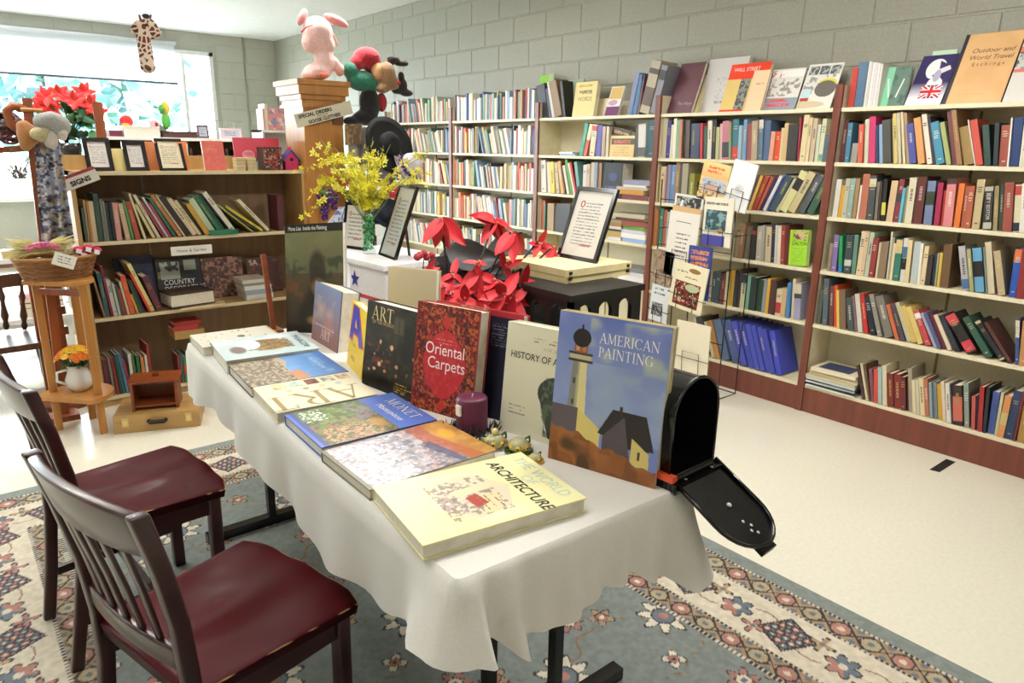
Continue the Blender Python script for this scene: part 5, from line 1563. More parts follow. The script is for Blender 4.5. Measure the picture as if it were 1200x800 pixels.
def c_amer(w_, h):                                            # a plain lighthouse-and-house coast scene in the photograph's colours
    cv = Cv(w_, h, '6f7fbc', .0015, 41).grad(0, .75, '6472b4', '9cabc6').cloud('8490c8', 60, .42, .4, .8).cloud('a9b8c4', 45, .5, .35, .5, (0, .3, 1, .7)).cloud('c2cc9c', 34, .56, .3, .65, (.3, .02, 1, .42))
    x = cv.X
    hill = .74 + .17 * x + .012 * np.sin(x * 17) + .008 * np.sin(x * 41)
    t = np.clip((x - .13) / .2, 0, 1)
    cv.poly([(.135, .74), (.165, .31), (.295, .31), (.325, .76)], 'd9cd98').poly([(.135, .74), (.165, .31), (.215, .31), (.205, .75)], '85837a').poly([(.205, .75), (.215, .31), (.235, .31), (.232, .75)], 'b0a884')
    cv.rect(.115, .295, .345, .312, '3a3634').rect(.13, .265, .33, .295, 'b8ae88').rect(.12, .25, .34, .265, '3a3634').rect(.165, .155, .295, .25, '8c5a40').rect(.185, .165, .215, .24, 'c89060').rect(.245, .165, .275, .24, 'b07850').ell(.23, .155, .085, .06, '2c2624').rect(.222, .07, .238, .11, '2c2624')
    for yy in (.42, .56):
        cv.rect(.18, yy, .20, yy + .035, '4a4844')
    cv.poly([(.0, .61), (.25, .61), (.25, .80), (0, .78)], '5e565c').poly([(.25, .61), (.47, .72), (.47, .84), (.25, .80)], 'd8c478')
    cv.poly([(.45, .74), (.57, .57), (.87, .57), (.96, .78), (.74, .80)], '2f2a2c').poly([(.5, .75), (.68, .60), (.76, .88), (.5, .86)], '574e54').poly([(.76, .72), (.92, .80), (.93, .93), (.76, .88)], 'd2be74').rect(.63, .54, .66, .60, '3a2e2c').rect(.82, .80, .845, .85, '4a4038')
    m = cv.Y > hill
    cv.mix(m, '8e5832')
    n1, n2 = vnoise(cv.nx, cv.ny, 34, cv.rng), vnoise(cv.nx, cv.ny, 12, cv.rng)
    cv.mix(m * np.clip((n1 - .45) * 3, 0, 1), 'b87848', .8).mix(m * np.clip((n2 - .5) * 3, 0, 1), '6a4028', .6).mix(m * np.clip((n1 - .62) * 5, 0, 1), '33291e', .85)
    return cv


M, w_, h = stand_at((642, 536), (767, 573), TZ, 363, 6)
o = dbook('large blue painting book with a lighthouse scene, standing at the near end', w_, h, .032, M, 'c8b888', c_amer(w_, h), STAND, edge='d8cba4')
serif('AMERICAN', .0235, o, face_text(w_ * .39, h * .835), 'f4f2ec', xs=.9)
serif('PAINTING', .0235, o, face_text(w_ * .39, h * .745), 'f4f2ec', xs=.9)


def c_hist(w_, h):
    cv = Cv(w_, h, 'dcd8c0', .0018, 42).lines((.4, .09, .98, .15), 2, '8a8878', .35)
    cv.ell(.86, .66, .27, .24, '37443a').ell(.78, .56, .26, .15, '2c382e').poly([(.55, .62), (.72, .95), (1, 1), (1, .6)], '3a473c').cloud('5c6c58', 9, .5, .15, .8, (.58, .42, 1, .95)).cloud('1c241e', 12, .55, .12, .7, (.58, .42, 1, .95))
    mask = (np.hypot((cv.X - .86) / .29, (cv.Y - .66) / .26) > 1) & (np.hypot((cv.X - .78) / .28, (cv.Y - .56) / .17) > 1) & ~((cv.Y > .8) & (cv.X > .64))
    cv.mix(mask & (cv.Y > .3), 'dcd8c0').lines((.12, .72, .4, .82), 3, '8a8878', .3)
    return cv


M, w_, h = stand_at((585, 503), (664, 527), TZ, 376, 7)
o = dbook('cream art history book with a dark bronze head, standing second from near end', w_, h, .05, M, 'd8d4bc', c_hist(w_, h), STAND, mat='print')
text('HISTORY OF ART', .0245, o, face_text(w_ * .08, h * .695), '3c3a32', xs=.9, bold=.0003)
text('H.W. JANSON', .013, o, face_text(w_ * .55, h * .8), 'a8a490')


def c_carp(w_, h):
    cv = Cv(w_, h, '7c2426', .0016, 43).cloud('c06a34', 4, .5, .08, .75).cloud('2c1c2c', 5, .52, .08, .8)
    for r_, c in ((1.0, '2c2030'), (.96, 'b82c34')):
        cv.mix((np.abs((cv.X - .5) / .36) ** 1.6 + np.abs((cv.Y - .54) / .33) ** 1.6) < r_, c)
    cv.cloud('cc4440', 7, .5, .15, .5, (.2, .25, .8, .85)).poly([(.5, .08), (.58, .15), (.5, .22), (.42, .15)], 'b83434').poly([(.5, .86), (.58, .92), (.5, .98), (.42, .92)], 'b83434')
    m = (cv.X < .02) | (cv.X > .98)
    cv.mix(m, '8a2c2c').lines((.34, .30, .68, .36), 2, 'd88078', .35)
    return cv


M, w_, h = stand_at((481, 475), (552, 496), TZ, 352, 8)
o = dbook('red patterned carpet book with white title, standing in the middle of the table', w_, h, .045, M, 'a84038', c_carp(w_, h), STAND)
text('Oriental\n Carpets', .047, o, face_text(w_ * .18, h * .545), 'f4ece8', xs=.9, line=.85)

Mr = M @ Matrix.Translation((.0, .062, 0)) @ Matrix.Rotation(math.radians(-3), 4, 'X')
cv = Cv(w_ * 1.38, h * 1.0, 'a02c34', seed=44).rect(.62, .05, .98, 1, '1c2234').lines((.68, .1, .94, .32), 9, '6a7088', .4).rect(.3, .0, .62, .12, '8a6a4c').cloud('c8a080', 5, .5, .1, .9, (.3, 0, .62, .12))
dbook('dark navy book with red edges standing behind the red carpet book', w_ * 1.38, h * 1.0, .03, Mr, 'b03038', cv, STAND)


def c_dark(w_, h):
    cv = Cv(w_, h, '1c1a16', .0018, 45).cloud('3c3426', 25, .5, .3, .8).rect(.5, .1, .72, .32, '2e2a20').rect(.53, .12, .6, .3, '4c4636').rect(.62, .12, .69, .3, '4c4636')
    cv.cloud('6a3024', 7, .55, .1, .9, (.05, .45, .5, .72)).dots(14, ['c88a60', 'b87850', 'e0b088'], (.08, .42, .95, .8), (.012, .03)).cloud('0e0c0a', 18, .55, .2, .8, (0, .6, 1, 1)).lines((.6, .84, .92, .96), 4, 'b09448', .45)
    return cv


M, w_, h = stand_at((424, 449), (487, 474), TZ, 351, 8)
o = dbook('black art book with dim figures and gold title, standing beside the carpet book', w_, h, .06, M, '16140f', c_dark(w_, h), STAND)
serif('ART', .042, o, face_text(w_ * .1, h * .80), 'd8c084')
text('OF THE WORLD', .0145, o, face_text(w_ * .12, h * .755), 'b8a068')

M, w_, h = stand_at((405, 425), (423, 447), TZ, 352, 8, .004)
cv = Cv(w_ * .94, h, 'ecc81c', seed=46)
cv.poly([(.02, .58), (.12, .02), (.5, .02), (.98, .56), (.66, .6), (.56, .47), (.28, .47), (.26, .6)], 'c83040').poly([(.04, .56), (.15, .03), (.44, .03), (.9, .55), (.68, .57), (.55, .43), (.27, .43), (.22, .57)], '3438b0').poly([(.3, .36), (.34, .22), (.47, .36)], 'ecc81c')
o = dbook('yellow book with a huge blue letter, standing behind the black art book', w_ * .94, h, .035, M, 'e0bc20', cv, STAND)
text('A  NEW', .016, o, face_text(w_ * .2, h * .36), '6a5a20')
text('PAUL', .022, o, face_text(w_ * .25, h * .14), '5a4c1c')

M, w_, h = stand_at((365, 396), (395, 414), TZ, 329, 8)
cv = Cv(w_, h, '6a7494', seed=47).grad(0, 1, '7484a8', '8a5a54').cloud('b8a8a4', 30, .5, .3, .6, (0, .2, .8, .75)).ell(.3, .42, .2, .16, 'c0a898', .8, .8).ell(.62, .46, .2, .15, 'b8988c', .8, .8).ell(.62, .7, .25, .2, 'b87868', .7, .5).lines((.1, .68, .9, .72), 1, 'c8c0c0', .5)
o = dbook('thick blue and rose art book standing before the tall dark portrait book', w_, h, .07, M, '585c70', cv, STAND, edge='cac6ba')
serif('ART', .036, o, face_text(w_ * .35, h * .1), 'e8e4e0')


def c_port(w_, h):                                            # a plain dark landscape in the photograph's colours, no portrait
    cv = Cv(w_, h, '3c3824', .002, 48).grad(.07, .45, '6c6a48', '5a5a40').grad(.45, 1, '4a3c28', '241c14').cloud('7a7850', 40, .5, .3, .5, (0, .08, 1, .4)).cloud('2c3426', 18, .5, .2, .8, (0, .3, 1, .5)).cloud('6a4028', 16, .52, .2, .6, (0, .45, .4, .75))
    cv.ell(.55, .95, .42, .42, '1e1a14', .95, .25).ell(.56, .42, .17, .2, '2a2014', .9, .3).ell(.58, .58, .14, .1, 'a8824c', .8, .8).ell(.5, .88, .16, .05, '9a7444', .7, .7)
    return cv.rect(0, 0, 1, .075, '16140f')


M, w_, h = stand_at((336, 389), (403, 401), TZ, 264, 10)
M = M @ Matrix.Rotation(math.radians(-6), 4, 'Y')
o = dbook('tall dark portrait book with a black title band, standing farthest on the table', w_, h, .02, M, 'c8c8c4', c_port(w_, h), STAND)
text('Mona Lisa  Inside the Painting', .0225, o, face_text(w_ * .06, h * .945), 'ecebe6', xs=.74)

M, w_, h = stand_at((424, 440), (481, 450), TZ, 312, 5, .14)
dbook('plain large beige book standing with its back to the room behind the black book', w_, h, .03, M, 'cdbf9c', Cv(w_, h, 'd2c5a2', .004, 49), None, 'print')

q = P(321, 389, 2, TZ)
es = thing('book_easel', 'slender orange-brown wooden easel post left of the tall dark book', 'easel', loc=q)
MB().bar((0, 0, .005), (-.012, .02, .31), .018, .012).build('post', M_['orangewood'], es)
MB().box(-.03, .03, -.03, .05, .0006, .012).build('foot', M_['orangewood'], es)

# candle with its dark sprig, and three tiny sunflower pots
q = P(561, 509, 2, TZ)
cd = thing('pillar_candle', 'fat plum-coloured candle before the red carpet book', 'candle', loc=q + np.array([.0, .03, 0]))
MB().lathe([(.0, .0005), (.040, .0005), (.0415, .01), (.041, .092), (.038, .097), (.02, .095), (0, .094)], 28, '5c1e3c').build('wax', M_['wax'], cd)
MB().tube([(0, 0, .094), (.003, 0, .103)], .0015, 6, 'e0d8c8').build('wick', M_['matt'], cd)
MB().box(-.048, -.0415, -.012, .006, .055, .082, 'e8e4dc').build('price_label', M_['paper'], cd)
sp = MB()
rs = random.Random(4)
for i in range(46):
    a = rs.uniform(2.3, 6.0)
    r_ = rs.uniform(.045, .075)
    p = Vector((r_ * math.cos(a), r_ * math.sin(a), .004))
    sp.tube([p, p + Vector((rs.uniform(-.015, .015), rs.uniform(-.015, .015), rs.uniform(.01, .035)))], [.003, .0008], 4, rs.choice(['1c2a24', '26362c', '101614']))
sp = sp.build('pine_sprig', M_['leaf'], None, Matrix.Translation(q + np.array([.0, .03, 0])))
tag(sp, 'dark green pine sprig curled round the foot of the plum candle', 'sprig')


def pot(px, py, s, label, kind):
    q = P(px, py, 2, TZ)
    t = thing('tiny_pot', label, 'pot', loc=q, group='tiny sunflower pots on the table')
    b = MB().lathe([(0, .0008), (.016 * s, .0008), (.026 * s, .012 * s), (.024 * s, .026 * s), (.014 * s, .034 * s), (0, .036 * s)], 16, 'b4b084')
    b.build('body', M_['ceramic'], t)
    k = MB()
    for i in range(7):
        a = i * .9 + .3
        k.ell((.0235 * s * math.cos(a), .0235 * s * math.sin(a), .017 * s), .007 * s, 'd8b030', 8, 6)
        k.ell((.028 * s * math.cos(a), .028 * s * math.sin(a), .017 * s), .0035 * s, '3c2a14', 6, 4)
    k.build('sunflower_trim', M_['ceramic'], t)['kind'] = 'stuff'
    MB().tube([(.022 * s, .005, .026 * s), (.04 * s, .008, .028 * s), (.042 * s, .008, .014 * s), (.025 * s, .005, .008 * s)], .003 * s, 6, '4a6a34').build('handle', M_['ceramic'], t)
    if kind == 'teapot':
        MB().tube([(-.022 * s, 0, .014 * s), (-.036 * s, .0, .022 * s), (-.04 * s, 0, .034 * s)], [.006 * s, .004 * s, .003 * s], 6, '8a9a5c').build('spout', M_['ceramic'], t)
        MB().ell((0, 0, .042 * s), .010 * s, 'd8c890', 10, 6).build('lid', M_['ceramic'], t)
    else:
        MB().lathe([(0, .0004), (.034 * s, .003), (.036 * s, .005), (.02 * s, .004), (0, .004)], 18, 'c8a03c' if kind == 'cup' else '3c5a2c').build('saucer', M_['ceramic'], t)


pot(580, 524, 1.0, 'tiny sunflower teapot with lid, nearest the plum candle', 'teapot')
pot(608, 529, 1.0, 'tiny sunflower jug on a green saucer, middle of the three pots', 'jug')
pot(627, 541, .6, 'smallest sunflower cup on a gold saucer by the yellow book', 'cup')

# the black mailbox
q = P(810, 549, 2, TZ + .02)
mr = math.radians(2)
mbx = thing('mailbox', 'black metal mailbox with its door hanging open at the table corner', 'mailbox', Matrix.Translation((q[0], q[1], TZ)) @ Matrix.Rotation(mr, 4, 'Z'))
HW, HS = .085, .135
outl = [(-HW, 0), (-HW, HS)] + [(-HW * math.cos(a), HS + HW * math.sin(a)) for a in np.linspace(.2, math.pi - .2, 13)] + [(HW, HS), (HW, 0)]
no = len(outl)


def arch_shell(m, y0, y1, off, z0, flip=False, col='141416'):
    sc = 1 + off / HW
    vs = [(x * sc, y0, z0 + z * (1 + off / .2)) for x, z in outl] + [(x * sc, y1, z0 + z * (1 + off / .2)) for x, z in outl]
    fs = []
    for i in range(no):
        k = (i + 1) % no
        fs.append((i, k, no + k, no + i) if not flip else (i, no + i, no + k, k))
    m.add(vs, fs, col, None, True)
    m.sm[-1] = False


b = MB()
arch_shell(b, 0, .32, 0, .02, True)
arch_shell(b, 0, .32, -.002, .021)
b.add([(x, .32, .02 + z) for x, z in outl], [tuple(range(no - 1, -1, -1))], '141416')
b.add([(x * .98, .315, .021 + z * .98) for x, z in outl], [tuple(range(no))], '141416')
b.build('body', M_['gloss_black'], mbx)
MB().tube([(x, 0, .02 + z) for x, z in outl] + [(-HW, 0, .02)], .004, 6, '101012').build('rim', M_['gloss_black'], mbx)
rb_ = MB()
for i in range(6):
    rb_.box(-HW - .012, HW * .3, -.03 + i * .012, -.024 + i * .012, -.004 + i * .0, .016, '18181a')
rb_.box(-HW - .012, HW, -.03, .31, .0008, .018, '121214')
rb_.build('ribbed_base', M_['gloss_black'], mbx)
MB().box(-HW - .014, -HW + .004, -.02, .03, .02, .034, 'd8502c').build('flag', M_['matt'], mbx)
k = MB()
for x, z in ((-.015, .13), (.01, .132), (-.002, .118)):
    k.ell((x, .312, z), (.010, .003, .006), 'b82028', 8, 6)
k.build('flag_rivet', M_['matt'], mbx)
dm_ = Matrix.Translation((0, -.004, .018)) @ Matrix.Rotation(math.radians(118), 4, 'X')
d = MB()
d.add([(x, 0, z) for x, z in outl] + [(x, .004, z) for x, z in outl], [tuple(range(no)), tuple(range(2 * no - 1, no - 1, -1))] + [(i, no + i, no + (i + 1) % no, (i + 1) % no) for i in range(no)], '151517')
d = d.build('door', M_['gloss_black'], mbx, dm_)
MB().tube([(x, .008, z) for x, z in outl[0:]], .0045, 6, '141416').build('door_rim', M_['gloss_black'], d)
MB().ell((0, .006, .11), (.006, .004, .006), 'd0d0d0', 10, 6).build('door_bolt', M_['metal'], d)
MB().box(-.022, .022, -.012, .006, .21, .232, '101012').build('door_latch', M_['gloss_black'], d)
for x in (-.05, .05):
    MB().ell((x, .006, .018), (.006, .004, .006), 'b8b8b8', 10, 6).build('hinge_rivet', M_['metal'], d)
k = MB()
for i, zz in enumerate((.155, .17, .18, .19)):
    k.ell((.012 * (i % 2) - .004, .005, zz), (.004, .002, .004), 'c8c8c8', 6, 4)
k.build('latch_rivet', M_['metal'], d)

# ------------------------------------------------------------------ the two chairs
M_['seat'] = paint('lacquered_seat', 0.4, 0.14, 7, coat=0.08, spec=0.06)


class Round:
    """builds the gathered mesh with softly rounded edges"""

    def __init__(s, m):
        s.m = m

    def build(s, *a, **k):
        o = s.m.build(*a, **k)
        b = o.modifiers.new('round', 'BEVEL')
        b.width, b.segments, b.limit_method = .006, 3, 'ANGLE'
        b.angle_limit = math.radians(50)
        o.data.polygons.foreach_set('use_smooth', [True] * len(o.data.polygons))
        return o


def sweep(pts, w_, d_):
    m = MB()
    vs = []
    for (x, y, z) in pts:
        vs += [(x - w_ / 2, y - d_ / 2, z), (x + w_ / 2, y - d_ / 2, z), (x + w_ / 2, y + d_ / 2, z), (x - w_ / 2, y + d_ / 2, z)]
    n = len(pts)
    fs = [(3, 2, 1, 0), tuple(4 * (n - 1) + i for i in range(4))]
    for i in range(n - 1):
        for k in range(4):
            a, b = 4 * i + k, 4 * i + (k + 1) % 4
            fs.append((a, b, b + 4, a + 4))
    return Round(m.add(vs, fs, '2a0c0e'))


def chair(label, x, y, rz):
    t = thing('wooden_chair', label, 'chair', loc=(x, y, 0), rz=rz, group='dark mahogany chairs at the book table')
    # dished seat with worn pale edges
    nu, nv = 33, 29
    rg = np.random.default_rng(int(y * 100))
    vs, cs = [], []
    wn_ = vnoise(nu, nv, 1.7, rg)
    for j in range(nv):
        v = 1 - (1 - j / (nv - 1)) ** 1.7
        for i in range(nu):
            u = i / (nu - 1) * 2 - 1
            u = math.copysign(1 - (1 - abs(u)) ** 1.7, u)
            hw = .190 + .034 * v
            xx = -.195 + .41 * v - .018 * (abs(u) ** 6) * (v > .5) * v + .012 * (1 - u * u) * v
            dip = .018 * math.exp(-((v - .42) / .30) ** 2) * (1 - .75 * math.exp(-(u / .2) ** 2)) * (1 - abs(u) ** 5)
            wav = .005 * math.cos(u * 3 * math.pi) * max(0, v - .4) * (1 - u ** 4)
            edge = max(abs(u) ** 30, (v ** 40))
            vs.append((xx, u * hw, .455 - dip + wav - .005 * edge))
            rim = (abs(u) > .992 or v > .992)
            cs.append(lin('b89868') if rim and wn_[j, i] > (.35 if v > .992 else .6) else lin('420c12'))
    f = []
    for j in range(nv - 1):
        for i in range(nu - 1):
            a = j * nu + i
            f.append((a, a + nu, a + nu + 1, a + 1))
    f = np.array(f)[:, ::-1]
    top = len(vs)
    ring = [i for i in range(nu)] + [j * nu + nu - 1 for j in range(1, nv)] + [(nv - 1) * nu + i for i in range(nu - 2, -1, -1)] + [j * nu for j in range(nv - 2, 0, -1)]
    for dz, sx in ((.0022, 1.0), (.004, 1.0)):                 # the worn arris is only a couple of millimetres wide
        for k in ring:
            p = vs[k]
            vs.append((p[0] * sx, p[1] * sx, p[2] - dz))
            cs.append(cs[k] if dz < .003 else lin('2a0a0e'))
    for k in ring:
        p = vs[k]
        vs.append((p[0] * .985, p[1] * .98, .424))
        cs.append(lin('2a0a0e'))
    m = len(ring)
    extra = [(ring[k], ring[(k + 1) % m], top + (k + 1) % m, top + k) for k in range(m)]
    for g in (0, 1):
        extra += [(top + g * m + k, top + g * m + (k + 1) % m, top + (g + 1) * m + (k + 1) % m, top + (g + 1) * m + k) for k in range(m)]
    ff = np.concatenate([f, np.array(extra)[:, ::-1]])
    o = grid_mesh('seat', np.array(vs), ff, np.array(cs), M_['seat'], t)
    mh = M_['mahog']
    for s in (-1, 1):
        sweep([(.165, s * .185, .0098), (.168, s * .188, .2), (.17, s * .19, .423)], .036, .036).build('leg', mh, t)
        sweep([(-.245, s * .158, .0098), (-.215, s * .166, .18), (-.19, s * .176, .36), (-.186, s * .184, .48), (-.198, s * .192, .62), (-.222, s * .200, .75), (-.252, s * .208, .872)], .034, .027).build('back_post', mh, t)
        MB().bar((.15, s * .186, .395), (-.185, s * .176, .395), .02, .055).build('side_apron', mh, t)
        MB().bar((.165, s * .186, .16), (-.215, s * .165, .16), .018, .026).build('stretcher', mh, t)
    MB().bar((.168, -.17, .395), (.168, .17, .395), .02, .055).build('front_apron', mh, t)
    MB().bar((-.02, -.172, .16), (-.02, .172, .16), .018, .026).build('stretcher', mh, t)

    def rail(z0, z1, x0, x1, bow, hy, th, crown=0.0):
        n = 17
        vs = []
        for i in range(n):
            u = i / (n - 1) * 2 - 1
            bx = -bow * (1 - u * u)
            zt_ = z1 + crown * (1 - u * u)
            vs += [(x0 + bx - th / 2, u * hy, z0), (x0 + bx + th / 2, u * hy, z0), (x1 + bx + th / 2, u * hy, zt_), (x1 + bx - th / 2, u * hy, zt_)]
        fs = [(0, 1, 2, 3), tuple(4 * (n - 1) + i for i in (3, 2, 1, 0))]
        for i in range(n - 1):
            for k in range(4):
                a, b = 4 * i + k, 4 * i + (k + 1) % 4
                fs.append((a, a + 4, b + 4, b))
        return Round(MB().add(vs, fs, '2a0c0e', None, False))

    rail(.775, .868, -.226, -.252, .030, .203, .024, .012).build('top_rail', mh, t)
    rail(.505, .555, -.190, -.192, .016, .180, .02).build('bottom_rail', mh, t)
    for i in range(5):
        u = (i - 2) / 2 * .62
        b0, b1 = .016 * (1 - u * u), .030 * (1 - u * u)
        sweep([(-.190 - b0, u * .185, .553), (-.205 - (b0 + b1) / 2, u * .19, .66), (-.227 - b1, u * .2, .778)], .010, .026).build('back_slat', mh, t)


chair('nearest dark mahogany chair with worn seat edges, foreground left', .373, 1.47, math.radians(15))
chair('second dark mahogany chair, behind the nearest one along the table', .343, 2.265, math.radians(5.6))

# ------------------------------------------------------------------ picture frames with hand-lettered sheets


def picture(label, w_, h, M, fw=.016, seed=1, col='191718', initial='b03a28', mount='e4e0d6', rows=11, strut=True, margin=.16, group=None):
    t = thing('framed_verse', label, 'frame', M, group)
    m = MB()
    m.box(0, w_, 0, .016, 0, fw, col).box(0, w_, 0, .016, h - fw, h, col).box(0, fw, 0, .016, fw, h - fw, col).box(w_ - fw, w_, 0, .016, fw, h - fw, col)
    m.build('frame_moulding', M_['gloss_black'], t)
    cv = Cv(w_ - 2 * fw, h - 2 * fw, mount, .0016, seed)
    cv.lines((margin, .16, 1 - margin, .84), rows, '4c4840', .42, .85, 1.6)
    cv.rect(margin, .14, margin + .17, .14 + .12, mount).ell(margin + .07, .2, .07, .055, initial).ell(margin + .07, .2, .035, .035, mount).lines((margin + .3, .80, 1 - margin, .85), 1, initial, .7)
    cv.build('lettered_sheet', t, 'print', Matrix.Translation((fw, .006, fw)))
    MB().box(fw * .5, w_ - fw * .5, .009, .013, fw * .5, h - fw * .5, '2a2420').build('backing', M_['matt'], t)
    MB().box(fw * .9, w_ - fw * .9, .003, .0042, fw * .9, h - fw * .9).build('glazing', M_['glazing'], t)
    if strut:
        MB().bar((w_ / 2, .014, h * .7), (w_ / 2, .014 + h * .34, -.0), .03, .003, '1c1a18').build('strut', M_['matt'], t)
    return t


def pic_at(label, bl, br, z, ytop, lean, **kw):
    M, w_, h = stand_at(bl, br, z, ytop, lean)
    return picture(label, w_, h, M, **kw)


# ------------------------------------------------------------------ black arched stand with the cream box and the largest frame
SX0, SX1, SY0, SY1, SZ = 1.81, 2.19, 1.86, 2.36, .945
bs = thing('arched_stand', 'black wooden stand with arched openings under the cream box', 'stand', loc=(SX0, SY0, 0))
MB().box(-.02, SX1 - SX0 + .02, -.02, SY1 - SY0 + .02, SZ - .025, SZ).build('top', M_['blackwood'], bs)


def arch_panel(L, z0, z1, n, m, M):
    """a panel with n arched openings between posts"""
    pw = .035
    bw = (L - pw * (n + 1)) / n
    for i in range(n + 1):
        x = i * (bw + pw)
        m.box(x, x + pw, 0, .02, z0, z1, '1a1716', M)
    m.box(pw, L - pw, 0, .02, z0, z0 + .05, '1a1716', M)
    for i in range(n):
        x = pw + i * (bw + pw)
        r = bw / 2
        zc = z1 - .025 - r
        pts = [(x + r - r * math.cos(a), zc + r * math.sin(a)) for a in np.linspace(0, math.pi, 11)]
        for (xa, za), (xb, zb) in zip(pts, pts[1:]):
            m.add([(xa, 0, za), (xb, 0, zb), (xb, 0, z1), (xa, 0, z1), (xa, .02, za), (xb, .02, zb), (xb, .02, z1), (xa, .02, z1)],
                  [(0, 1, 2, 3), (7, 6, 5, 4), (1, 0, 4, 5)], '1a1716', M)


W_, D_ = SX1 - SX0, SY1 - SY0
for nm, M, L, n in (('front_panel', Matrix.Translation((0, 0, 0)), W_, 3), ('side_panel', frame((0, D_, 0), (0, -1, 0), (1, 0, 0), (0, 0, 1)), D_, 4), ('side_panel', frame((W_, D_, 0), (0, -1, 0), (1, 0, 0), (0, 0, 1)), D_, 4)):
    m = MB()
    arch_panel(L, .45, SZ - .025, n, m, M)
    m.build(nm, M_['blackwood'], bs)
for x in (0, W_ - .035):
    for y in (0, D_ - .035):
        MB().box(x, x + .035, y, y + .035, .0095, .45).build('leg', M_['blackwood'], bs)
MB().box(0, W_, 0, D_, .44, .455).build('shelf', M_['blackwood'], bs)
q = [P(x, y, 2, SZ + .052)[:2] for x, y in ((615, 301), (664, 318), (739, 308), (676, 296))]
bx = thing('flat_box', 'shallow cream box lying on the black arched stand, under the frame', 'box', frame((*q[1], SZ + .001), np.append((q[2] - q[1]) / np.linalg.norm(q[2] - q[1]), 0), np.append(np.array([-(q[2] - q[1])[1], (q[2] - q[1])[0]]) / np.linalg.norm(q[2] - q[1]), 0), (0, 0, 1)))
bw, bd = np.linalg.norm(q[2] - q[1]), .44
MB().box(0, bw, 0, bd, 0, .025).build('box_base', M_['cream_box'], bx)
MB().box(-.003, bw + .003, -.003, bd + .003, .027, .056).build('box_lid', M_['cream_box'], bx)
for x in (.012, bw - .028):
    MB().box(x, x + .016, -.006, .004, .012, .024, '2c241a').build('corner_clip', M_['matt'], bx)
    MB().box(x, x + .016, -.006, .004, .036, .048, '2c241a').build('corner_clip', M_['matt'], bx)
pic_at('largest black frame with hand lettering, leaning back on the cream box', (652, 300), (697, 309), SZ + .0575, 218, 20, seed=61, rows=14, fw=.018, margin=.15)

# ------------------------------------------------------------------ white chest with the vase and two frames
wc = thing('chest', 'white painted chest with a blue star and red stripe, carrying the vase', 'chest', loc=(1.70, 3.08, 0), rz=math.radians(3))
MB().box(-.02, .44, -.02, .66, .875, .9, 'eeecf0').build('lid', M_['matt'], wc)
MB().box(0, .42, 0, .64, .0, .875, 'e6e3e6').build('body', M_['matt'], wc)
sm = MB()
st_ = [(.05 * (1 if i % 2 == 0 else .42) * math.sin(i * math.pi / 5), .05 * (1 if i % 2 == 0 else .42) * math.cos(i * math.pi / 5)) for i in range(10)]
sm.add([(-.002, .3 + a, .79 + b) for a, b in st_] + [(-.002, .3, .79)], [(i, (i + 1) % 10, 10) for i in range(10)], '2c2c84')
sm.add([(.12 + a, -.002, .79 + b) for a, b in st_] + [(.12, -.002, .79)], [((i + 1) % 10, i, 10) for i in range(10)], '2c2c84')
sm.build('blue_star', M_['matt'], wc)
MB().box(-.002, .4215, -.002, .642, .70, .72, 'b03038').build('red_stripe', M_['matt'], wc)
pic_at('black frame with red ornamental initial behind the glass vase', (400, 290), (428, 294), .9, 236, 10, seed=62, rows=7, fw=.018, margin=.12)
pic_at('narrow black frame in front of the yellow flowers, seen at a slant', (443, 298), (462, 305), .9, 216, 20, seed=63, rows=12, fw=.014, mount='d4d6d0')

vq = P(433, 297, 2, .9)
va = thing('vase', 'tall clear glass vase filled with green glass pebbles', 'vase', loc=vq + np.array([0, 0, .001]))
MB().lathe([(0, 0), (.036, 0), (.038, .01), (.036, .19), (.040, .235), (.037, .235), (.033, .19), (.033, .012), (0, .012)], 24, 'ffffff').build('glass_body', M_['vase'], va)
pb = MB()
rv = random.Random(8)
for i in range(150):
    a, r_ = rv.uniform(0, 6.28), .028 * math.sqrt(rv.random())
    pb.ell((r_ * math.cos(a), r_ * math.sin(a), rv.uniform(.02, .2)), rv.uniform(.006, .009), rv.choice(['2f8a4c', '48a862', '1f6a3a', '3c9a58']), 6, 5)
pb.build('glass_pebbles', M_['ceramic'], va)['kind'] = 'stuff'
MB().box(.02, .045, -.04, -.037, .10, .16, 'eeeae0').build('price_tag', M_['paper'], va)
fy = thing('forsythia_spray', 'spray of yellow silk blossom branches in the glass vase', 'flowers', loc=vq + np.array([0, 0, .2]))
br, fl = MB(), MB()


def star(m, c, r_, cols, n=5):
    u = Vector((rv.gauss(0, 1), rv.gauss(0, 1), rv.gauss(0, 1))).normalized()
    v = u.orthogonal().normalized()
    w3 = u.cross(v)
    col = rv.choice(cols)
    for k in range(n):
        a = 2 * math.pi * k / n
        d1 = v * math.cos(a) + w3 * math.sin(a)
        d2 = v * math.cos(a + .45) + w3 * math.sin(a + .45)
        d0 = v * math.cos(a - .45) + w3 * math.sin(a - .45)
        m.add([c, c + d0 * r_ * .62 + u * r_ * .1, c + d1 * r_ + u * r_ * .25, c + d2 * r_ * .62 + u * r_ * .1], [(0, 1, 2, 3)], col)


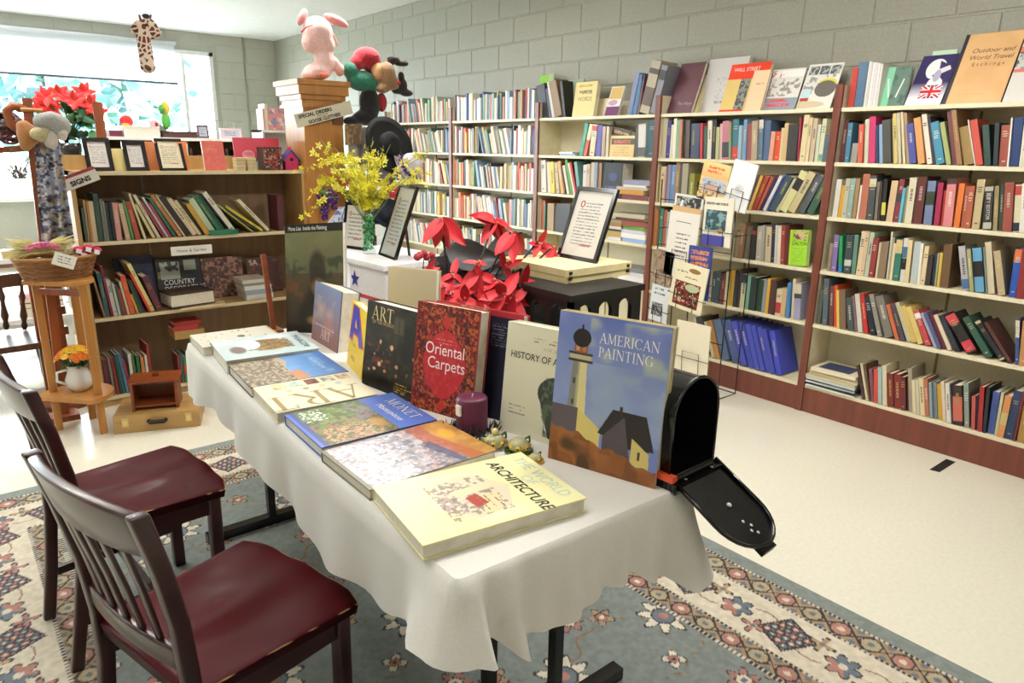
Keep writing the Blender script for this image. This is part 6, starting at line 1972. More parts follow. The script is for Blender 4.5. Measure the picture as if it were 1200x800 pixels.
ends = []
for i in range(34):
    a = rv.uniform(0, 6.28)
    L = rv.uniform(.14, .42)
    sp_ = rv.uniform(.1, .95)
    d = Vector((math.cos(a) * sp_, math.sin(a) * sp_ * .8, 1)).normalized()
    pts = [Vector((rv.uniform(-.012, .012), rv.uniform(-.012, .012), -.12)), Vector((0, 0, .03)) + d * .03]
    for k in range(1, 6):
        pts.append(pts[1] + d * L * k / 5 + Vector((math.cos(a), math.sin(a), -.35)) * .16 * sp_ * (k / 5) ** 2 * L / .3)
    br.tube(pts, [.0025] * 2 + [.002, .002, .0018, .0015, .001], 5, '7c8a34')
    for k in range(26):
        q = rv.uniform(1.3, 6) if k > 8 else rv.uniform(1.0, 3)
        i0 = min(5, int(q))
        c = pts[i0].lerp(pts[min(6, i0 + 1)], q - i0) + Vector((rv.uniform(-1, 1), rv.uniform(-1, 1), rv.uniform(-1, 1))) * .018
        star(fl, c, rv.uniform(.015, .027), ['e6dc2c', 'efe64a', 'd8cc20', 'f4ee74'])
for ex in ((-.42, -.12, .02), (-.36, .1, .24), (-.30, .05, .12), (.34, -.12, .22), (.40, -.16, .1), (-.25, -.1, .3)):
    pts = [Vector((0, 0, -.05)), Vector((ex[0] * .3, ex[1] * .3, .12)), Vector((ex[0] * .7, ex[1] * .7, .1 + ex[2] * .7)), Vector(ex)]
    br.tube(pts, [.002, .002, .0015, .001], 5, '7c8a34')
    for k in range(7):
        star(fl, pts[2].lerp(pts[3], k / 5 - .2) + Vector((rv.uniform(-1, 1), rv.uniform(-1, 1), rv.uniform(-1, 1))) * .012, rv.uniform(.014, .024), ['e6dc2c', 'efe64a'])
br.build('branches', M_['leaf'], fy)
fl.build('blossoms', M_['petal'], fy)['kind'] = 'stuff'

# ------------------------------------------------------------------ red silk flowers
rq = random.Random(21)
fb = thing('silk_flowers', 'arrangement of large red silk flowers and grey leaves behind the standing books', 'flowers', loc=(1.60, 2.30, .60))
MB().lathe([(0, 0), (.09, 0), (.13, .16), (.135, .18), (.12, .18), (0, .16)], 20, '1c1a1a').build('pot', M_['matt'], fb)
stool = thing('stool', 'dark wooden stool under the red silk flowers, hidden behind the table', 'stool', loc=(1.60, 2.30, 0))
MB().lathe([(0, .57), (.17, .57), (.17, .599), (0, .599)], 20, '2c1c14').build('seat', M_['matt'], stool)
for a in range(4):
    MB().tube([(.13 * math.cos(a * 1.57 + .8), .13 * math.sin(a * 1.57 + .8), .57), (.17 * math.cos(a * 1.57 + .8), .17 * math.sin(a * 1.57 + .8), .0095)], .014, 8, '2c1c14').build('leg', M_['matt'], stool)
BASE = np.array([1.60, 2.30, .60])


def petal_mesh(name, L, Wd, curl, cols, matn='petal'):
    vs, fs, cs = [], [], []
    n, m = 7, 5
    for j in range(n):
        v = j / (n - 1)
        wv = Wd * math.sin(math.pi * min(1, v * .9 + .1) ** .8) ** .8
        for i in range(m):
            u = i / (m - 1) * 2 - 1
            vs.append((L * v, wv * u * .5, curl * v * v * L + .12 * wv * u * u - .01 * math.cos(u * 9) * v * Wd * 4))
    mb = MB()
    for j in range(n - 1):
        for i in range(m - 1):
            a = j * m + i
            fs.append((a, a + 1, a + m + 1, a + m))
    mb.add(vs, fs, cols, None, True)
    return mb.mesh(name, M_[matn])


PET = [petal_mesh('petal', .15, .062, c, k) for c, k in ((.2, 'c8202c'), (-.4, 'cf2a34'), (.5, 'b81824'), (-.15, 'd63c44'))]
GRY = [petal_mesh('leaf', .24, .13, c, k, 'leaf') for c, k in ((.1, '46484a'), (-.3, '383a3c'), (.35, '4c4e50'))]


def blade(mesh, c, d, up, parent, sc=1.0):
    d = Vector(d).normalized()
    s_ = d.cross(Vector(up)).normalized()
    u = s_.cross(d)
    o = bpy.data.objects.new(mesh.name.split('.')[0], mesh)
    M = frame(Vector(c) - Vector(BASE), d, s_, u) @ Matrix.Diagonal((sc, sc, sc, 1))
    link(o, parent, M)


def on_view(px, py, dist_plane):
    """a point of the bouquet: pixel and depth along +Y"""
    return P(px, py, 1, dist_plane)


VIEW = -FW
flowers = [  # centre pixel, plane Y, petal directions in the picture (right, down) and length
    ((517, 258), 2.15, [(-.9, 1.0), (-.35, 1.3), (.25, 1.25), (.85, 1.0), (1.3, .8)], 1.0),
    ((580, 259), 2.2, [(-1.2, -.1), (-.7, -.45), (-.4, .6), (.15, .9), (.5, .8), (1.2, .25)], .95),
    ((600, 273), 2.1, [(-.6, .9), (.1, 1.2), (.6, 1.0)], 1.05),
    ((560, 308), 2.0, [(-.6, -.1), (.6, -.05), (0, .45)], .55),
    ((558, 318), 2.02, [(-.75, 1.0), (-.3, 1.25), (.15, 1.25), (.6, 1.0)], .9),
    ((500, 335), 2.0, [(-.8, -.2), (-.5, .8), (.3, .9), (.7, -.1), (0, -.5), (-.9, .4)], .8),
    ((531, 322), 2.1, [(-.7, .2), (.6, .3), (.1, -.5), (-.2, .8)], .6),
    ((590, 345), 1.95, [(-.8, .1), (-.5, .7), (.4, -.6), (.8, .3), (.2, 1.0), (-.3, -.6)], .95),
    ((612, 335), 1.97, [(.6, -.2), (.3, .8), (-.5, .6), (.1, -.7)], .75),
    ((597, 370), 1.93, [(-.6, -.1), (.5, .1), (-.2, .6), (.2, -.6)], .7),
    ((590, 312), 2.1, [(-.5, .3), (.4, .6), (.7, -.1), (-.1, -.5)], .6),
    ((632, 285), 2.2, [(-.6, .2), (.6, .4), (.2, -.5), (.5, .9), (-.3, .7)], .6),
    ((648, 292), 2.15, [(.5, .2), (.1, .7), (-.3, .6)], .55),
    ((543, 352), 1.98, [(-.8, .1), (.8, .2), (.2, -.6), (-.3, .6)], .7),
    ((515, 358), 1.98, [(-.6, .3), (.5, .5), (.1, -.6)], .6),
    ((498, 322), 2.0, [(-.5, .4), (.5, .4), (0, .8), (-.6, -.2), (.5, -.3)], .6), ((487, 345), 1.98, [(.5, .2), (-.1, .7), (.2, -.5), (-.3, .2)], .55),
    ((527, 345), 2.02, [(-.5, .6), (.5, .6), (0, .9), (.7, 0), (-.7, 0)], .7), ((580, 330), 1.99, [(-.6, .5), (.5, .8), (0, .9), (.7, .1), (-.5, -.3)], .75),
    ((605, 352), 1.95, [(-.7, .0), (.2, .9), (.7, .4), (-.3, .8), (.4, -.5)], .7), ((570, 362), 1.95, [(-.8, .1), (.3, .6), (.7, .1), (-.2, -.6)], .7), ((545, 335), 2.05, [(-.6, .3), (.6, .4), (.1, .9)], .75),
]
for (px, py), Y, ds, sc in flowers:
    Y += .17
    sc *= .92
    c = on_view(px, py, Y)
    for dx, dy in ds:
        q = on_view(px + 45 * dx, py + 45 * dy, Y + rq.uniform(-.05, .05)) - c
        blade(rq.choice(PET), c, q, tuple(VIEW + np.array([rq.uniform(-.5, .5), rq.uniform(-.5, .5), .5])), fb, sc * rq.uniform(.85, 1.05))
    top = Vector(c) - Vector(BASE)
    MB().tube([top + Vector((0, .004, .012)), top * .6 + Vector((0, .01, .05)), Vector((rq.uniform(-.03, .03), rq.uniform(-.03, .03), .15))], .0045, 6, '161414').build('stem', M_['leaf'], fb)
    k = MB()
    for i in range(6):
        k.ell(tuple(top + Vector((rq.uniform(-1, 1), rq.uniform(-1, 1), rq.uniform(-1, 1))) * .012), .005, 'd88c80', 6, 5)
    k.build('stamens', M_['petal'], fb)['kind'] = 'stuff'
for (px, py), Y, (dx, dy), sc in (((525, 300), 2.25, (.9, .1), 1.1), ((560, 290), 2.3, (-.8, .5), 1.1), ((590, 300), 2.28, (.8, .3), .9), ((535, 330), 2.2, (-.3, .9), .9), ((625, 340), 2.0, (.4, 1.0), 1.1), ((610, 360), 2.0, (.9, .6), 1.0),
                                  ((545, 305), 2.3, (.2, .9), 1.1), ((515, 300), 2.3, (.1, .9), 1.0), ((585, 325), 2.2, (-.1, .9), .9), ((530, 290), 2.3, (.7, .5), 1.2), ((555, 300), 2.32, (-.7, .6), 1.2), ((575, 285), 2.33, (.6, .7), 1.0), ((560, 315), 2.3, (.9, .4), 1.1), ((600, 320), 2.15, (.5, .9), 1.2), ((505, 315), 2.25, (.5, .9), 1.1)):
    Y += .17
    c = on_view(px, py, Y)
    blade(rq.choice(GRY), c, on_view(px + 45 * dx, py + 45 * dy, Y) - c, tuple(VIEW + np.array([0, 0, .3])), fb, sc)
for px, py in ((492, 299), (500, 301), (497, 297), (506, 299), (489, 301)):
    c = Vector(on_view(px, py, 2.17)) - Vector(BASE)
    MB().ell(tuple(c), .014, 'a83038', 10, 7).build('berry', M_['petal'], fb)
c = Vector(on_view(497, 303, 2.17)) - Vector(BASE)
MB().tube([c, c + Vector((-.02, .0, -.12)), Vector((-.03, 0, .15))], .002, 5, '1c1818').build('stem', M_['leaf'], fb)
MB().tube([c + Vector((.02, 0, 0)), c + Vector((.02, .0, -.12)), Vector((0, 0, .15))], .002, 5, '1c1818').build('stem', M_['leaf'], fb)

# ------------------------------------------------------------------ pine pillar cabinet, its sign, grapes, and the plush toys
PX0, PY = 1.868, 4.35
pc = thing('display_pillar', 'tall honey pine display pillar with a moulded cornice', 'pillar', loc=(PX0, PY, 0))
MB().box(0, .262, .0, .30, 0, 1.70).build('body', M_['pine'], pc)
MB().box(.06, .20, -.006, .0, .95, 1.42).build('front_panel', M_['pine'], pc)
for i, (a, z0, z1) in enumerate(((.008, 1.70, 1.745), (.018, 1.745, 1.775), (.034, 1.775, 1.83), (.045, 1.83, 1.862))):
    MB().box(-a, .262 + a, -a, .30 + a, z0, z1 - .0008).build('cornice', M_['pine'], pc)
MB().box(.19, .262, -.012, .0, 1.60, 1.70, '6a4424').build('corner_plate', M_['matt'], pc)
sg = [P(x, y, 1, PY - .03) for x, y in ((349, 150), (414, 133), (411, 118), (346, 134))]
xv = (sg[1] - sg[0]) / np.linalg.norm(sg[1] - sg[0])
zv = np.cross(xv, (0, 1, 0))
Ms = frame(sg[0], xv, (0, 1, 0), zv)
sw, sh = np.linalg.norm(sg[1] - sg[0]), np.linalg.norm(sg[3] - sg[0])
so = MB().box(0, sw, 0, .006, 0, sh, 'd4cfb8').build('sign', M_['paper'], None, Ms)
tag(so, 'tilted paper special orders sign pinned on the pine pillar', 'sign')
text('SPECIAL ORDERS', sh * .36, so, face_text(sw * .06, sh * .62), '2c281e', xs=1.05, bold=.0012)
text('TAKEN FOR', sh * .18, so, face_text(sw * .36, sh * .42), '3c382c')
text('GOOSE CLOTHES!', sh * .34, so, face_text(sw * .2, sh * .1), '2c281e', xs=1.0, bold=.0012)


def grapes(px, py, s, n, label):
    q = P(px, py, 1, PY - .05)
    t = thing('grape_bunch', label, 'grapes', loc=q, group='hanging grape bunches')
    k = MB()
    rg_ = random.Random(px)
    for i in range(n):
        v = i / n
        r_ = .036 * s * (1 - v * .85) + .006
        a = rg_.uniform(0, 6.28)
        k.ell((r_ * math.cos(a), min(.03, r_ * .6 * math.sin(a)), -.16 * s * v), .0095, rg_.choice(['4a2470', '3c1c5c', '5c3484']), 8, 6)
    k.build('grapes', M_['ceramic'], t)['kind'] = 'stuff'
    MB().tube([(0, 0, 0), (.005, 0, .04 * s), (-.01, 0, .06 * s), (-.03, 0, .055 * s)], .003, 6, '2c2018').build('stem', M_['leaf'], t)
    k = MB()
    for a, b in (((-.03, -.005, .02), (.03, -.01, .0)), ((.0, -.01, .03), (.01, -.02, -.01))):
        k.ell(((a[0] + b[0]) / 2, -.012, .015), (.03 * s, .006, .014), '3f8048', 8, 6)
    k.build('leaf', M_['leaf'], t)


grapes(379, 228, 1.0, 70, 'larger bunch of purple grapes hanging on the pine pillar')
grapes(391, 223, .75, 36, 'smaller bunch of purple grapes, right of the larger one')


def lump(name, m, parent, matn='plush', vox=.012, M=None):
    """melts the gathered ellipsoids into one continuous skin"""
    o = m.build(name, M_[matn], parent, M)
    r_ = o.modifiers.new('skin', 'REMESH')
    r_.mode = 'VOXEL'
    r_.voxel_size = vox
    r_.use_smooth_shade = True
    s_ = o.modifiers.new('soft', 'SMOOTH')
    s_.iterations = 4
    return o


def plain(name, c, rough=.95):
    if name in M_:
        return name
    m, nt, b = new_mat(name)
    tc = node(nt, 'ShaderNodeTexCoord')
    nz = node(nt, 'ShaderNodeTexNoise', Scale=160.0, Detail=3.0)
    nt.links.new(tc.outputs['Object'], nz.inputs['Vector'])
    cr = node(nt, 'ShaderNodeValToRGB')
    a = np.array(lin(c))
    cr.color_ramp.elements[0].color = (*(a * .8), 1)
    cr.color_ramp.elements[1].color = (*np.minimum(1, a * 1.12), 1)
    cr.color_ramp.elements[0].position, cr.color_ramp.elements[1].position = .3, .7
    nt.links.new(nz.outputs['Fac'], cr.inputs['Fac'])
    nt.links.new(cr.outputs['Color'], b.inputs['Base Color'])
    bp = node(nt, 'ShaderNodeBump', Strength=.5, Distance=.01)
    nt.links.new(nz.outputs['Fac'], bp.inputs['Height'])
    nt.links.new(bp.outputs['Normal'], b.inputs['Normal'])
    b.inputs['Roughness'].default_value = rough
    b.inputs['Sheen Weight'].default_value = .3
    M_[name] = m
    return name


# local plane for the toys: x right, z up in metres from the pillar top, read at Y = PY
ZT = 1.8625


def at(px, py, Y):
    return P(px, py, 1, Y)


q0 = at(385, 93, PY + .05)
q0[2] = ZT
pk = thing('plush_lamb', 'pink fluffy plush animal with long ears, sitting on top of the pine pillar', 'plush toy', loc=q0)
L_ = lambda px, py, Y=PY + .05: tuple(at(px, py, Y) - q0)
m = MB()
m.ell(L_(372, 38), (.098, .085, .095), 'eac0bc').ell(L_(362, 50), (.045, .05, .06), 'eac0bc').ell(L_(379, 52), (.075, .07, .07), 'eac0bc').ell(L_(380, 72), (.065, .065, .09), 'eac0bc').ell(L_(372, 84), (.09, .075, .05), 'eac0bc').ell(L_(362, 88), (.05, .06, .03), 'eac0bc').ell(L_(398, 82), (.035, .05, .04), 'eac0bc').ell(L_(390, 72), (.04, .04, .03), 'eac0bc')
lump('body', m, pk, plain('pink_plush', 'eec6c2'))
MB().ell((0, 0, 0), (.085, .02, .03), 'dc9c98', 12, 8, Matrix.Translation(L_(394, 24)) @ Matrix.Rotation(.28, 4, 'Y')).build('ear', M_[plain('rose_plush', 'd8908c')], pk)
MB().ell((0, 0, 0), (.025, .02, .055), 'dc9c98', 12, 8, Matrix.Translation(L_(354, 20)) @ Matrix.Rotation(.5, 4, 'Y')).build('ear', M_['rose_plush'], pk)
MB().ell((0, 0, 0), (.012, .012, .05), 'e0a8a4', 8, 6, Matrix.Translation(L_(392, 45)) @ Matrix.Rotation(-.5, 4, 'Y')).build('tail', M_['pink_plush'], pk)
k = MB()
k.tube([L_(353, 38, PY - .03), L_(358, 32, PY - .028), L_(366, 29, PY - .022)], .006, 6, 'c86a68').build('mouth_seam', M_['fabric'], pk)
MB().ell(L_(380, 88, PY - .02), (.03, .02, .016), 'd87060', 10, 6).build('bow', M_['fabric'], pk)

q0 = at(435, 145, PY + .0)
el = thing('plush_elf', 'plush elf in red hat and green jacket lying over the pillar edge', 'plush toy', loc=q0)
L2 = lambda px, py, Y=PY + .02: tuple(at(px, py, Y) - q0)
lump('jacket', MB().ell(L2(424, 95), (.105, .085, .065), '1f6a52').ell(L2(410, 82), (.05, .06, .05), '1f6a52').ell(L2(432, 100), (.07, .08, .045), '1f6a52'), el, plain('green_felt', '1f6e56'))
lump('hat', MB().ell(L2(430, 68), (.095, .085, .07), 'a8202c').ell(L2(437, 78), (.06, .07, .05), 'a8202c').ell(L2(418, 74), (.045, .06, .05), 'a8202c'), el, plain('red_felt', 'a81e2c'))
MB().ell(L2(443, 84, PY - .04), (.045, .05, .055), 'b88a60').build('face', M_['fabric'], el)
lump('trousers', MB().ell(L2(433, 122), (.07, .075, .11), '1a1a1e').ell(L2(428, 138), (.09, .07, .05), '1a1a1e').ell(L2(412, 142), (.06, .05, .03), '1a1a1e'), el, plain('black_felt', '18181c'))
MB().ell(L2(447, 120, PY - .0), (.032, .05, .06), 'b02030').build('sash', M_['red_felt'], el)
q0 = at(462, 95, PY - .05)
rd = thing('plush_reindeer', 'brown plush reindeer head with dark antlers beside the elf', 'plush toy', loc=q0)
L3 = lambda px, py, Y=PY - .05: tuple(at(px, py, Y) - q0)
lump('head', MB().ell(L3(453, 88), (.065, .06, .085), '8a6a46').ell(L3(459, 97), (.05, .055, .05), '8a6a46').ell(L3(448, 104), (.05, .06, .03), '8a6a46').ell(L3(444, 82), (.035, .04, .04), '8a6a46'), rd, plain('brown_plush', '8c6a48'))
lump('antler', MB().ell(L3(461, 70), (.05, .026, .028), '2c201c').ell(L3(470, 74), (.06, .024, .022), '2c201c').ell(L3(457, 76), (.022, .02, .035), '2c201c'), rd, plain('dark_plush', '2c211d'), .007)
lump('antler', MB().ell(L3(470, 90), (.024, .022, .034), '2c201c').ell(L3(472, 100), (.034, .024, .045), '2c201c').ell(L3(476, 109), (.055, .024, .024), '2c201c').ell(L3(466, 107), (.045, .022, .02), '2c201c'), rd, 'dark_plush', .007)
MB().ell(L3(467, 97, PY - .1), .012, 'b03028').build('nose', M_['fabric'], rd)

# giraffe hand puppet hanging from the ceiling
GY = 3.3
q0 = at(171, 50, GY)
gf = thing('giraffe_puppet', 'spotted giraffe hand puppet hanging from the ceiling on a string', 'puppet', loc=q0)
L4 = lambda px, py: tuple(at(px, py, GY) - q0)


def giraffe_mat():
    m, nt, b = new_mat('giraffe_plush')
    tc = node(nt, 'ShaderNodeTexCoord')
    vo = node(nt, 'ShaderNodeTexVoronoi', Scale=46.0)
    vo.feature = 'DISTANCE_TO_EDGE'
    cr = node(nt, 'ShaderNodeValToRGB')
    cr.color_ramp.elements[0].color = (*lin('dcc8b4'), 1)
    cr.color_ramp.elements[1].color = (*lin('6a3c2c'), 1)
    cr.color_ramp.elements[0].position, cr.color_ramp.elements[1].position = .10, .16
    nt.links.new(tc.outputs['Object'], vo.inputs['Vector'])
    nt.links.new(vo.outputs['Distance'], cr.inputs['Fac'])
    nt.links.new(cr.outputs['Color'], b.inputs['Base Color'])
    b.inputs['Roughness'].default_value = .95
    return m


M_['giraffe'] = giraffe_mat()
m = MB()
for i in range(9):
    v = i / 8
    m.ell(L4(166 + 7 * (1 - v) * (1 if v < .9 else 1), 78 - 46 * v), (.030 - .004 * v, .028, .026), 'c8a080', 12, 8)
m.ell(L4(174, 32), (.036, .032, .036), 'c8a080').ell(L4(180, 38), (.030, .026, .026), 'c8a080').ell(L4(185, 37), (.017, .018, .014), 'c8a080')
lump('body', m, gf, 'giraffe', .006)
MB().ell((0, 0, 0), (.012, .01, .034), '8a5a44', 8, 6, Matrix.Translation(L4(158, 32)) @ Matrix.Rotation(.55, 4, 'Y')).build('ear', M_['giraffe'], gf)
for x in (163, 177):
    MB().tube([L4(x + (2 if x < 170 else -2), 24), L4(x, 17)], [.006, .004], 6, '6a4434').build('horn', M_['plush'], gf)
MB().ell(L4(171, 19), (.016, .014, .010), '2c2a2c', 10, 6).build('mane_tuft', M_['plush'], gf)
MB().ell(tuple(at(172, 29, GY - .03) - q0), (.006, .004, .006), '101010', 8, 6).build('eye', M_['ceramic'], gf)
MB().tube([L4(171, 20), (L4(171, 20)[0], 0, ZC - q0[2] - .001)], .001, 5, 'dcdcdc').build('string', M_['matt'], gf)

# ------------------------------------------------------------------ hats and scarves between the pillar and the bookcases
HY = 4.25
hp = at(440, 240, HY)
hs_ = thing('hat_stand', 'black hat stand holding the hats behind the yellow flowers', 'hat stand', loc=(hp[0] + .06, HY + .14, 0))
MB().tube([(0, 0, .03), (0, 0, 1.62)], .014, 10, '18181a').build('pole', M_['gloss_black'], hs_)
MB().lathe([(0, 0), (.13, 0), (.13, .02), (.03, .04), (0, .04)], 24, '18181a').build('base', M_['gloss_black'], hs_)
for a, z in ((.3, 1.36), (2.6, 1.42), (3.6, 1.2), (5.6, 1.22), (1.2, 1.1)):
    MB().tube([(0, 0, z), (.13 * math.cos(a), .06 * math.sin(a), z + .04)], .008, 6, '18181a').build('peg', M_['gloss_black'], hs_)


def hat(label, px, py, Y, rb, rc, hc, col, tilt, band=None, roll=0.0, mat='fabric', brimcol=None):
    q = at(px, py, Y)
    t = thing('hat', label, 'hat', Matrix.Translation(q) @ Matrix.Rotation(roll, 4, 'Y') @ Matrix.Rotation(tilt, 4, 'X'))
    MB().lathe([(rc * .9, -.004), (rb * .8, -.006), (rb, .008), (rb * .8, .002), (rc, .004)], 28, brimcol or col).build('brim', M_[mat], t)
    MB().lathe([(rc, 0), (rc * .98, hc * .6), (rc * .8, hc * .95), (rc * .3, hc), (0, hc * .93)], 24, col).build('crown', M_[mat], t)
    if band:
        MB().lathe([(rc * 1.02, .003), (rc * 1.02, .03)], 24, band).build('band', M_[mat], t)
    return t


hat('large black wide-brimmed hat behind the yellow flowers', 456, 170, HY - .12, .185, .08, .055, '0c0c0e', math.radians(70), None, math.radians(25))
t = hat('white flowered sun hat with purple band, below the black hat', 477, 196, HY - .16, .13, .075, .09, 'c8c0c8', math.radians(50), '4a3078', math.radians(40))
fl2 = MB()
for i in range(60):
    a, r_ = rq.uniform(0, 6.28), rq.uniform(.082, .125)
    fl2.ell((r_ * math.cos(a), r_ * math.sin(a), .009), (.006, .006, .002), rq.choice(['7a5a80', '6a6a80', 'b87a90', '8a8a78']), 6, 4)
fl2.build('printed_flowers', M_['fabric'], t)['kind'] = 'stuff'
hat('red cap behind the left of the yellow flower branches', 416, 216, HY - .05, .07, .07, .08, 'a82030', math.radians(30))
hat('pink-red knitted hat right of the flower stems', 459, 228, HY - .05, .06, .06, .07, 'c8304c', math.radians(20))
hat('dark navy hat low behind the glass vase', 454, 250, HY - .12, .12, .08, .08, '1e2434', math.radians(55))
hat('silver grey patterned hat behind the yellow blossoms', 447, 205, HY - .08, .09, .075, .09, '6a6270', math.radians(40), '3c2c5a')
hat('black cap at the left below the red cap', 418, 233, HY - .02, .08, .07, .06, '1c1c22', math.radians(40))


def drape(label, cat, tl, tr, bl, br, Y, fn, name, waves=3, amp=.015, px=.006, mat='fabric'):
    """a hanging or folded piece of printed cloth with real thickness folds"""
    a, b, c, d = (at(*q, Y) for q in (tl, tr, bl, br))
    w_, h = np.linalg.norm(b - a), np.linalg.norm(c - a)
    cv = fn(max(w_, .05), max(h, .05), px)
    U, V = cv.X[..., None], cv.Y[..., None]
    p = a * (1 - U) * (1 - V) + b * U * (1 - V) + c * (1 - U) * V + d * U * V
    p[..., 1] += amp * np.sin(cv.X * 2 * math.pi * waves + 1.3 * cv.Y) * (.3 + .7 * cv.Y)
    i = (np.arange(cv.ny - 1)[:, None] * cv.nx + np.arange(cv.nx - 1)[None]).ravel()
    o = grid_mesh(name, p.reshape(-1, 3), np.stack([i, i + cv.nx, i + cv.nx + 1, i + 1], 1), cv.a.reshape(-1, 3), M_[mat])
    k = o.modifiers.new('thick', 'SOLIDIFY')
    k.thickness = .003
    return tag(o, label, cat)


drape('blue and white printed scarf hanging beside the pine pillar', 'scarf', (398, 243), (412, 240), (384, 262), (402, 290), HY - .2, lambda w_, h, p: Cv(w_, h, 'd8dce4', p / 2, 71).cloud('5068b0', 3.5, .5, .06, .9), 'scarf', 2, .01)
drape('grey tee shirt hanging behind the yellow flowers', 'shirt', (408, 150), (432, 148), (410, 200), (436, 196), HY - .02, lambda w_, h, p: Cv(w_, h, 'a4a09c', p, 72).cloud('7c7872', 10, .5, .2, .7), 'shirt', 2, .012)
drape('brown fur stole hanging under the black plush trousers', 'fur', (404, 146), (424, 145), (406, 170), (424, 168), HY - .06, lambda w_, h, p: Cv(w_, h, '6a5038', p, 73).cloud('a08458', 3, .5, .15, .8), 'fur_stole', 2, .012, .006, 'plush')
drape('flowered white scarf with purple print right of the black hat', 'scarf', (468, 178), (492, 188), (458, 204), (486, 214), HY - .02, lambda w_, h, p: Cv(w_, h, 'cfc8cc', p / 2, 74).cloud('7a5a78', 4, .52, .08, .9).cloud('b85068', 5, .6, .08, .9), 'scarf', 2, .012)
drape('black bag cloth hanging under an orange strap', 'bag', (438, 234), (474, 236), (440, 262), (472, 268), HY - .03, lambda w_, h, p: Cv(w_, h, '1a1e2c', p, 75).rect(0, 0, 1, .1, 'd88a2c'), 'bag', 1, .02)

# ------------------------------------------------------------------ wire rack of booklets in front of the second bookcase
RXP = 3.52
rk = thing('wire_rack', 'black wire rack of booklets standing before the second bookcase', 'rack', loc=(RXP + .05, 2.5, 0))
RL = lambda px, py, dx=0.0: tuple(P(px, py, 0, RXP + dx) - np.array([RXP + .05, 2.5, 0]))


def wire(pts, name='wire', r_=.0028):
    return MB().tube(pts, r_, 5, '121212').build(name, M_['gloss_black'], rk)


yr, yl_ = P(857, 300, 0, RXP + .03)[1] - 2.5, P(770, 300, 0, RXP + .03)[1] - 2.5
for y in (yr, yl_, (yr + yl_) / 2):
    wire([(-.02, y, .003), (-.02, y, 1.30)], 'upright', .004)
for z in (.004, .35, .62, .9, 1.18):
    wire([(-.02, yl_, z), (-.02, yr, z)], 'cross_wire')
for y in (yr, yl_):
    wire([(-.02, y, .004), (.17, y, .004), (.17, y, 1.0), (-.02, y, 1.0)], 'side_frame', .0035)
wire([(.17, yl_, .004), (.17, yr, .004)], 'base_wire', .0035)


def rack_item(label, TL, TR, BL, dx, col, fn, rowname='booklet', t=.008, roll=0.0):
    a, b, c = (P(*q, 0, RXP + dx) for q in (TL, TR, BL))
    x = b - a
    w_ = np.linalg.norm(x)
    x /= w_
    y = np.array([1.0, 0, 0])
    z = np.cross(x, y)
    h = (a - c) @ z
    if roll:                                                  # it leans over in its pocket
        x, z = x * math.cos(roll) - z * math.sin(roll), x * math.sin(roll) + z * math.cos(roll)
    M = frame(a - z * h, x, y, z)
    o = dbook(label, w_, h, t, M, col, fn(w_, h), 'booklets in the wire rack', 'gloss', name=rowname, cat='booklet')
    # the pocket that holds it
    q = lambda u, v, d: tuple(np.array(a - z * h + x * w_ * u + z * h * v - y * d) - np.array([RXP + .05, 2.5, 0]))
    wire([q(.25, .0, .004), q(.25, .42, .012), q(.75, .42, .012), q(.75, .0, .004)], 'pocket', .0022)
    wire([q(-.06, .3, -.012), q(-.06, .3, .010), q(1.06, .3, .010), q(1.06, .3, -.012)], 'pocket', .0022)
    return o, w_, h


rack_item('orange and blue sketch booklet, top left of the rack', (826, 187), (859, 186), (812, 232), 0, 'e8d8a8', lambda w_, h: Cv(w_, h, 'ecc888', seed=81).grad(0, .4, 'ecd090', 'e8b078').lines((.2, .08, .8, .3), 2, 'd8603c', .6).rect(.1, .42, .95, .75, 'b8c0cc').cloud('5c6068', 8, .55, .1, .8, (0, .5, 1, 1)).ell(.5, .66, .25, .1, 'd8b0a0'), roll=.22)
rack_item('white booklet with a faint grey drawing, top right of the rack', (862, 186), (891, 186), (846, 243), 0, 'ececec', lambda w_, h: Cv(w_, h, 'eeeeee', seed=82).ell(.5, .55, .25, .12, 'd4d4d4', 1, .5).lines((.35, .5, .6, .6), 1, 'a8a8a8', .5), roll=.24)
rack_item('black and white photo booklet behind the plain cream one', (792, 226), (825, 231), (793, 290), .0, 'd8d6d0', lambda w_, h: Cv(w_, h, 'e4e2de', seed=83).rect(.06, .04, .94, .55, '3a3a38').cloud('b0b0aa', 9, .52, .1, .9, (.06, .04, .94, .55)).poly([(.1, .5), (.25, .1), (.32, .1), (.2, .5)], 'e8e8e4'))
rack_item('tan envelope standing behind the plain cream booklet', (789, 240), (822, 246), (789, 270), -.008, 'cfa878', lambda w_, h: Cv(w_, h, 'd4b080', seed=85))
o, w_, h = rack_item('plain cream booklet with small centred print, left of the rack', (786, 246), (821, 252), (783, 322), -.02, 'e4dcd0', lambda w_, h: Cv(w_, h, 'e8e2d8', seed=84).lines((.28, .3, .75, .7), 6, '4a4440', .3))
o, w_, h = rack_item('air force booklet with a blue-green picture, right side of the rack', (827, 230), (861, 233), (823, 286), -.02, 'e0dac4', lambda w_, h: Cv(w_, h, 'e6e0cc', seed=86).rect(.08, .26, .8, .68, '3c5860').cloud('8aa8a8', 10, .5, .15, .9, (.08, .26, .8, .68)).rect(0, .78, .8, 1, '4a4890').ell(.62, .68, .1, .06, 'a88a60'))
text('EIGHTH AIR FORCE', .0175, o, face_text(w_ * .07, h * .85), '1c1c18', xs=.95, bold=.0007)
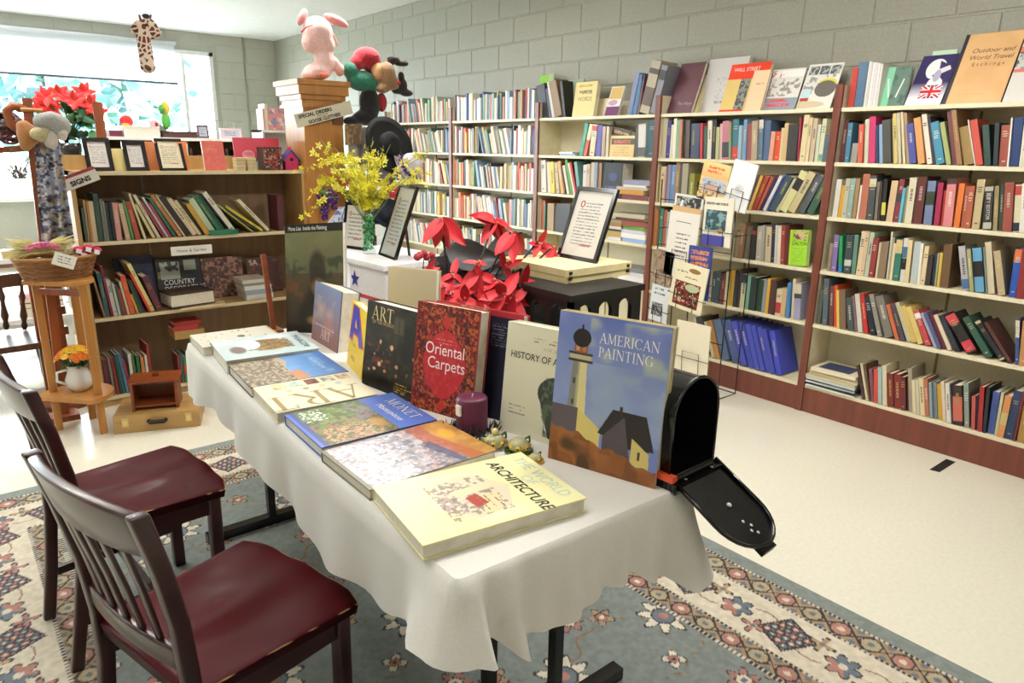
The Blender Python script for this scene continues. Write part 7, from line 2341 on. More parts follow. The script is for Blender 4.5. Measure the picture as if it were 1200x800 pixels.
o, w_, h = rack_item('blue and orange poster booklet, middle of the rack', (808, 287), (835, 291), (806, 348), -.03, '34408c', lambda w_, h: Cv(w_, h, '38488c', seed=87).lines((.1, .06, .9, .38), 3, 'e08c50', .7).rect(.1, .42, .9, .7, '8c9098').cloud('24262c', 6, .5, .1, .9, (.1, .42, .9, .7)))
text('50', .035, o, face_text(w_ * .12, h * .5), 'e8e4dc')
rack_item('brown stone photograph card at the left of the rack', (769, 291), (791, 297), (767, 332), -.02, '8a7460', lambda w_, h: Cv(w_, h, '9a8470', seed=88).cloud('6a5848', 12, .5, .2, .8).cloud('c8b49c', 5, .55, .1, .7, (0, .6, 1, 1)))
o, w_, h = rack_item('white booklet with dark town photo, lower left of the rack', (765, 331), (786, 337), (763, 374), -.02, 'd8dadc', lambda w_, h: Cv(w_, h, 'dcdee0', seed=89).lines((.15, .06, .8, .3), 2, '6a7078', .45).rect(.1, .5, .7, .85, '4a4e52').cloud('9a9ea0', 5, .5, .1, .9, (.1, .5, .7, .85)))
o, w_, h = rack_item('large cream booklet with an eagle and a red battle picture, front of the rack', (792, 304), (831, 316), (787, 358), -.06, 'e4d8b0', lambda w_, h: Cv(w_, h, 'e8dfc0', seed=90).ell(.62, .13, .17, .05, '8a6a34').lines((.1, .16, .5, .22), 1, '6a6250', .5).lines((.35, .26, .85, .32), 1, '6a6250', .5).rect(.1, .4, .86, .92, '7a2c28').cloud('2c2018', 8, .5, .1, .9, (.1, .45, .86, .92)).cloud('d8c8a0', 7, .58, .1, .9, (.1, .42, .86, .85)).ell(.62, .5, .2, .08, 'b8c49c'))
rack_item('plain cream card low in the rack behind the lighthouse book', (794, 374), (833, 383), (790, 432), -.06, 'e4dabc', lambda w_, h: Cv(w_, h, 'e8dfc6', seed=91))

# ------------------------------------------------------------------ things on top of the oak bookcase
TOPZ = 1.3182


def on_top(label, bl, br, ytop, lean, Y=None, **kw):
    Y = Y or LY + .06
    xa, xb = on_line(bl, TOPZ, 1, Y), on_line(br, TOPZ, 1, Y)
    M = frame((xa, Y, TOPZ + .0006), (1, 0, 0), (0, 1, 0), (0, 0, 1)) @ Matrix.Rotation(-math.radians(lean), 4, 'X')
    up = np.array(M.to_3x3() @ Vector((0, 0, 1)))
    return M, xb - xa, find_h((xa, Y, TOPZ), up, ytop)


for lab, bl, br, yt, ln, tl, sd, rows in (('black frame with grey lettered sheet, leftmost on the oak bookcase', 103, 135, 161, 22, 0, 64, 10), ('smallest black frame on the oak bookcase, between the other two', 149, 176, 165, 22, 0, 65, 9), ('black frame with tan lettered sheet, rightmost on the oak bookcase', 188, 220, 162, 25, 0, 66, 10)):
    M, w_, h = on_top(lab, bl, br, yt, ln)
    picture(lab, w_, h, M, fw=.022 if sd < 66 else .016, seed=sd, rows=rows, mount='cfcac4' if sd < 66 else 'd8ccac', strut=False, initial='a04848', margin=.1, group='black frames on the oak bookcase')
M, w_, h = on_top('', 241, 266, 165, 12)
o = dbook('red book with pale edges standing alone on the oak bookcase', w_, h, .02, M, 'd8c8b8', Cv(w_, h, 'b8493c', seed=92).cloud('c06048', 8, .5, .3, .6).lines((.2, .25, .7, .32), 1, 'c87860', .5), None, 'print')
M, w_, h = on_top('', 277, 330, 161, 6, LY + .2)
o = dbook('red board with a pink cup and green tent picture on the oak bookcase', w_, h, .012, M, 'a82c3c', Cv(w_, h, 'b83448', seed=93).ell(.3, .55, .14, .16, 'd88890').ell(.3, .5, .1, .06, 'c07078').poly([(.25, .85), (.6, .5), (.42, .98)], '2c5a48').poly([(.6, .42), (.85, .95), (.36, 1.0)], '98c0a0').rect(.57, .3, .63, .45, 'e8dcd4'), None, 'print', name='picture_board', cat='board')
for cx_, px0 in ((0, 277), (1, 290)):
    x0 = on_line(px0, TOPZ, 1, LY + .02)
    z = TOPZ + .0006
    for i in range(4):
        o = MB().box(x0, x0 + .052, LY + .005, LY + .075, z, z + .017, 'c8b890').build('box', M_['paper'])
        pos = ['lowest', 'second lowest', 'second highest', 'topmost'][i]
        tag(o, f'small cream box {pos} in the {"left" if cx_ == 0 else "right"} little stack on the oak bookcase', 'box', 'small cream boxes on the oak bookcase')
        z += .0195
M, w_, h = on_top('', 310.5, 331.5, 172.5, 0, LY + .02)
tn = thing('gift_tin', 'square black tin with red patterned sides on the oak bookcase', 'tin', M)
MB().box(0, w_, 0, w_, 0, h - .006, '3c2420').build('tin_body', M_['matt'], tn)
MB().box(-.002, w_ + .002, -.002, w_ + .002, h - .006, h, '241a18').build('tin_rim', M_['matt'], tn)
Cv(w_, h - .008, '2c2220', .002, 94).cloud('b03430', 6, .55, .06, .9).cloud('b0a080', 5, .64, .05, .7).build('printed_side', tn, 'print')
M, w_, h = on_top('', 335, 350, 178, 0, LY + .03)
bh = thing('birdhouse', 'small pink wooden birdhouse with purple roof at the right end of the oak bookcase', 'birdhouse', M)
MB().prism([(0, 0), (w_, 0), (w_, h * .6), (w_ / 2, h), (0, h * .6)], 0, .06, 'c02c60', frame((0, 0, 0), (1, 0, 0), (0, 0, 1), (0, 1, 0))).build('house', M_['matt'], bh)
MB().bar((-.012, .03, h * .5), (w_ / 2, .03, h + .012), .08, .006, '5a4a88', (0, 0, 1)).bar((w_ + .014, .03, h * .5), (w_ / 2, .03, h + .012), .08, .006, '5a4a88', (0, 0, 1)).build('roof', M_['matt'], bh)
MB().lathe([(0, 0), (.011, 0), (.011, .002), (0, .002)], 14, '2a1018', frame((w_ / 2, -.0015, h * .58), (1, 0, 0), (0, 0, 1), (0, -1, 0))).build('entrance_hole', M_['matt'], bh)
MB().tube([(w_ / 2, .0, h * .3), (w_ / 2, -.016, h * .3)], .003, 6, '7a2040').build('perch', M_['matt'], bh)
MB().box(w_ * .42, w_ * .62, .02, .04, h, h + .03, 'c03040').build('chimney', M_['matt'], bh)
for lab, a, b, yt, col, dY in (('pale yellow card standing between the left and middle frames', 134, 148, 174, 'e6d894', .1), ('orange paper standing behind the middle frame', 174, 187, 166, 'e08a58', .12), ('orange paper standing behind the right frame', 212, 222, 166, 'de8450', .12)):
    M, w_, h = on_top('', a, b, yt, 4, LY + dY)
    tag(MB().box(0, w_, 0, .002, 0, h, col).build('card', M_['paper'], None, M), lab, 'card')
M = frame(P(201, 300, 1, LY - .014), (1, 0, 0), (0, 1, 0), (0, 0, 1))
w_ = np.linalg.norm(P(201, 300, 1, LY - .014) - P(249, 298, 1, LY - .014))
hgs = MB().box(0, w_, 0, .003, 0, .052, 'e4e0d8').build('shelf_sign', M_['paper'], None, M)
tag(hgs, 'small white home and garden sign on the oak shelf edge', 'sign')
text('Home & Garden', .026, hgs, face_text(w_ * .13, .018), '5a5a58', xs=.95)
sp4 = [P(x, y, 1, LY - .03) for x, y in ((78, 225), (118, 210), (112, 193), (73, 208))]
xv = (sp4[1] - sp4[0]) / np.linalg.norm(sp4[1] - sp4[0])
zv = np.cross(xv, (0, 1, 0))
sw, sh = np.linalg.norm(sp4[1] - sp4[0]), np.linalg.norm(sp4[3] - sp4[0])
sgn = MB().box(0, sw, 0, .004, 0, sh, 'd8d2c4').build('sign', M_['paper'], None, frame(sp4[0], xv, (0, 1, 0), zv))
tag(sgn, 'tilted white signs card with a dark red top edge at the oak bookcase corner', 'sign')
MB().box(0, sw, -.0006, 0, sh * .78, sh, '8c2c34').build('red_band', M_['print'], sgn)
text('SIGNS', sh * .46, sgn, face_text(sw * .2, sh * .2), '1e1c18', xs=1.1, bold=.0016)

# ------------------------------------------------------------------ half-round stand with basket and pitcher; pedestal; suitcase; little cabinet
SXY = np.array([.445, 4.105])
pst = thing('plant_stand', 'light wooden half-round stand under the wicker basket', 'stand', loc=(*SXY, 0))
f1, f2 = P(70, 503, 2, 0)[:2] - SXY, P(122, 507, 2, 0)[:2] - SXY
for a in (f1, f2, np.array([.06, .15])):
    MB().box(a[0] - .017, a[0] + .017, a[1] - .017, a[1] + .017, 0, .79).build('leg', M_['pine'], pst)
dv = (f2 - f1) / np.linalg.norm(f2 - f1)
ang0 = math.atan2(dv[1], dv[0])


def half(m, r_, z0, z1):
    c = (f1 + f2) / 2
    pts = [(c[0] + r_ * math.cos(ang0 + a), c[1] + r_ * math.sin(ang0 + a)) for a in np.linspace(-.5, math.pi + .5, 20)]
    return m.prism(pts, z0, z1)


half(MB(), .155, .79, .81).build('top', M_['pine'], pst)
half(MB(), .175, .19, .212).build('shelf', M_['pine'], pst)
MB().bar((f1[0], f1[1], .745), (f2[0], f2[1], .745), .02, .03).build('rail', M_['redwood'], pst)
bc = SXY + (f1 + f2) / 2 + np.array([.01, .06])
bk = thing('wicker_basket', 'brown wicker basket of straw and crimson sachets on the half-round stand', 'basket', loc=(*bc, .811))
m = MB()
for j in range(9):
    z = .004 + .0115 * j
    r_ = .115 + .025 * j / 8
    m.tube([(1.25 * r_ * math.cos(a), .85 * r_ * math.sin(a), z + .003 * math.sin(a * 14 + j * math.pi)) for a in np.linspace(0, 2 * math.pi, 57)], .0068, 5, ['8a5a2c', '7c4e26'][j % 2])
m.build('woven_side', M_['wicker'], bk)
MB().lathe([(0, 0), (.115, 0), (.115, .006), (0, .006)], 24, '7c4e26', Matrix.Diagonal((1.25, .85, 1, 1))).build('basket_floor', M_['wicker'], bk)
MB().tube([(1.25 * .142 * math.cos(a), .85 * .142 * math.sin(a), .105) for a in np.linspace(0, 2 * math.pi, 41)], .009, 6, '9a6a34').build('rim', M_['wicker'], bk)
sb = MB()
cst = Vector((bc[0] - .05, bc[1], .945))
for i in range(300):
    a = rq.uniform(0, 6.28)
    s_ = 1 if i % 2 else -1
    e = Vector((s_ * rq.uniform(.08, .15), rq.uniform(-.05, .05), rq.uniform(-.035, .07)))
    p0 = Vector((rq.uniform(-.012, .012), rq.uniform(-.012, .012), rq.uniform(-.012, .012)))
    sb.tube([p0, p0 + e * .5 + Vector((0, 0, .012)), p0 + e], [.0025, .0022, .0012], 4, rq.choice(['e0d494', 'd0c480', 'eae0a8', 'c4b878']))
sb = sb.build('straw_bundle', M_['leaf'], None, Matrix.Translation(cst))
tag(sb, 'bundle of yellow straw tied with a pink ribbon in the wicker basket', 'straw')
rbn = MB()
for i in range(16):
    a = -.5 + i * .27
    rbn.tube([(0, -.035, .02), (.03 * math.cos(a), -.045, .03 + .02 * abs(math.sin(a))), (.075 * math.cos(a), -.05, .018 + .03 * math.sin(a))], [.004, .007, .002], 5, ['e878a0', 'f08cb0', 'd8608c'][i % 3])
rbn.build('pink_ribbon', M_['fabric'], sb)
for i, (px, py) in enumerate(((92, 292), (103, 290), (113, 293), (98, 297))):
    q = P(px, py, 1, bc[1] - .05)
    sc_ = thing('sachet', ['leftmost crimson paper sachet in the wicker basket', 'second crimson paper sachet from the left in the wicker basket', 'rightmost crimson paper sachet, overhanging the wicker basket', 'front crimson paper sachet low in the wicker basket'][i], 'sachet', loc=q, group='sachets in the wicker basket')
    MB().ell((0, 0, 0), (.026, .022, .016), 'b01c4c', 10, 8).build('sachet_bag', M_['fabric'], sc_)
    MB().box(-.012, .012, -.026, -.02, -.018, .004, 'e8e4e0', Matrix.Rotation(.3, 4, 'Y')).build('paper_tag', M_['paper'], sc_)
pcd = [P(x, y, 1, bc[1] - .17) for x, y in ((60, 309), (86, 316), (64, 293))]
xv = (pcd[1] - pcd[0]) / np.linalg.norm(pcd[1] - pcd[0])
zv = np.cross(xv, (0, 1, 0))
pw = np.linalg.norm(pcd[1] - pcd[0])
prc = MB().box(0, pw, 0, .002, 0, .062, 'ece8dc').build('price_card', M_['paper'], None, frame(pcd[0], xv, (0, 1, 0), zv))
tag(prc, 'tilted white handwritten price card on the front of the wicker basket', 'card')
Cv(pw, .062, 'ece8dc', .0015, 95).lines((.12, .15, .88, .8), 3, '5a5450', .4).build('handwriting', prc, 'print')

pq = np.array([SXY[0] + (f1 + f2)[0] / 2 + .03, SXY[1] + (f1 + f2)[1] / 2 + .05, .2125])
pit = thing('pitcher', 'white china pitcher on the lower shelf of the half-round stand', 'pitcher', loc=pq)
MB().lathe([(0, 0), (.042, 0), (.062, .03), (.064, .06), (.05, .10), (.045, .125), (.055, .14), (.051, .14), (.041, .12), (.04, .1)], 26, 'e6e4e0').build('pitcher_body', M_['ceramic'], pit)
MB().tube([(-.05, -.012, .12), (-.095, -.02, .115), (-.10, -.02, .07), (-.064, -.014, .045)], .007, 8, 'e6e4e0').build('handle', M_['ceramic'], pit)
ff_ = thing('flower_bunch', 'yellow and orange flowers in the white pitcher', 'flowers', loc=pq + np.array([0, 0, .14]))
m, k = MB(), MB()
for i in range(130):
    a, b = rq.uniform(0, 6.28), rq.uniform(.05, 1.25)
    r_ = .1
    c = Vector((r_ * math.sin(b) * math.cos(a), r_ * math.sin(b) * math.sin(a), .005 + r_ * math.cos(b) * .9))
    col = rq.choice(['f0c818', 'f4d838', 'e8b414']) if c.z > .07 and rq.random() < .8 else rq.choice(['e06a1c', 'd8481c', 'f09a28', 'e8801c', 'f0c858'])
    u = c.normalized()
    v = u.orthogonal().normalized()
    w3 = u.cross(v)
    for q in range(8):
        t_ = q * math.pi / 4
        d1 = v * math.cos(t_) + w3 * math.sin(t_)
        d2 = v * math.cos(t_ + .35) + w3 * math.sin(t_ + .35)
        d0 = v * math.cos(t_ - .35) + w3 * math.sin(t_ - .35)
        m.add([c, c + d0 * .013, c + d1 * .02 + u * .004, c + d2 * .013], [(0, 1, 2, 3)], col)
    k.tube([c, (0, 0, -.06)], .0016, 4, '3c6a34')
for i in range(40):
    a = rq.uniform(0, 6.28)
    c = Vector((.05 * math.cos(a), .05 * math.sin(a), rq.uniform(-.012, .015)))
    d = Vector((math.cos(a), math.sin(a), rq.uniform(-.4, .4))) * .03
    s_ = d.cross(Vector((0, 0, 1))).normalized() * .01
    k.add([c, c + d * .5 + s_, c + d, c + d * .5 - s_], [(0, 1, 2, 3)], '3f7438')
m.build('flower_heads', M_['petal'], ff_)['kind'] = 'stuff'
k.build('stems', M_['leaf'], ff_)['kind'] = 'stuff'

pdx = P(73, 474, 1, 4.66)
ped = thing('wooden_pedestal', 'reddish wooden pedestal with a round base behind the half-round stand', 'pedestal', loc=(pdx[0], 4.66, 0))
MB().box(-.068, .068, -.03, .03, .06, .80).build('column', M_['orangewood'], ped)
MB().lathe([(0, .0), (.2, .0), (.205, .03), (.19, .05), (.06, .06), (0, .06)], 28).build('round_base', M_['orangewood'], ped)
for z in (.25, .4, .52, .66):
    MB().box(.068, .088, -.02, .02, z, z + .045).build('notch_block', M_['orangewood'], ped)

a, b = P(135, 509, 2, 0), P(235, 499, 2, 0)
xv = (b - a) / np.linalg.norm(b - a)
yv = np.cross((0, 0, 1), xv)
scs = thing('wooden_case', 'flat yellow pine case with brass latches on the floor before the oak bookcase', 'case', frame(a, xv, yv, (0, 0, 1)))
cw = np.linalg.norm(b - a)
MB().box(0, cw, 0, .29, .0008, .055).build('case_bottom', M_['suit'], scs)
MB().box(0, cw, 0, .29, .0562, .098).build('case_lid', M_['suit'], scs)
for u in (.13, .87):
    l = MB().box(cw * u - .016, cw * u + .016, -.004, 0, .035, .085, 'c8b078')
    l.box(cw * u - .010, cw * u + .010, -.007, -.004, .043, .075, 'd8c48c')
    l.build('latch', M_['brass'], scs)
MB().tube([(cw * .40, -.002, .058), (cw * .42, -.02, .056), (cw * .58, -.02, .056), (cw * .60, -.002, .058)], .0115, 8, '1c100c').build('handle', M_['matt'], scs)
for u in (.43, .57):
    MB().ell((cw * u, -.021, .056), (.007, .006, .007), 'c8b078', 8, 6).build('handle_stud', M_['brass'], scs)
k0 = a + xv * .085 + yv * .05
cb = thing('small_cabinet', 'little orange-brown open wooden cabinet standing on the pine case', 'cabinet', frame((k0[0], k0[1], .0986), xv, yv, (0, 0, 1)))
W3, D3, H3 = .225, .16, .15
for x in (0, W3 - .014):
    MB().box(x, x + .014, 0, D3, 0, H3).build('side', M_['orangewood'], cb)
MB().box(.014, W3 - .014, .003, D3, .018, .03).build('cabinet_shelf', M_['orangewood'], cb)
MB().box(.014, W3 - .014, D3 - .008, D3, .03, H3).build('cabinet_back', M_['orangewood'], cb)
MB().box(-.01, W3 + .01, -.008, D3 + .01, H3, H3 + .012).build('cabinet_top', M_['orangewood'], cb)
MB().box(W3 * .45, W3 * .58, .08, .1, H3 + .012, H3 + .03).build('top_block', M_['orangewood'], cb)

# ------------------------------------------------------------------ far left: wooden rack with dress and toys, iron stand with red lilies
RY = 4.34
g0 = at(44, 300, RY)
wr = thing('wooden_rack', 'reddish wooden rack post with side arms at the left, holding the toys and dress', 'rack', loc=(g0[0], RY, 0))
RLc = lambda px, py, dy=0: tuple(at(px, py, RY + dy) - np.array([g0[0], RY, 0]))
MB().bar((RLc(47, 310)[0], 0, .0), RLc(31, 115), .042, .03).build('post', M_['redwood'], wr)
MB().tube([RLc(31, 128), RLc(14, 124), RLc(8, 130), RLc(12, 145), RLc(22, 152)], .022, 8).build('curved_arm', M_['redwood'], wr)
MB().tube([RLc(24, 128, -.03), RLc(50, 130, -.03)], .010, 8, 'b87a44').build('dowel', M_['pine'], wr)
MB().bar(RLc(-2, 176), RLc(34, 173), .03, .03).build('lower_arm', M_['redwood'], wr)
MB().box(-.07, .07, -.06, .06, 0, .03).build('foot', M_['redwood'], wr)


def floral(w_, h, p):
    cv = Cv(w_, h, '9aa0b4', .0042, 101)
    cv.cloud('c8ccd8', 4, .5, .08, .9).cloud('3a3c5c', 4.5, .58, .06, .95).cloud('8a7064', 5, .62, .06, .9).cloud('1e2030', 5, .66, .05, .9).cloud('c0b090', 4, .66, .05, .8)
    return cv


drape('blue-grey flowered dress hanging on the reddish wooden rack', 'dress', (40, 160), (68, 158), (50, 288), (86, 284), RY - .07, floral, 'dress', 2.5, .03)
q0 = at(36, 160, RY - .1)
L5 = lambda px, py, dy=0: tuple(at(px, py, RY - .1 + dy) - q0)
gb = thing('plush_bear', 'tan plush bear lying over the arm of the wooden rack', 'plush toy', loc=q0)
lump('body', MB().ell(L5(33, 158), (.05, .045, .055), 'a0683c').ell(L5(28, 149), (.035, .035, .035), 'a0683c').ell(L5(44, 158), (.06, .04, .035), 'a0683c').ell(L5(30, 168), (.03, .03, .04), 'a0683c'), gb, plain('tan_plush', 'a87040'), .01)
MB().ell(L5(25, 145), .014, '9a6238', 8, 6).build('ear', M_['tan_plush'], gb)
q0 = at(60, 152, RY - .14)
L6 = lambda px, py, dy=0: tuple(at(px, py, RY - .14 + dy) - q0)
gm = thing('plush_mouse', 'grey and white plush mouse hugging the wooden rack beside the tan bear', 'plush toy', loc=q0)
lump('body', MB().ell(L6(66, 147), (.065, .05, .06), '8c8c88').ell(L6(52, 143), (.05, .05, .045), '9c9a92').ell(L6(60, 140), (.045, .05, .04), '9c9a92'), gm, plain('grey_plush', '979792'), .01)
lump('belly', MB().ell(L6(45, 157, -.02), (.04, .03, .032), 'd0c8a4').ell(L6(53, 153, -.01), (.045, .03, .03), 'd0c8a4').ell(L6(50, 160, .0), (.03, .03, .03), 'd0c8a4'), gm, plain('cream_plush', 'b8ac84'), .01)
lump('paw', MB().ell(L6(61, 162, -.02), (.026, .025, .045), 'c8bfb4').ell(L6(60, 168, -.02), (.032, .03, .025), 'c8bfb4'), gm, plain('beige_plush', 'cbc2b8'), .009)
lump('paw', MB().ell(L6(72, 155, -.02), (.028, .025, .045), 'c8bfb4'), gm, 'beige_plush', .009)

IY = 4.92
i0 = at(80, 200, IY)
ist = thing('iron_stand', 'black wrought iron stand with scrolls under the red lilies', 'stand', loc=(i0[0] - .03, IY, 0))
IL = lambda px, py: tuple(at(px, py, IY) - np.array([i0[0] - .03, IY, 0]))
MB().tube([(IL(83, 260)[0], 0, 0), IL(77, 158)], .013, 8, '161616').build('upright', M_['gloss_black'], ist)
MB().tube([IL(68, 165), IL(74, 172), IL(75, 180), IL(69, 183)], .006, 6, '161616').build('scroll', M_['gloss_black'], ist)
MB().tube([IL(80, 192), IL(86, 184), IL(92, 186), IL(96, 184)], .006, 6, '161616').build('scroll', M_['gloss_black'], ist)
MB().tube([IL(66, 183), IL(98, 184)], .008, 6, '161616').build('cross_bar', M_['gloss_black'], ist)
MB().lathe([(0, 0), (.14, 0), (.14, .012), (0, .012)], 20, '161616').build('base', M_['gloss_black'], ist)
b0 = at(84, 165, IY)
ly = thing('lily_bunch', 'bunch of red silk lilies with green leaves before the bright window', 'flowers', loc=b0)
LL = lambda px, py, dy=0: Vector(at(px, py, IY + dy) - b0)
LP = [petal_mesh('petal', .062, .034, c, k) for c, k in ((.25, 'e0302c'), (.5, 'd0262a'), (-.1, 'e84840'))]
LG = [petal_mesh('leaf', .11, .045, -.3, k, 'leaf') for k in ('2c5a34', '24482c', '3c6a3c')]
for px, py in ((54, 114), (78, 116), (98, 108), (93, 125), (106, 122), (113, 130), (48, 124), (60, 127), (87, 137), (88, 118), (70, 110)):
    c = LL(px, py, rq.uniform(-.06, .06))
    for k in range(7):
        a = k * .9 + rq.uniform(-.2, .2)
        d = Vector((math.cos(a), -.6, math.sin(a) + .35))
        o = bpy.data.objects.new('petal', rq.choice(LP))
        s_ = d.normalized().cross(Vector((0, -1, .4))).normalized()
        link(o, ly, frame(c, d.normalized(), s_, s_.cross(d.normalized()) * -1) @ Matrix.Diagonal((1, 1, 1, 1)))
    MB().tube([c, LL(84, 158)], .0035, 5, '3c5a34').build('stem', M_['leaf'], ly)
for i in range(34):
    c = LL(rq.uniform(66, 112), rq.uniform(122, 158), rq.uniform(-.05, .08))
    d = Vector((rq.uniform(-1, 1), rq.uniform(-.7, .3), rq.uniform(-.8, .8))).normalized()
    s_ = d.cross(Vector((0, -1, .3))).normalized()
    link(bpy.data.objects.new('leaf', rq.choice(LG)), ly, frame(c, d, s_, d.cross(s_)))
MB().lathe([(0, 0), (.05, 0), (.065, .09), (.06, .09), (0, .02)], 16, '2a2826', Matrix.Translation(LL(84, 186))).build('pot', M_['ceramic'], ly)
wb = at(121, 165, LY + .25)
bd = MB().box(-.024, .024, -.01, .01, 0, .0001 + at(118, 118, LY + .25)[2] - TOPZ - .09).build('wooden_board', M_['redwood'], None, Matrix.Translation((wb[0], LY + .286, TOPZ + .083)))
tag(bd, 'upright reddish board behind the left frame on the oak bookcase', 'board')
tw = thing('twig_bunch', 'bunch of dried twigs hanging at the left edge under the rack arm', 'twigs', loc=at(20, 190, RY))
m = MB()
for i in range(40):
    m.tube([(rq.uniform(-.03, .03), rq.uniform(-.03, .03), -.08), (rq.uniform(-.12, .1), rq.uniform(-.06, .06), rq.uniform(.0, .08))], [.003, .001], 4, rq.choice(['7a6a5c', '9a8a7c', '5c5044']))
m.build('twigs', M_['leaf'], tw)['kind'] = 'stuff'
rbq = at(10, 150, RY + .1)
bl_ = thing('ornament', 'dark red and black woven ball ornament hanging at the left edge', 'ornament', loc=rbq)
m = MB()
for i in range(26):
    a, b, c = rq.uniform(0, 3.14), rq.uniform(0, 3.14), rq.choice(['6a2c30', '3a2028', '8a4a4c', '22181c'])
    R_ = Matrix.Rotation(a, 4, 'Z') @ Matrix.Rotation(b, 4, 'X')
    m.tube([tuple(R_ @ Vector((.075 * math.cos(t), .075 * math.sin(t), 0))) for t in np.linspace(0, 6.28, 25)], .006, 4, c)
m.build('woven_bands', M_['wicker'], bl_)['kind'] = 'stuff'

q0 = at(351, 112, 4.8)
po = thing('plush_flamingo', 'small pink plush hanging on a wire hook left of the pine pillar', 'plush toy', loc=q0)
MB().ell((0, 0, 0), (.045, .04, .05), 'e09a98', 12, 8).ell((.02, 0, -.035), (.03, .03, .03), 'd88884', 10, 7).build('body', M_['plush'], po)
MB().tube([(0, 0, .04), (-.01, 0, .09), (-.03, 0, .10), (-.028, 0, .075)], .003, 5, '2a2a2a').build('hook', M_['metal'], po)
q0 = P(391, 325, 1, 3.0)
pl = thing('enamel_bowl', 'white bowl standing on edge between the tall dark book and the chest', 'bowl', Matrix.Translation(q0) @ Matrix.Rotation(-.9, 4, 'Z') @ Matrix.Rotation(1.45, 4, 'Y'))
MB().lathe([(0, 0), (.05, .0), (.085, .03), (.092, .045), (.085, .04), (.045, .008), (0, .006)], 26, 'e8e8ec').build('bowl_body', M_['ceramic'], pl)
MB().lathe([(.03, -.008), (.036, -.008), (.036, .002), (.03, .002)], 20, 'dcdce0').build('foot_ring', M_['ceramic'], pl)

# spindle-back chair at the left edge
CY = 4.95
c0 = at(5, 470, CY)
sc = thing('spindle_chair', 'dark brown spindle-back wooden chair at the left edge', 'chair', loc=(c0[0], CY, 0))
CL = lambda px, py, dy=0: tuple(at(px, py, CY + dy) - np.array([c0[0], CY, 0]))
m = MB()
tr = [CL(-40, 338), CL(-10, 331), CL(12, 328), CL(30, 326), CL(46, 324)]
for a, b in zip(tr, tr[1:]):
    m.bar(a, b, .03, .075)
m.build('top_rail', M_['darkwood'], sc)
for i, (tx, bx_) in enumerate(((-28, -22), (0, 8), (25, 29), (43, 45))):
    a, b = Vector(CL(tx, 332)), Vector(CL(bx_, 386))
    MB().tube([a.lerp(b, v) for v in (0, .15, .28, .4, .55, .7, .82, .92, 1)], [.009, .009, .017, .010, .014, .020, .012, .018, .010], 8).build('spindle', M_['darkwood'], sc)
sz = CL(20, 388)[2]
MB().prism([(CL(-40, 388)[0], -.38), (CL(50, 388)[0], -.36), (CL(50, 388)[0], .03), (CL(-40, 388)[0], .03)], sz - .035, sz).build('seat', M_['darkwood'], sc)
for x in (-32, 42):
    for y in (-.32, .0):
        xx = CL(x, 388)[0]
        MB().tube([(xx, y, sz - .035), (xx * 1.02, y, sz * .7), (xx * 1.03, y, sz * .5), (xx * 1.06, y, sz * .3), (xx * 1.1, y, 0)], [.018, .022, .015, .021, .014], 8).build('leg', M_['darkwood'], sc)

# ------------------------------------------------------------------ white tables and shelves in the bright back of the shop
def slab_table(label, x0, x1, y0, y1, z, col='e4e4e2'):
    t = thing('display_table', label, 'table', loc=(x0, y0, 0))
    MB().box(0, x1 - x0, 0, y1 - y0, z - .03, z, col).build('table_top', M_['matt'], t)
    for x in (.03, x1 - x0 - .07):
        for y in (.03, y1 - y0 - .07):
            MB().box(x, x + .04, y, y + .04, 0, z - .03, col).build('leg', M_['matt'], t)
    MB().box(.05, x1 - x0 - .05, .05, y1 - y0 - .05, .25, .27, col).build('lower_shelf', M_['matt'], t)
    return t


ta = P(0, 305, 1, 6.3)
slab_table('white display table in the bright back of the shop, far left', -.9, .78, 6.3, 6.9, ta[2])
for lab, x, y0, w_, d, h, col, nm, cat in (('porcelain dish on the white table at the far left', .12, 6.4, .1, .1, .05, 'd8d0c4', 'dish', 'dish'), ('gold and white trinket box on the white table', .34, 6.35, .14, .1, .06, 'd8c088', 'trinket_box', 'box'),
                                           ('pink flowered box on the white table at the left edge', -.05, 6.4, .12, .1, .09, 'd8a0a0', 'gift_box', 'box'), ('tall grey metal lamp stem on the white table', .30, 6.55, .03, .03, .2, '6a7070', 'lamp_stem', 'lamp')):
    t = thing(nm, lab, cat, loc=(x, y0, ta[2] + .0005))
    MB().box(0, w_, 0, d, 0, h * .75, col).build('body', M_['ceramic'], t)
    MB().box(-.004, w_ + .004, -.004, d + .004, h * .75 + .0005, h, col).build('lid', M_['ceramic'], t)
tb2 = P(20, 410, 1, 5.7)
slab_table('low white table behind the spindle-back chair', -.8, .66, 5.6, 6.15, max(.3, P(20, 372, 1, 5.7)[2]))
zt2 = max(.3, P(20, 372, 1, 5.7)[2]) + .0005
for i, (lab, h, col) in enumerate((('cream book at the bottom of the small stack on the low white table', .06, 'd8ceb0'), ('black book in the middle of the small stack on the low white table', .035, '202428'), ('red book topmost of the small stack on the low white table', .035, 'a8303c'))):
    o = MB().box(.36, .60, 5.66, 5.84, zt2, zt2 + h, col).build('book', M_['cloth'])
    tag(o, lab, 'book', 'small stack on the low white table')
    MB().box(.361, .599, 5.659, 5.66, zt2 + .004, zt2 + h - .004, 'e4dcc8').build('pages', M_['paper'], o)
    zt2 += h + .0006
for lab, x, z0, h, col in (('bright green book on the lower shelf of the low white table', .38, .2705, .045, '4cb03c'),):
    o = MB().box(x, x + .22, 5.67, 5.83, z0, z0 + h, col).build('book', M_['cloth'])
    tag(o, lab, 'book')
    MB().box(x + .002, x + .218, 5.668, 5.67, z0 + .004, z0 + h - .004, 'e8e4d8').build('pages', M_['paper'], o)

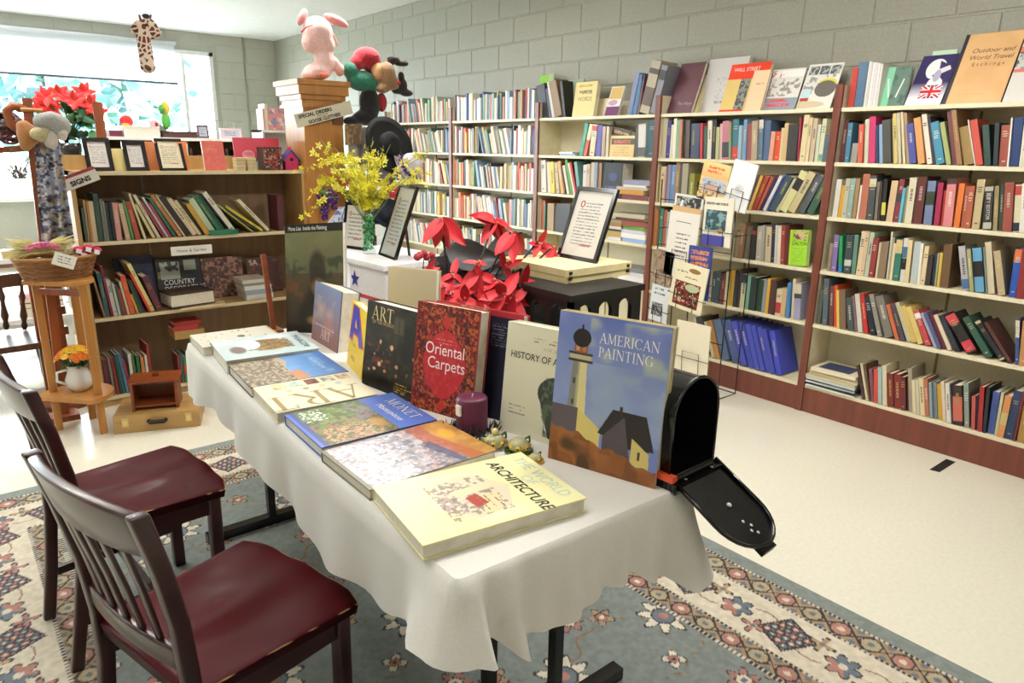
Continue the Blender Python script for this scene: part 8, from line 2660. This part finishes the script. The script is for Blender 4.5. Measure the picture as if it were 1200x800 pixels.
bbx = thing('bookcase', 'low white-topped bookcase of dark books behind the oak bookcase', 'bookcase', loc=(.95, 5.7, 0))
BW, BT = 1.15, P(245, 162, 1, 5.7)[2]
MB().box(-.02, BW + .02, -.02, .32, BT - .022, BT, 'eceae4').build('top', M_['matt'], bbx)
for x in (0, BW / 2 - .01, BW - .02):
    MB().box(x, x + .02, 0, .3, 0, BT - .022, 'd8d0c0').build('side_panel', M_['matt'], bbx)
for z in (.08, .45, .8, 1.16):
    MB().box(.02, BW - .02, 0, .28, z - .02, z, 'd8d0c0').build('shelf', M_['matt'], bbx)
MB().box(0, BW, .29, .3, 0, BT - .022, '8a7a60').build('back_panel', M_['matt'], bbx)
x = .975
i = 0
while x < .95 + BW - .05:
    t = rq.uniform(.018, .04)
    if not (.95 + BW / 2 - .05 < x < .95 + BW / 2 + .02):
        h = rq.uniform(.18, .28)
        STUFF.box(x, x + t * .95, 5.72, 5.92, 1.1605, 1.1605 + h, rq.choice(['2a2426', '3c2c24', '6a2c28', '24303c', '7a6a50', '4a2a30', '1e1e22']))
    x += t
BY = 5.78
BP = lambda px: on_line(px, BT, 1, BY)


def block_thing(nm, cat, lab, x0, x1, h, d, col, z=None, mat='matt', lid=None, group=None):
    z = BT + .0005 if z is None else z
    t = thing(nm, lab, cat, loc=(BP(x0), BY - .05, z), group=group)
    w_ = BP(x1) - BP(x0)
    MB().box(0, w_, 0, d, 0, h * .8, col).build('body', M_[mat], t)
    MB().box(-.003, w_ + .003, -.003, d + .003, h * .8 + .0004, h, lid or col).build('lid', M_[mat], t)
    return t


block_thing('white_box', 'box', 'white cardboard box on the low bookcase behind the frames', 144, 186, .075, .14, 'e6e0d4')
block_thing('red_case', 'case', 'dark red flat case at the right of the white box behind the frames', 190, 229, .045, .16, '4a2c28', lid='2c2424')
block_thing('maroon_case', 'case', 'flat maroon case left of the white box behind the frames', 127, 142, .04, .12, '6a2438')
for lab, px, py, parts, cs in (
    ('green and yellow plush bird seen against the bright window', 193, 140, ((193, 127, .032, .05), (194, 142, .03, .06), (188, 128, .02, .035)), ('d8c438', '5cb048', '4ca048')),
    ('red and yellow plush toy on the white box behind the frames', 148, 145, ((148, 142, .045, .04), (147, 147, .03, .02)), ('d83038', 'e8b830')),
    ('pink plush toy with red mouth at the right of the white box', 181, 146, ((181, 146, .035, .035), (182, 146, .016, .02)), ('e8b8c0', 'a02848'))):
    q = at(px, py, BY)
    t = thing('plush_toy', lab, 'plush toy', loc=(q[0], BY, q[2]))
    for (ex, ey, rx, rz_), c in zip(parts, cs):
        e = at(ex, ey, BY)
        MB().ell((e[0] - q[0], -.01 * (cs.index(c)), e[2] - q[2]), (rx, .035, rz_), c, 14, 10).build('body' if c == cs[0] else 'patch', M_['plush'], t)
zs_ = MB()
bt2 = thing('plush_perch', 'small clear stand under the green and yellow plush bird', 'stand', loc=(BP(193), BY + .06, BT + .0005))
MB().box(-.03, .03, -.03, .03, 0, max(.02, at(193, 147, BY)[2] - BT), 'd8dcd8').build('block', M_['matt'], bt2)
for lab, a, b, yt, col, mt, sd in (('little dark frame with a blue-white picture, on the low bookcase', 232, 246, 146, '6a5a54', 'b8c4dc', 111), ('pale pink frame on the low bookcase at the right', 259, 284, 150, 'e4ccd0', 'c8d0e0', 112)):
    xa, xb = BP(a), BP(b)
    M = Matrix.Translation((xa, BY, BT + .0006)) @ Matrix.Rotation(-.15, 4, 'X')
    hh = find_h((xa, BY, BT), (0, 0, 1), yt)
    picture(lab, xb - xa, max(.06, hh), M, fw=.014, seed=sd, col=col, mount=mt, rows=3, strut=False)
wk = MB()
for i in range(9):
    xx = BP(257) + (BP(290) - BP(257)) * i / 8
    wk.tube([(xx, BY + .1, BT + .001), (xx, BY + .1, at(270, 142, BY + .1)[2])], .002, 4, '9aa09c')
for v in (0.02, .5, 1):
    z = BT + .001 + (at(270, 142, BY + .1)[2] - BT) * v
    wk.tube([(BP(257), BY + .1, z), (BP(290), BY + .1, z)], .0025, 4, '9aa09c')
tag(wk.build('wire_grid', M_['metal']), 'grey wire grid behind the pale pink frame', 'grid')

wsx0, wsx1, wsy = on_line(308, 1.5, 1, 7.4), on_line(366, 1.5, 1, 7.4), 7.4
wz = P(335, 153, 1, wsy)[2]
ws = thing('bookcase', 'white bookcase of children\'s picture books beyond the pine pillar', 'bookcase', loc=(wsx0, wsy, 0))
WW = wsx1 - wsx0 + .25
for x in (0, WW - .02):
    MB().box(x, x + .02, 0, .3, 0, wz).build('side_panel', M_['white'], ws)
for z in (.1, .45, .8, 1.15, wz):
    MB().box(0, WW, -.01, .3, z - .022, z).build('shelf', M_['white'], ws)
MB().box(0, WW, .29, .3, 0, wz, 'd8d4cc').build('back_panel', M_['matt'], ws)
for zz, nm in ((wz, 'top of the'), (1.15, 'upper shelf of the')):
    x = wsx0 + .03
    i = 0
    while x < wsx0 + WW - .08 and i < 10:
        face = (i == 2)
        t = .2 if face else rq.uniform(.015, .035)
        h = rq.uniform(.2, .27)
        col = rq.choice(['e8e0dc', 'd8b8a8', 'c87868', 'e4d8c8', 'b8c0cc', 'd89a8a', 'e8e4e0'])
        if not face:
            STUFF.box(x, x + t * .95, wsy + .03, wsy + .2, zz + .0005, zz + h, col)
            x += t
            i += 1
            continue
        o = MB().box(x, x + t * .95, wsy + .03, wsy + .2, zz + .0005, zz + h, 'd88878').build('book', M_['cloth'])
        tag(o, f'pink picture book face out on the {nm} white bookcase', 'book', 'picture books in the white bookcase')
        if face:
            Cv(t * .9, h * .9, 'd88a84', .006, 120 + i).cloud('7088b8', 6, .5, .1, .9).cloud('e8e4e4', 5, .58, .1, .9).build('front_cover', o, 'print', Matrix.Translation((x + .005, wsy + .03, zz + .01)))
        x += t
        i += 1

mb = STUFF
for s in SPEC[N_SINGLE:]:
    Mx = book_matrix(s)
    b = cover_boxes(mb, s['t'], s['h'], s['d'], s['cols'][0], Mx)
    page_box(mb, s['t'], s['h'], s['d'], b, 'e2d8c0', Mx)
    for q in s['cols'][1:]:
        c2, z0, z1 = q.split(':')
        mb.box(-0.0004, s['t'] + 0.0004, -0.0006, 0.004, s['h'] * float(z0), s['h'] * float(z1), c2, Mx)
o = mb.build('shelved_books', M_['cloth'])
tag(o, 'smaller and more distant books filling the shelves of the far wall bookcases', 'books', None, 'stuff')



flush_text()
